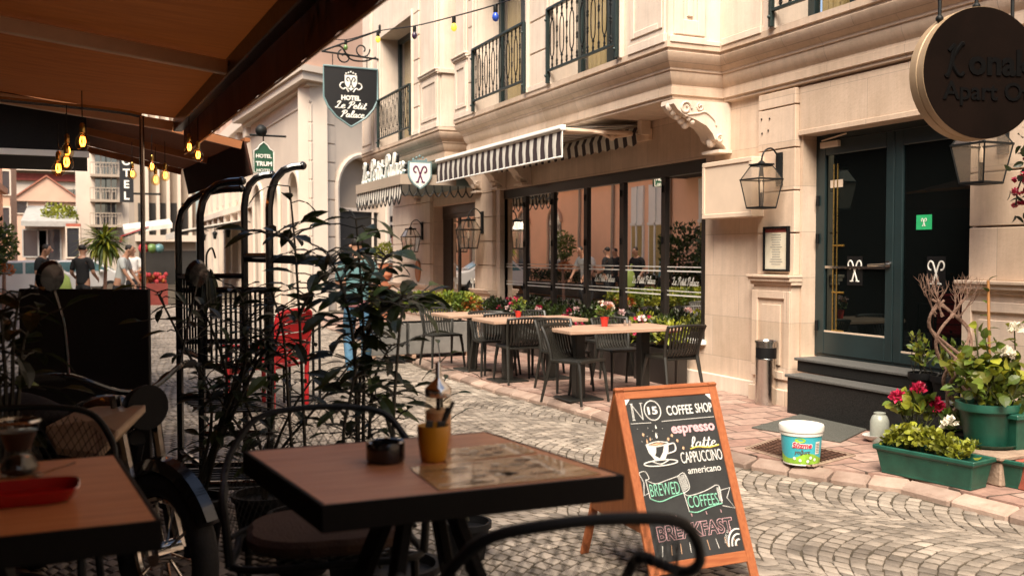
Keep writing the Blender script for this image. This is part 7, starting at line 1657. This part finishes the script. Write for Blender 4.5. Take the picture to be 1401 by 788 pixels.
# white building with balconies, vertical HOTEL sign
Y = 72; T = block('white_hotel', 'tall white building with stacked balconies at the end of the street', 104, 186, Y, -160, 'far_white', 10)
for k, py in enumerate((195, 228, 262, 296)):
    for px in (138, 152): 
        c = aty(px, py, Y); m = MB(); m.box(c.x-.36, c.x+.36, Y-.05, Y-.004, c.z-.9, c.z+.9); f = m.build('window', 'farpane', T)
        g = MB(); g.bar((c.x-.36, Y-.07, c.z), (c.x+.36, Y-.07, c.z), .06, .06); g.bar((c.x, Y-.07, c.z-.9), (c.x, Y-.07, c.z+.9), .06, .06); g.build('glazing_bar', 'far_white', f)
    c = aty(145, py+13, Y); m = MB(); m.box(c.x-1.0, c.x+1.0, Y-1.0, Y-.004, c.z-.12, c.z+.05); [m.box(c.x-1.0+.2*i-.02, c.x-1.0+.2*i+.02, Y-1.0, Y-.96, c.z+.05, c.z+.8) for i in range(11)]; m.box(c.x-1.0, c.x+1.0, Y-1.02, Y-.94, c.z+.8, c.z+.86); m.build('balcony', 'far_beige', T)
a, b = aty(163, 196, 52), aty(183, 277, 52); T = thing('vertical_hotel_sign', 'vertical black sign spelling hotel in white letters', 'sign', ((a.x+b.x)/2, 52, b.z)); m = MB(); m.box(a.x, b.x, 52, 52.25, b.z, a.z); m.build('board', 'sign_black', T, bevel=.01)
m = MB(); hh = (a.z-b.z)
for i, ch_ in enumerate('HOTEL'): put(m, fit(text_geo(ch_, .5, .01, .012), h=hh*.135), ((a.x+b.x)/2, 51.985, a.z-hh*(.11+.195*i)), (1, 0, 0), (0, 0, 1))
m.build('lettering', 'sign_white', T); m = MB(); m.box(b.x-.05, b.x+1.3, 52.1, 52.2, a.z-.5, a.z-.4); m.box(b.x-.05, b.x+1.3, 52.1, 52.2, b.z+.4, b.z+.5); m.build('bracket', 'iron', T)
# houses closing the view
block('gabled_house', 'cream gabled house with few small windows', 20, 108, 84, 276, 'far_pink', 9, [(72, 276, .9, 1.1), (30, 283, .7, 1.0), (48, 300, .7, 1.0), (85, 300, .7, 1.0)], roof=1.9)
T = block('long_house', 'long white building with a dark red band on the hill', -60, 120, 112, 222, 'far_white', 10, [(60+9*i, 266, .55, 1.0) for i in range(6)]+[(28+16*i, 222, .9, .9) for i in range(0)])
a, b = aty(-60, 245, 111.9), aty(120, 226, 111.9); m = MB(); m.box(a.x, b.x, 111.6, 111.96, aty(0, 246, 111.9).z, aty(0, 236, 111.9).z); m.build('red_band', 'far_red', T); m = MB(); m.box(a.x, b.x, 110.8, 111.96, aty(0, 233, 111.9).z, aty(0, 229, 111.9).z); m.build('ledge', 'far_white', T)
T = block('low_shop', 'low shop with a grey roof and dark openings', 34, 100, 62, 303, 'far_white', 6, [(48, 333, 1.2, 1.5), (68, 335, 1.1, 1.8)], 'far_grey')
a, b = aty(30, 303, 62), aty(104, 303, 62); m = MB(); m.hexa([V((a.x, 61, a.z-.3)), V((b.x, 61, a.z-.3)), V((b.x, 68, a.z+.9)), V((a.x, 68, a.z+.9))], [V((a.x, 61, a.z)), V((b.x, 61, a.z)), V((b.x, 68, a.z+1.2)), V((a.x, 68, a.z+1.2))]); m.build('roof', 'far_grey', T)
T = block('red_kiosk', 'narrow orange red kiosk beside the low shop', 90, 110, 58, 306, 'leafrust' if False else 'redbrick', 3, [(100, 332, .6, 1.6)]); 
T = block('pink_house', 'plain pink house at the left end of the street', -70, 14, 66, 180, 'salmon2', 6, [(3, 300, .8, 1.4), (3, 250, .8, 1.4)])
# tree, bush, cars
def strap_tree(lab, px, py, d, r, n=150):
    p = atd(px, py, d); T = thing('palm_tree', lab, 'tree', (p.x, p.y, 0)); m = MB(); m.lathe([(.22, 0), (.28, .45), (.30, .45), (.25, .42), (.01, .42)], 16); m.build('pot', 'terracotta', T, local=True, smooth=True); m = MB(); m.tube([(0, 0, .4), (.04, 0, p.z*.6), (0, 0, p.z)], [.06, .05, .04], 8); m.build('trunk', 'bark', T, local=True, smooth=True)
    m = MB()
    for k in range(n):
        dd = rdir(-.5); b = V((0, 0, p.z))+dd*.12*r; m.leaf(b+rdir()*.1*r, dd, r*rp_.uniform(.7, 1.25), .085*r+.02, None, .3, .75, 0 if rp_.random() < .45 else 1, None, 4)
    m.build('crown', ['leafbright', 'leafmid'], T, local=True); return T
strap_tree('bright strap leaved palm tree in a pot behind the men', 142, 333, 28, .62, 240)
p = gnd(4, 27); T = thing('street_tree', 'small leafy tree with orange blossom at the left edge of the street', 'tree', p); m = MB(); foliage(m, (0, 0, 1.9), (.42, .45, .62), 700, .10, .07, 0, -1, .3, 3, .3, 8); foliage(m, (.05, -.2, 1.15), (.25, .25, .25), 160, .08, .06, 1); m.build('crown', ['leafmid', 'leafrust'], T, local=True); m = MB(); m.tube([(0, 0, 0), (.02, 0, 1.0), (0, 0, 1.7)], [.06, .05, .03], 7); [m.tube([(0, 0, 1.2), (.25*cos(a), .25*sin(a), 1.9)], [.03, .012], 6) for a in (0, 2, 4)]; m.build('trunk', 'bark', T, local=True)
p = aty(82, 290, 60); T = thing('roof_shrub', 'yellow green shrub growing on the low shop roof', 'plant', (p.x, 63, p.z-1.2)); m = MB(); foliage(m, (0, 0, 1.0), (1.1, .9, .9), 600, .25, .16, 0, -1, .3, 3, .3, 6); m.build('foliage', 'leafbright', T, local=True); m = MB(); m.tube([(0, 0, -.3), (0, 0, .9)], .06, 6); m.build('trunk', 'bark', T, local=True)
def car(lab, loc, rz, paint):
    T = thing('parked_car', lab, 'car', loc, rz, 'cars parked down the street'); side = [(-2.05, .35), (-2.05, .72), (-1.95, .86), (-1.1, .95), (-.55, 1.42), (.75, 1.45), (1.45, 1.02), (2.0, .92), (2.1, .7), (2.1, .35)]
    m = MB(); m.prism(side, (0, .84, 0), (1, 0, 0), (0, 0, 1), (0, -1.68, 0)); m.build('body', paint, T, local=True, bevel=.07)
    m = MB()
    for s in (1, -1): m.prism([(-.95, .97), (-.5, 1.36), (.05, 1.37), (.05, .99)], (0, s*.843, 0), (1, 0, 0), (0, 0, 1), (0, s*.006, 0)); m.prism([(.13, .99), (.13, 1.37), (.68, 1.38), (1.25, 1.03)], (0, s*.843, 0), (1, 0, 0), (0, 0, 1), (0, s*.006, 0))
    m.hexa([V(p) for p in ((-1.10, -.72, .965), (-1.10, .72, .965), (-.58, .68, 1.40), (-.58, -.68, 1.40))], [V(p) for p in ((-1.12, -.72, .985), (-1.12, .72, .985), (-.60, .68, 1.42), (-.60, -.68, 1.42))]); m.hexa([V(p) for p in ((1.46, -.72, 1.035), (1.46, .72, 1.035), (.80, .68, 1.435), (.80, -.68, 1.435))], [V(p) for p in ((1.48, -.72, 1.05), (1.48, .72, 1.05), (.82, .68, 1.45), (.82, -.68, 1.45))]); m.build('window_glass', 'carteal', T, local=True)
    for x in (-1.3, 1.3):
        for s in (1, -1):
            m = MB(); m.lathe([(.12, -.1), (.30, -.1), (.33, -.06), (.33, .06), (.30, .1), (.12, .1)], 20, (x, s*.76, .33), mat=M4.Rotation(R(90), 3, 'X')); w = m.build('wheel', 'rubber', T, local=True, smooth=True, sharp=40); g = MB(); g.lathe([(.19, -.104), (.19, .104)], 16, (x, s*.76, .33), mat=M4.Rotation(R(90), 3, 'X')); g.build('rim', 'steel', w, local=True)
    for s in (1, -1):
        m = MB(); m.box(2.08, 2.115, s*.6-.16, s*.6+.16, .68, .8); m.build('headlight', 'chrome', T, local=True, bevel=.02); m = MB(); m.box(-2.08, -2.045, s*.62-.14, s*.62+.14, .68, .82); m.build('tail_light', 'far_red', T, local=True, bevel=.02)
        m = MB(); m.ball((.95, s*.93, 1.0), .10, 8, 6, sz=.7); m.build('side_mirror', paint, T, local=True, smooth=True)
    return T
car('white car with teal windows at the left end of the street', gnd(30, 33)+V((-.1, 0, 0)), R(8), 'carwhite')
car('white car behind the two men in black', gnd(95, 37), R(12), 'carwhite')
m = MB(); T = thing('fruit_stand', 'stall of red and orange goods beside the dark shop', 'stall', gnd(206, 31)); 
m.box(-.5, .5, -.3, .3, 0, .7); m.build('table', 'far_red', T, local=True); m = MB()
for k in range(60): m.ball((rp_.uniform(-.45, .45), rp_.uniform(-.25, .25), .76+.05*rp_.random()+.1*(k % 3)), .07, 6, 4, k % 2)
m.build('fruit_heap', ['redcloth', 'leafrust'], T, local=True, smooth=True)
# green hanging sign of the neighbouring hotel
a, b = aty(346, 198, 16.5), aty(375, 238, 16.5); zt = a.z; cx = (a.x+b.x)/2; hw = (b.x-a.x)/2; T = thing('green_hotel_sign', 'small green hanging sign with a curved top and gold letters', 'sign', (cx, 16.5, b.z))
out = [(-hw, b.z-zt), (hw, b.z-zt), (hw, -.10), (hw*.62, -.06), (hw*.42, .0), (0, .06), (-hw*.42, .0), (-hw*.62, -.06), (-hw, -.10)]
m = MB(); m.prism(out, (cx, 16.47, zt), (1, 0, 0), (0, 0, 1), (0, .06, 0)); m.build('board', 'sign_green', T); m = MB(); m.tube([(cx+p[0]*.95, 16.465, zt+p[1]*.96-.01) for p in out], .010, 5, closed=True)
put(m, fit(text_geo('HOTEL', .1, .003, .003), w=hw*1.5), (cx, 16.465, zt-.19), (1, 0, 0), (0, 0, 1)); put(m, fit(text_geo('TRUM', .1, .003, .004), w=hw*1.55), (cx, 16.465, zt-.32), (1, 0, 0), (0, 0, 1)); put(m, fit(text_geo('HOTEL', .06, .003, .001), w=hw*1.4, h=.05), (cx, 16.465, zt-.43), (1, 0, 0), (0, 0, 1)); m.build('lettering', 'sign_white', T)
m = MB(); m.tube([(cx, 16.5, zt+.06), (cx, 16.5, zt+.16)], .012, 5); m.tube([(cx-hw*1.3, 16.5, zt+.16), (cx+hw*2.2, 16.5, zt+.16)], .018, 6); m.ball((cx-hw*.2, 16.5, zt+.24), .10, 10, 7); m.build('bracket_and_lamp', 'iron', T, smooth=True)
# ------------------------------------------------------------------ camera, light, sky
cam = bpy.data.cameras.new('camera'); co = bpy.data.objects.new('camera', cam); COL.objects.link(co)
cam.sensor_width = 36; cam.lens = 36*FOC/1401; cam.clip_start = .05; cam.clip_end = 600
m = M4((RT, UP, -FW)).transposed().to_4x4(); m.translation = CAM; co.matrix_world = m
cam.dof.use_dof = True; cam.dof.focus_distance = 7.5; cam.dof.aperture_fstop = 2.8
SC.camera = co
SUN_AZ, SUN_EL = R(216), R(52)        # azimuth clockwise from +Y: the light comes from behind the camera
sl = bpy.data.lights.new('sun', 'SUN'); so = bpy.data.objects.new('sun', sl); COL.objects.link(so)
sl.energy = 3.6; sl.angle = R(36); sl.color = (1, .93, .84)
dv = V((sin(SUN_AZ)*cos(SUN_EL), cos(SUN_AZ)*cos(SUN_EL), sin(SUN_EL)))
so.rotation_euler = dv.to_track_quat('Z', 'Y').to_euler()
w = bpy.data.worlds.new('World'); SC.world = w; w.use_nodes = True
bgn = w.node_tree.nodes['Background']; sk = w.node_tree.nodes.new('ShaderNodeTexSky'); sk.sky_type = 'NISHITA'; sk.sun_disc = False
sk.sun_elevation = SUN_EL; sk.sun_rotation = SUN_AZ; sk.dust_density = 3; sk.ozone_density = .5; sk.air_density = 1.0
w.node_tree.links.new(sk.outputs[0], bgn.inputs[0]); bgn.inputs[1].default_value = .10
vs_ = SC.view_settings; vs_.view_transform = 'Standard'; vs_.look = 'None'; vs_.gamma = 1; vs_.use_curve_mapping = False
vs_.exposure = 1.2
vs_.use_white_balance = True; vs_.white_balance_temperature = 7050; vs_.white_balance_tint = 10
SC.cycles.max_bounces = 8; SC.cycles.transparent_max_bounces = 24; SC.cycles.use_denoising = True
SC.cycles.caustics_reflective = False; SC.cycles.caustics_refractive = False
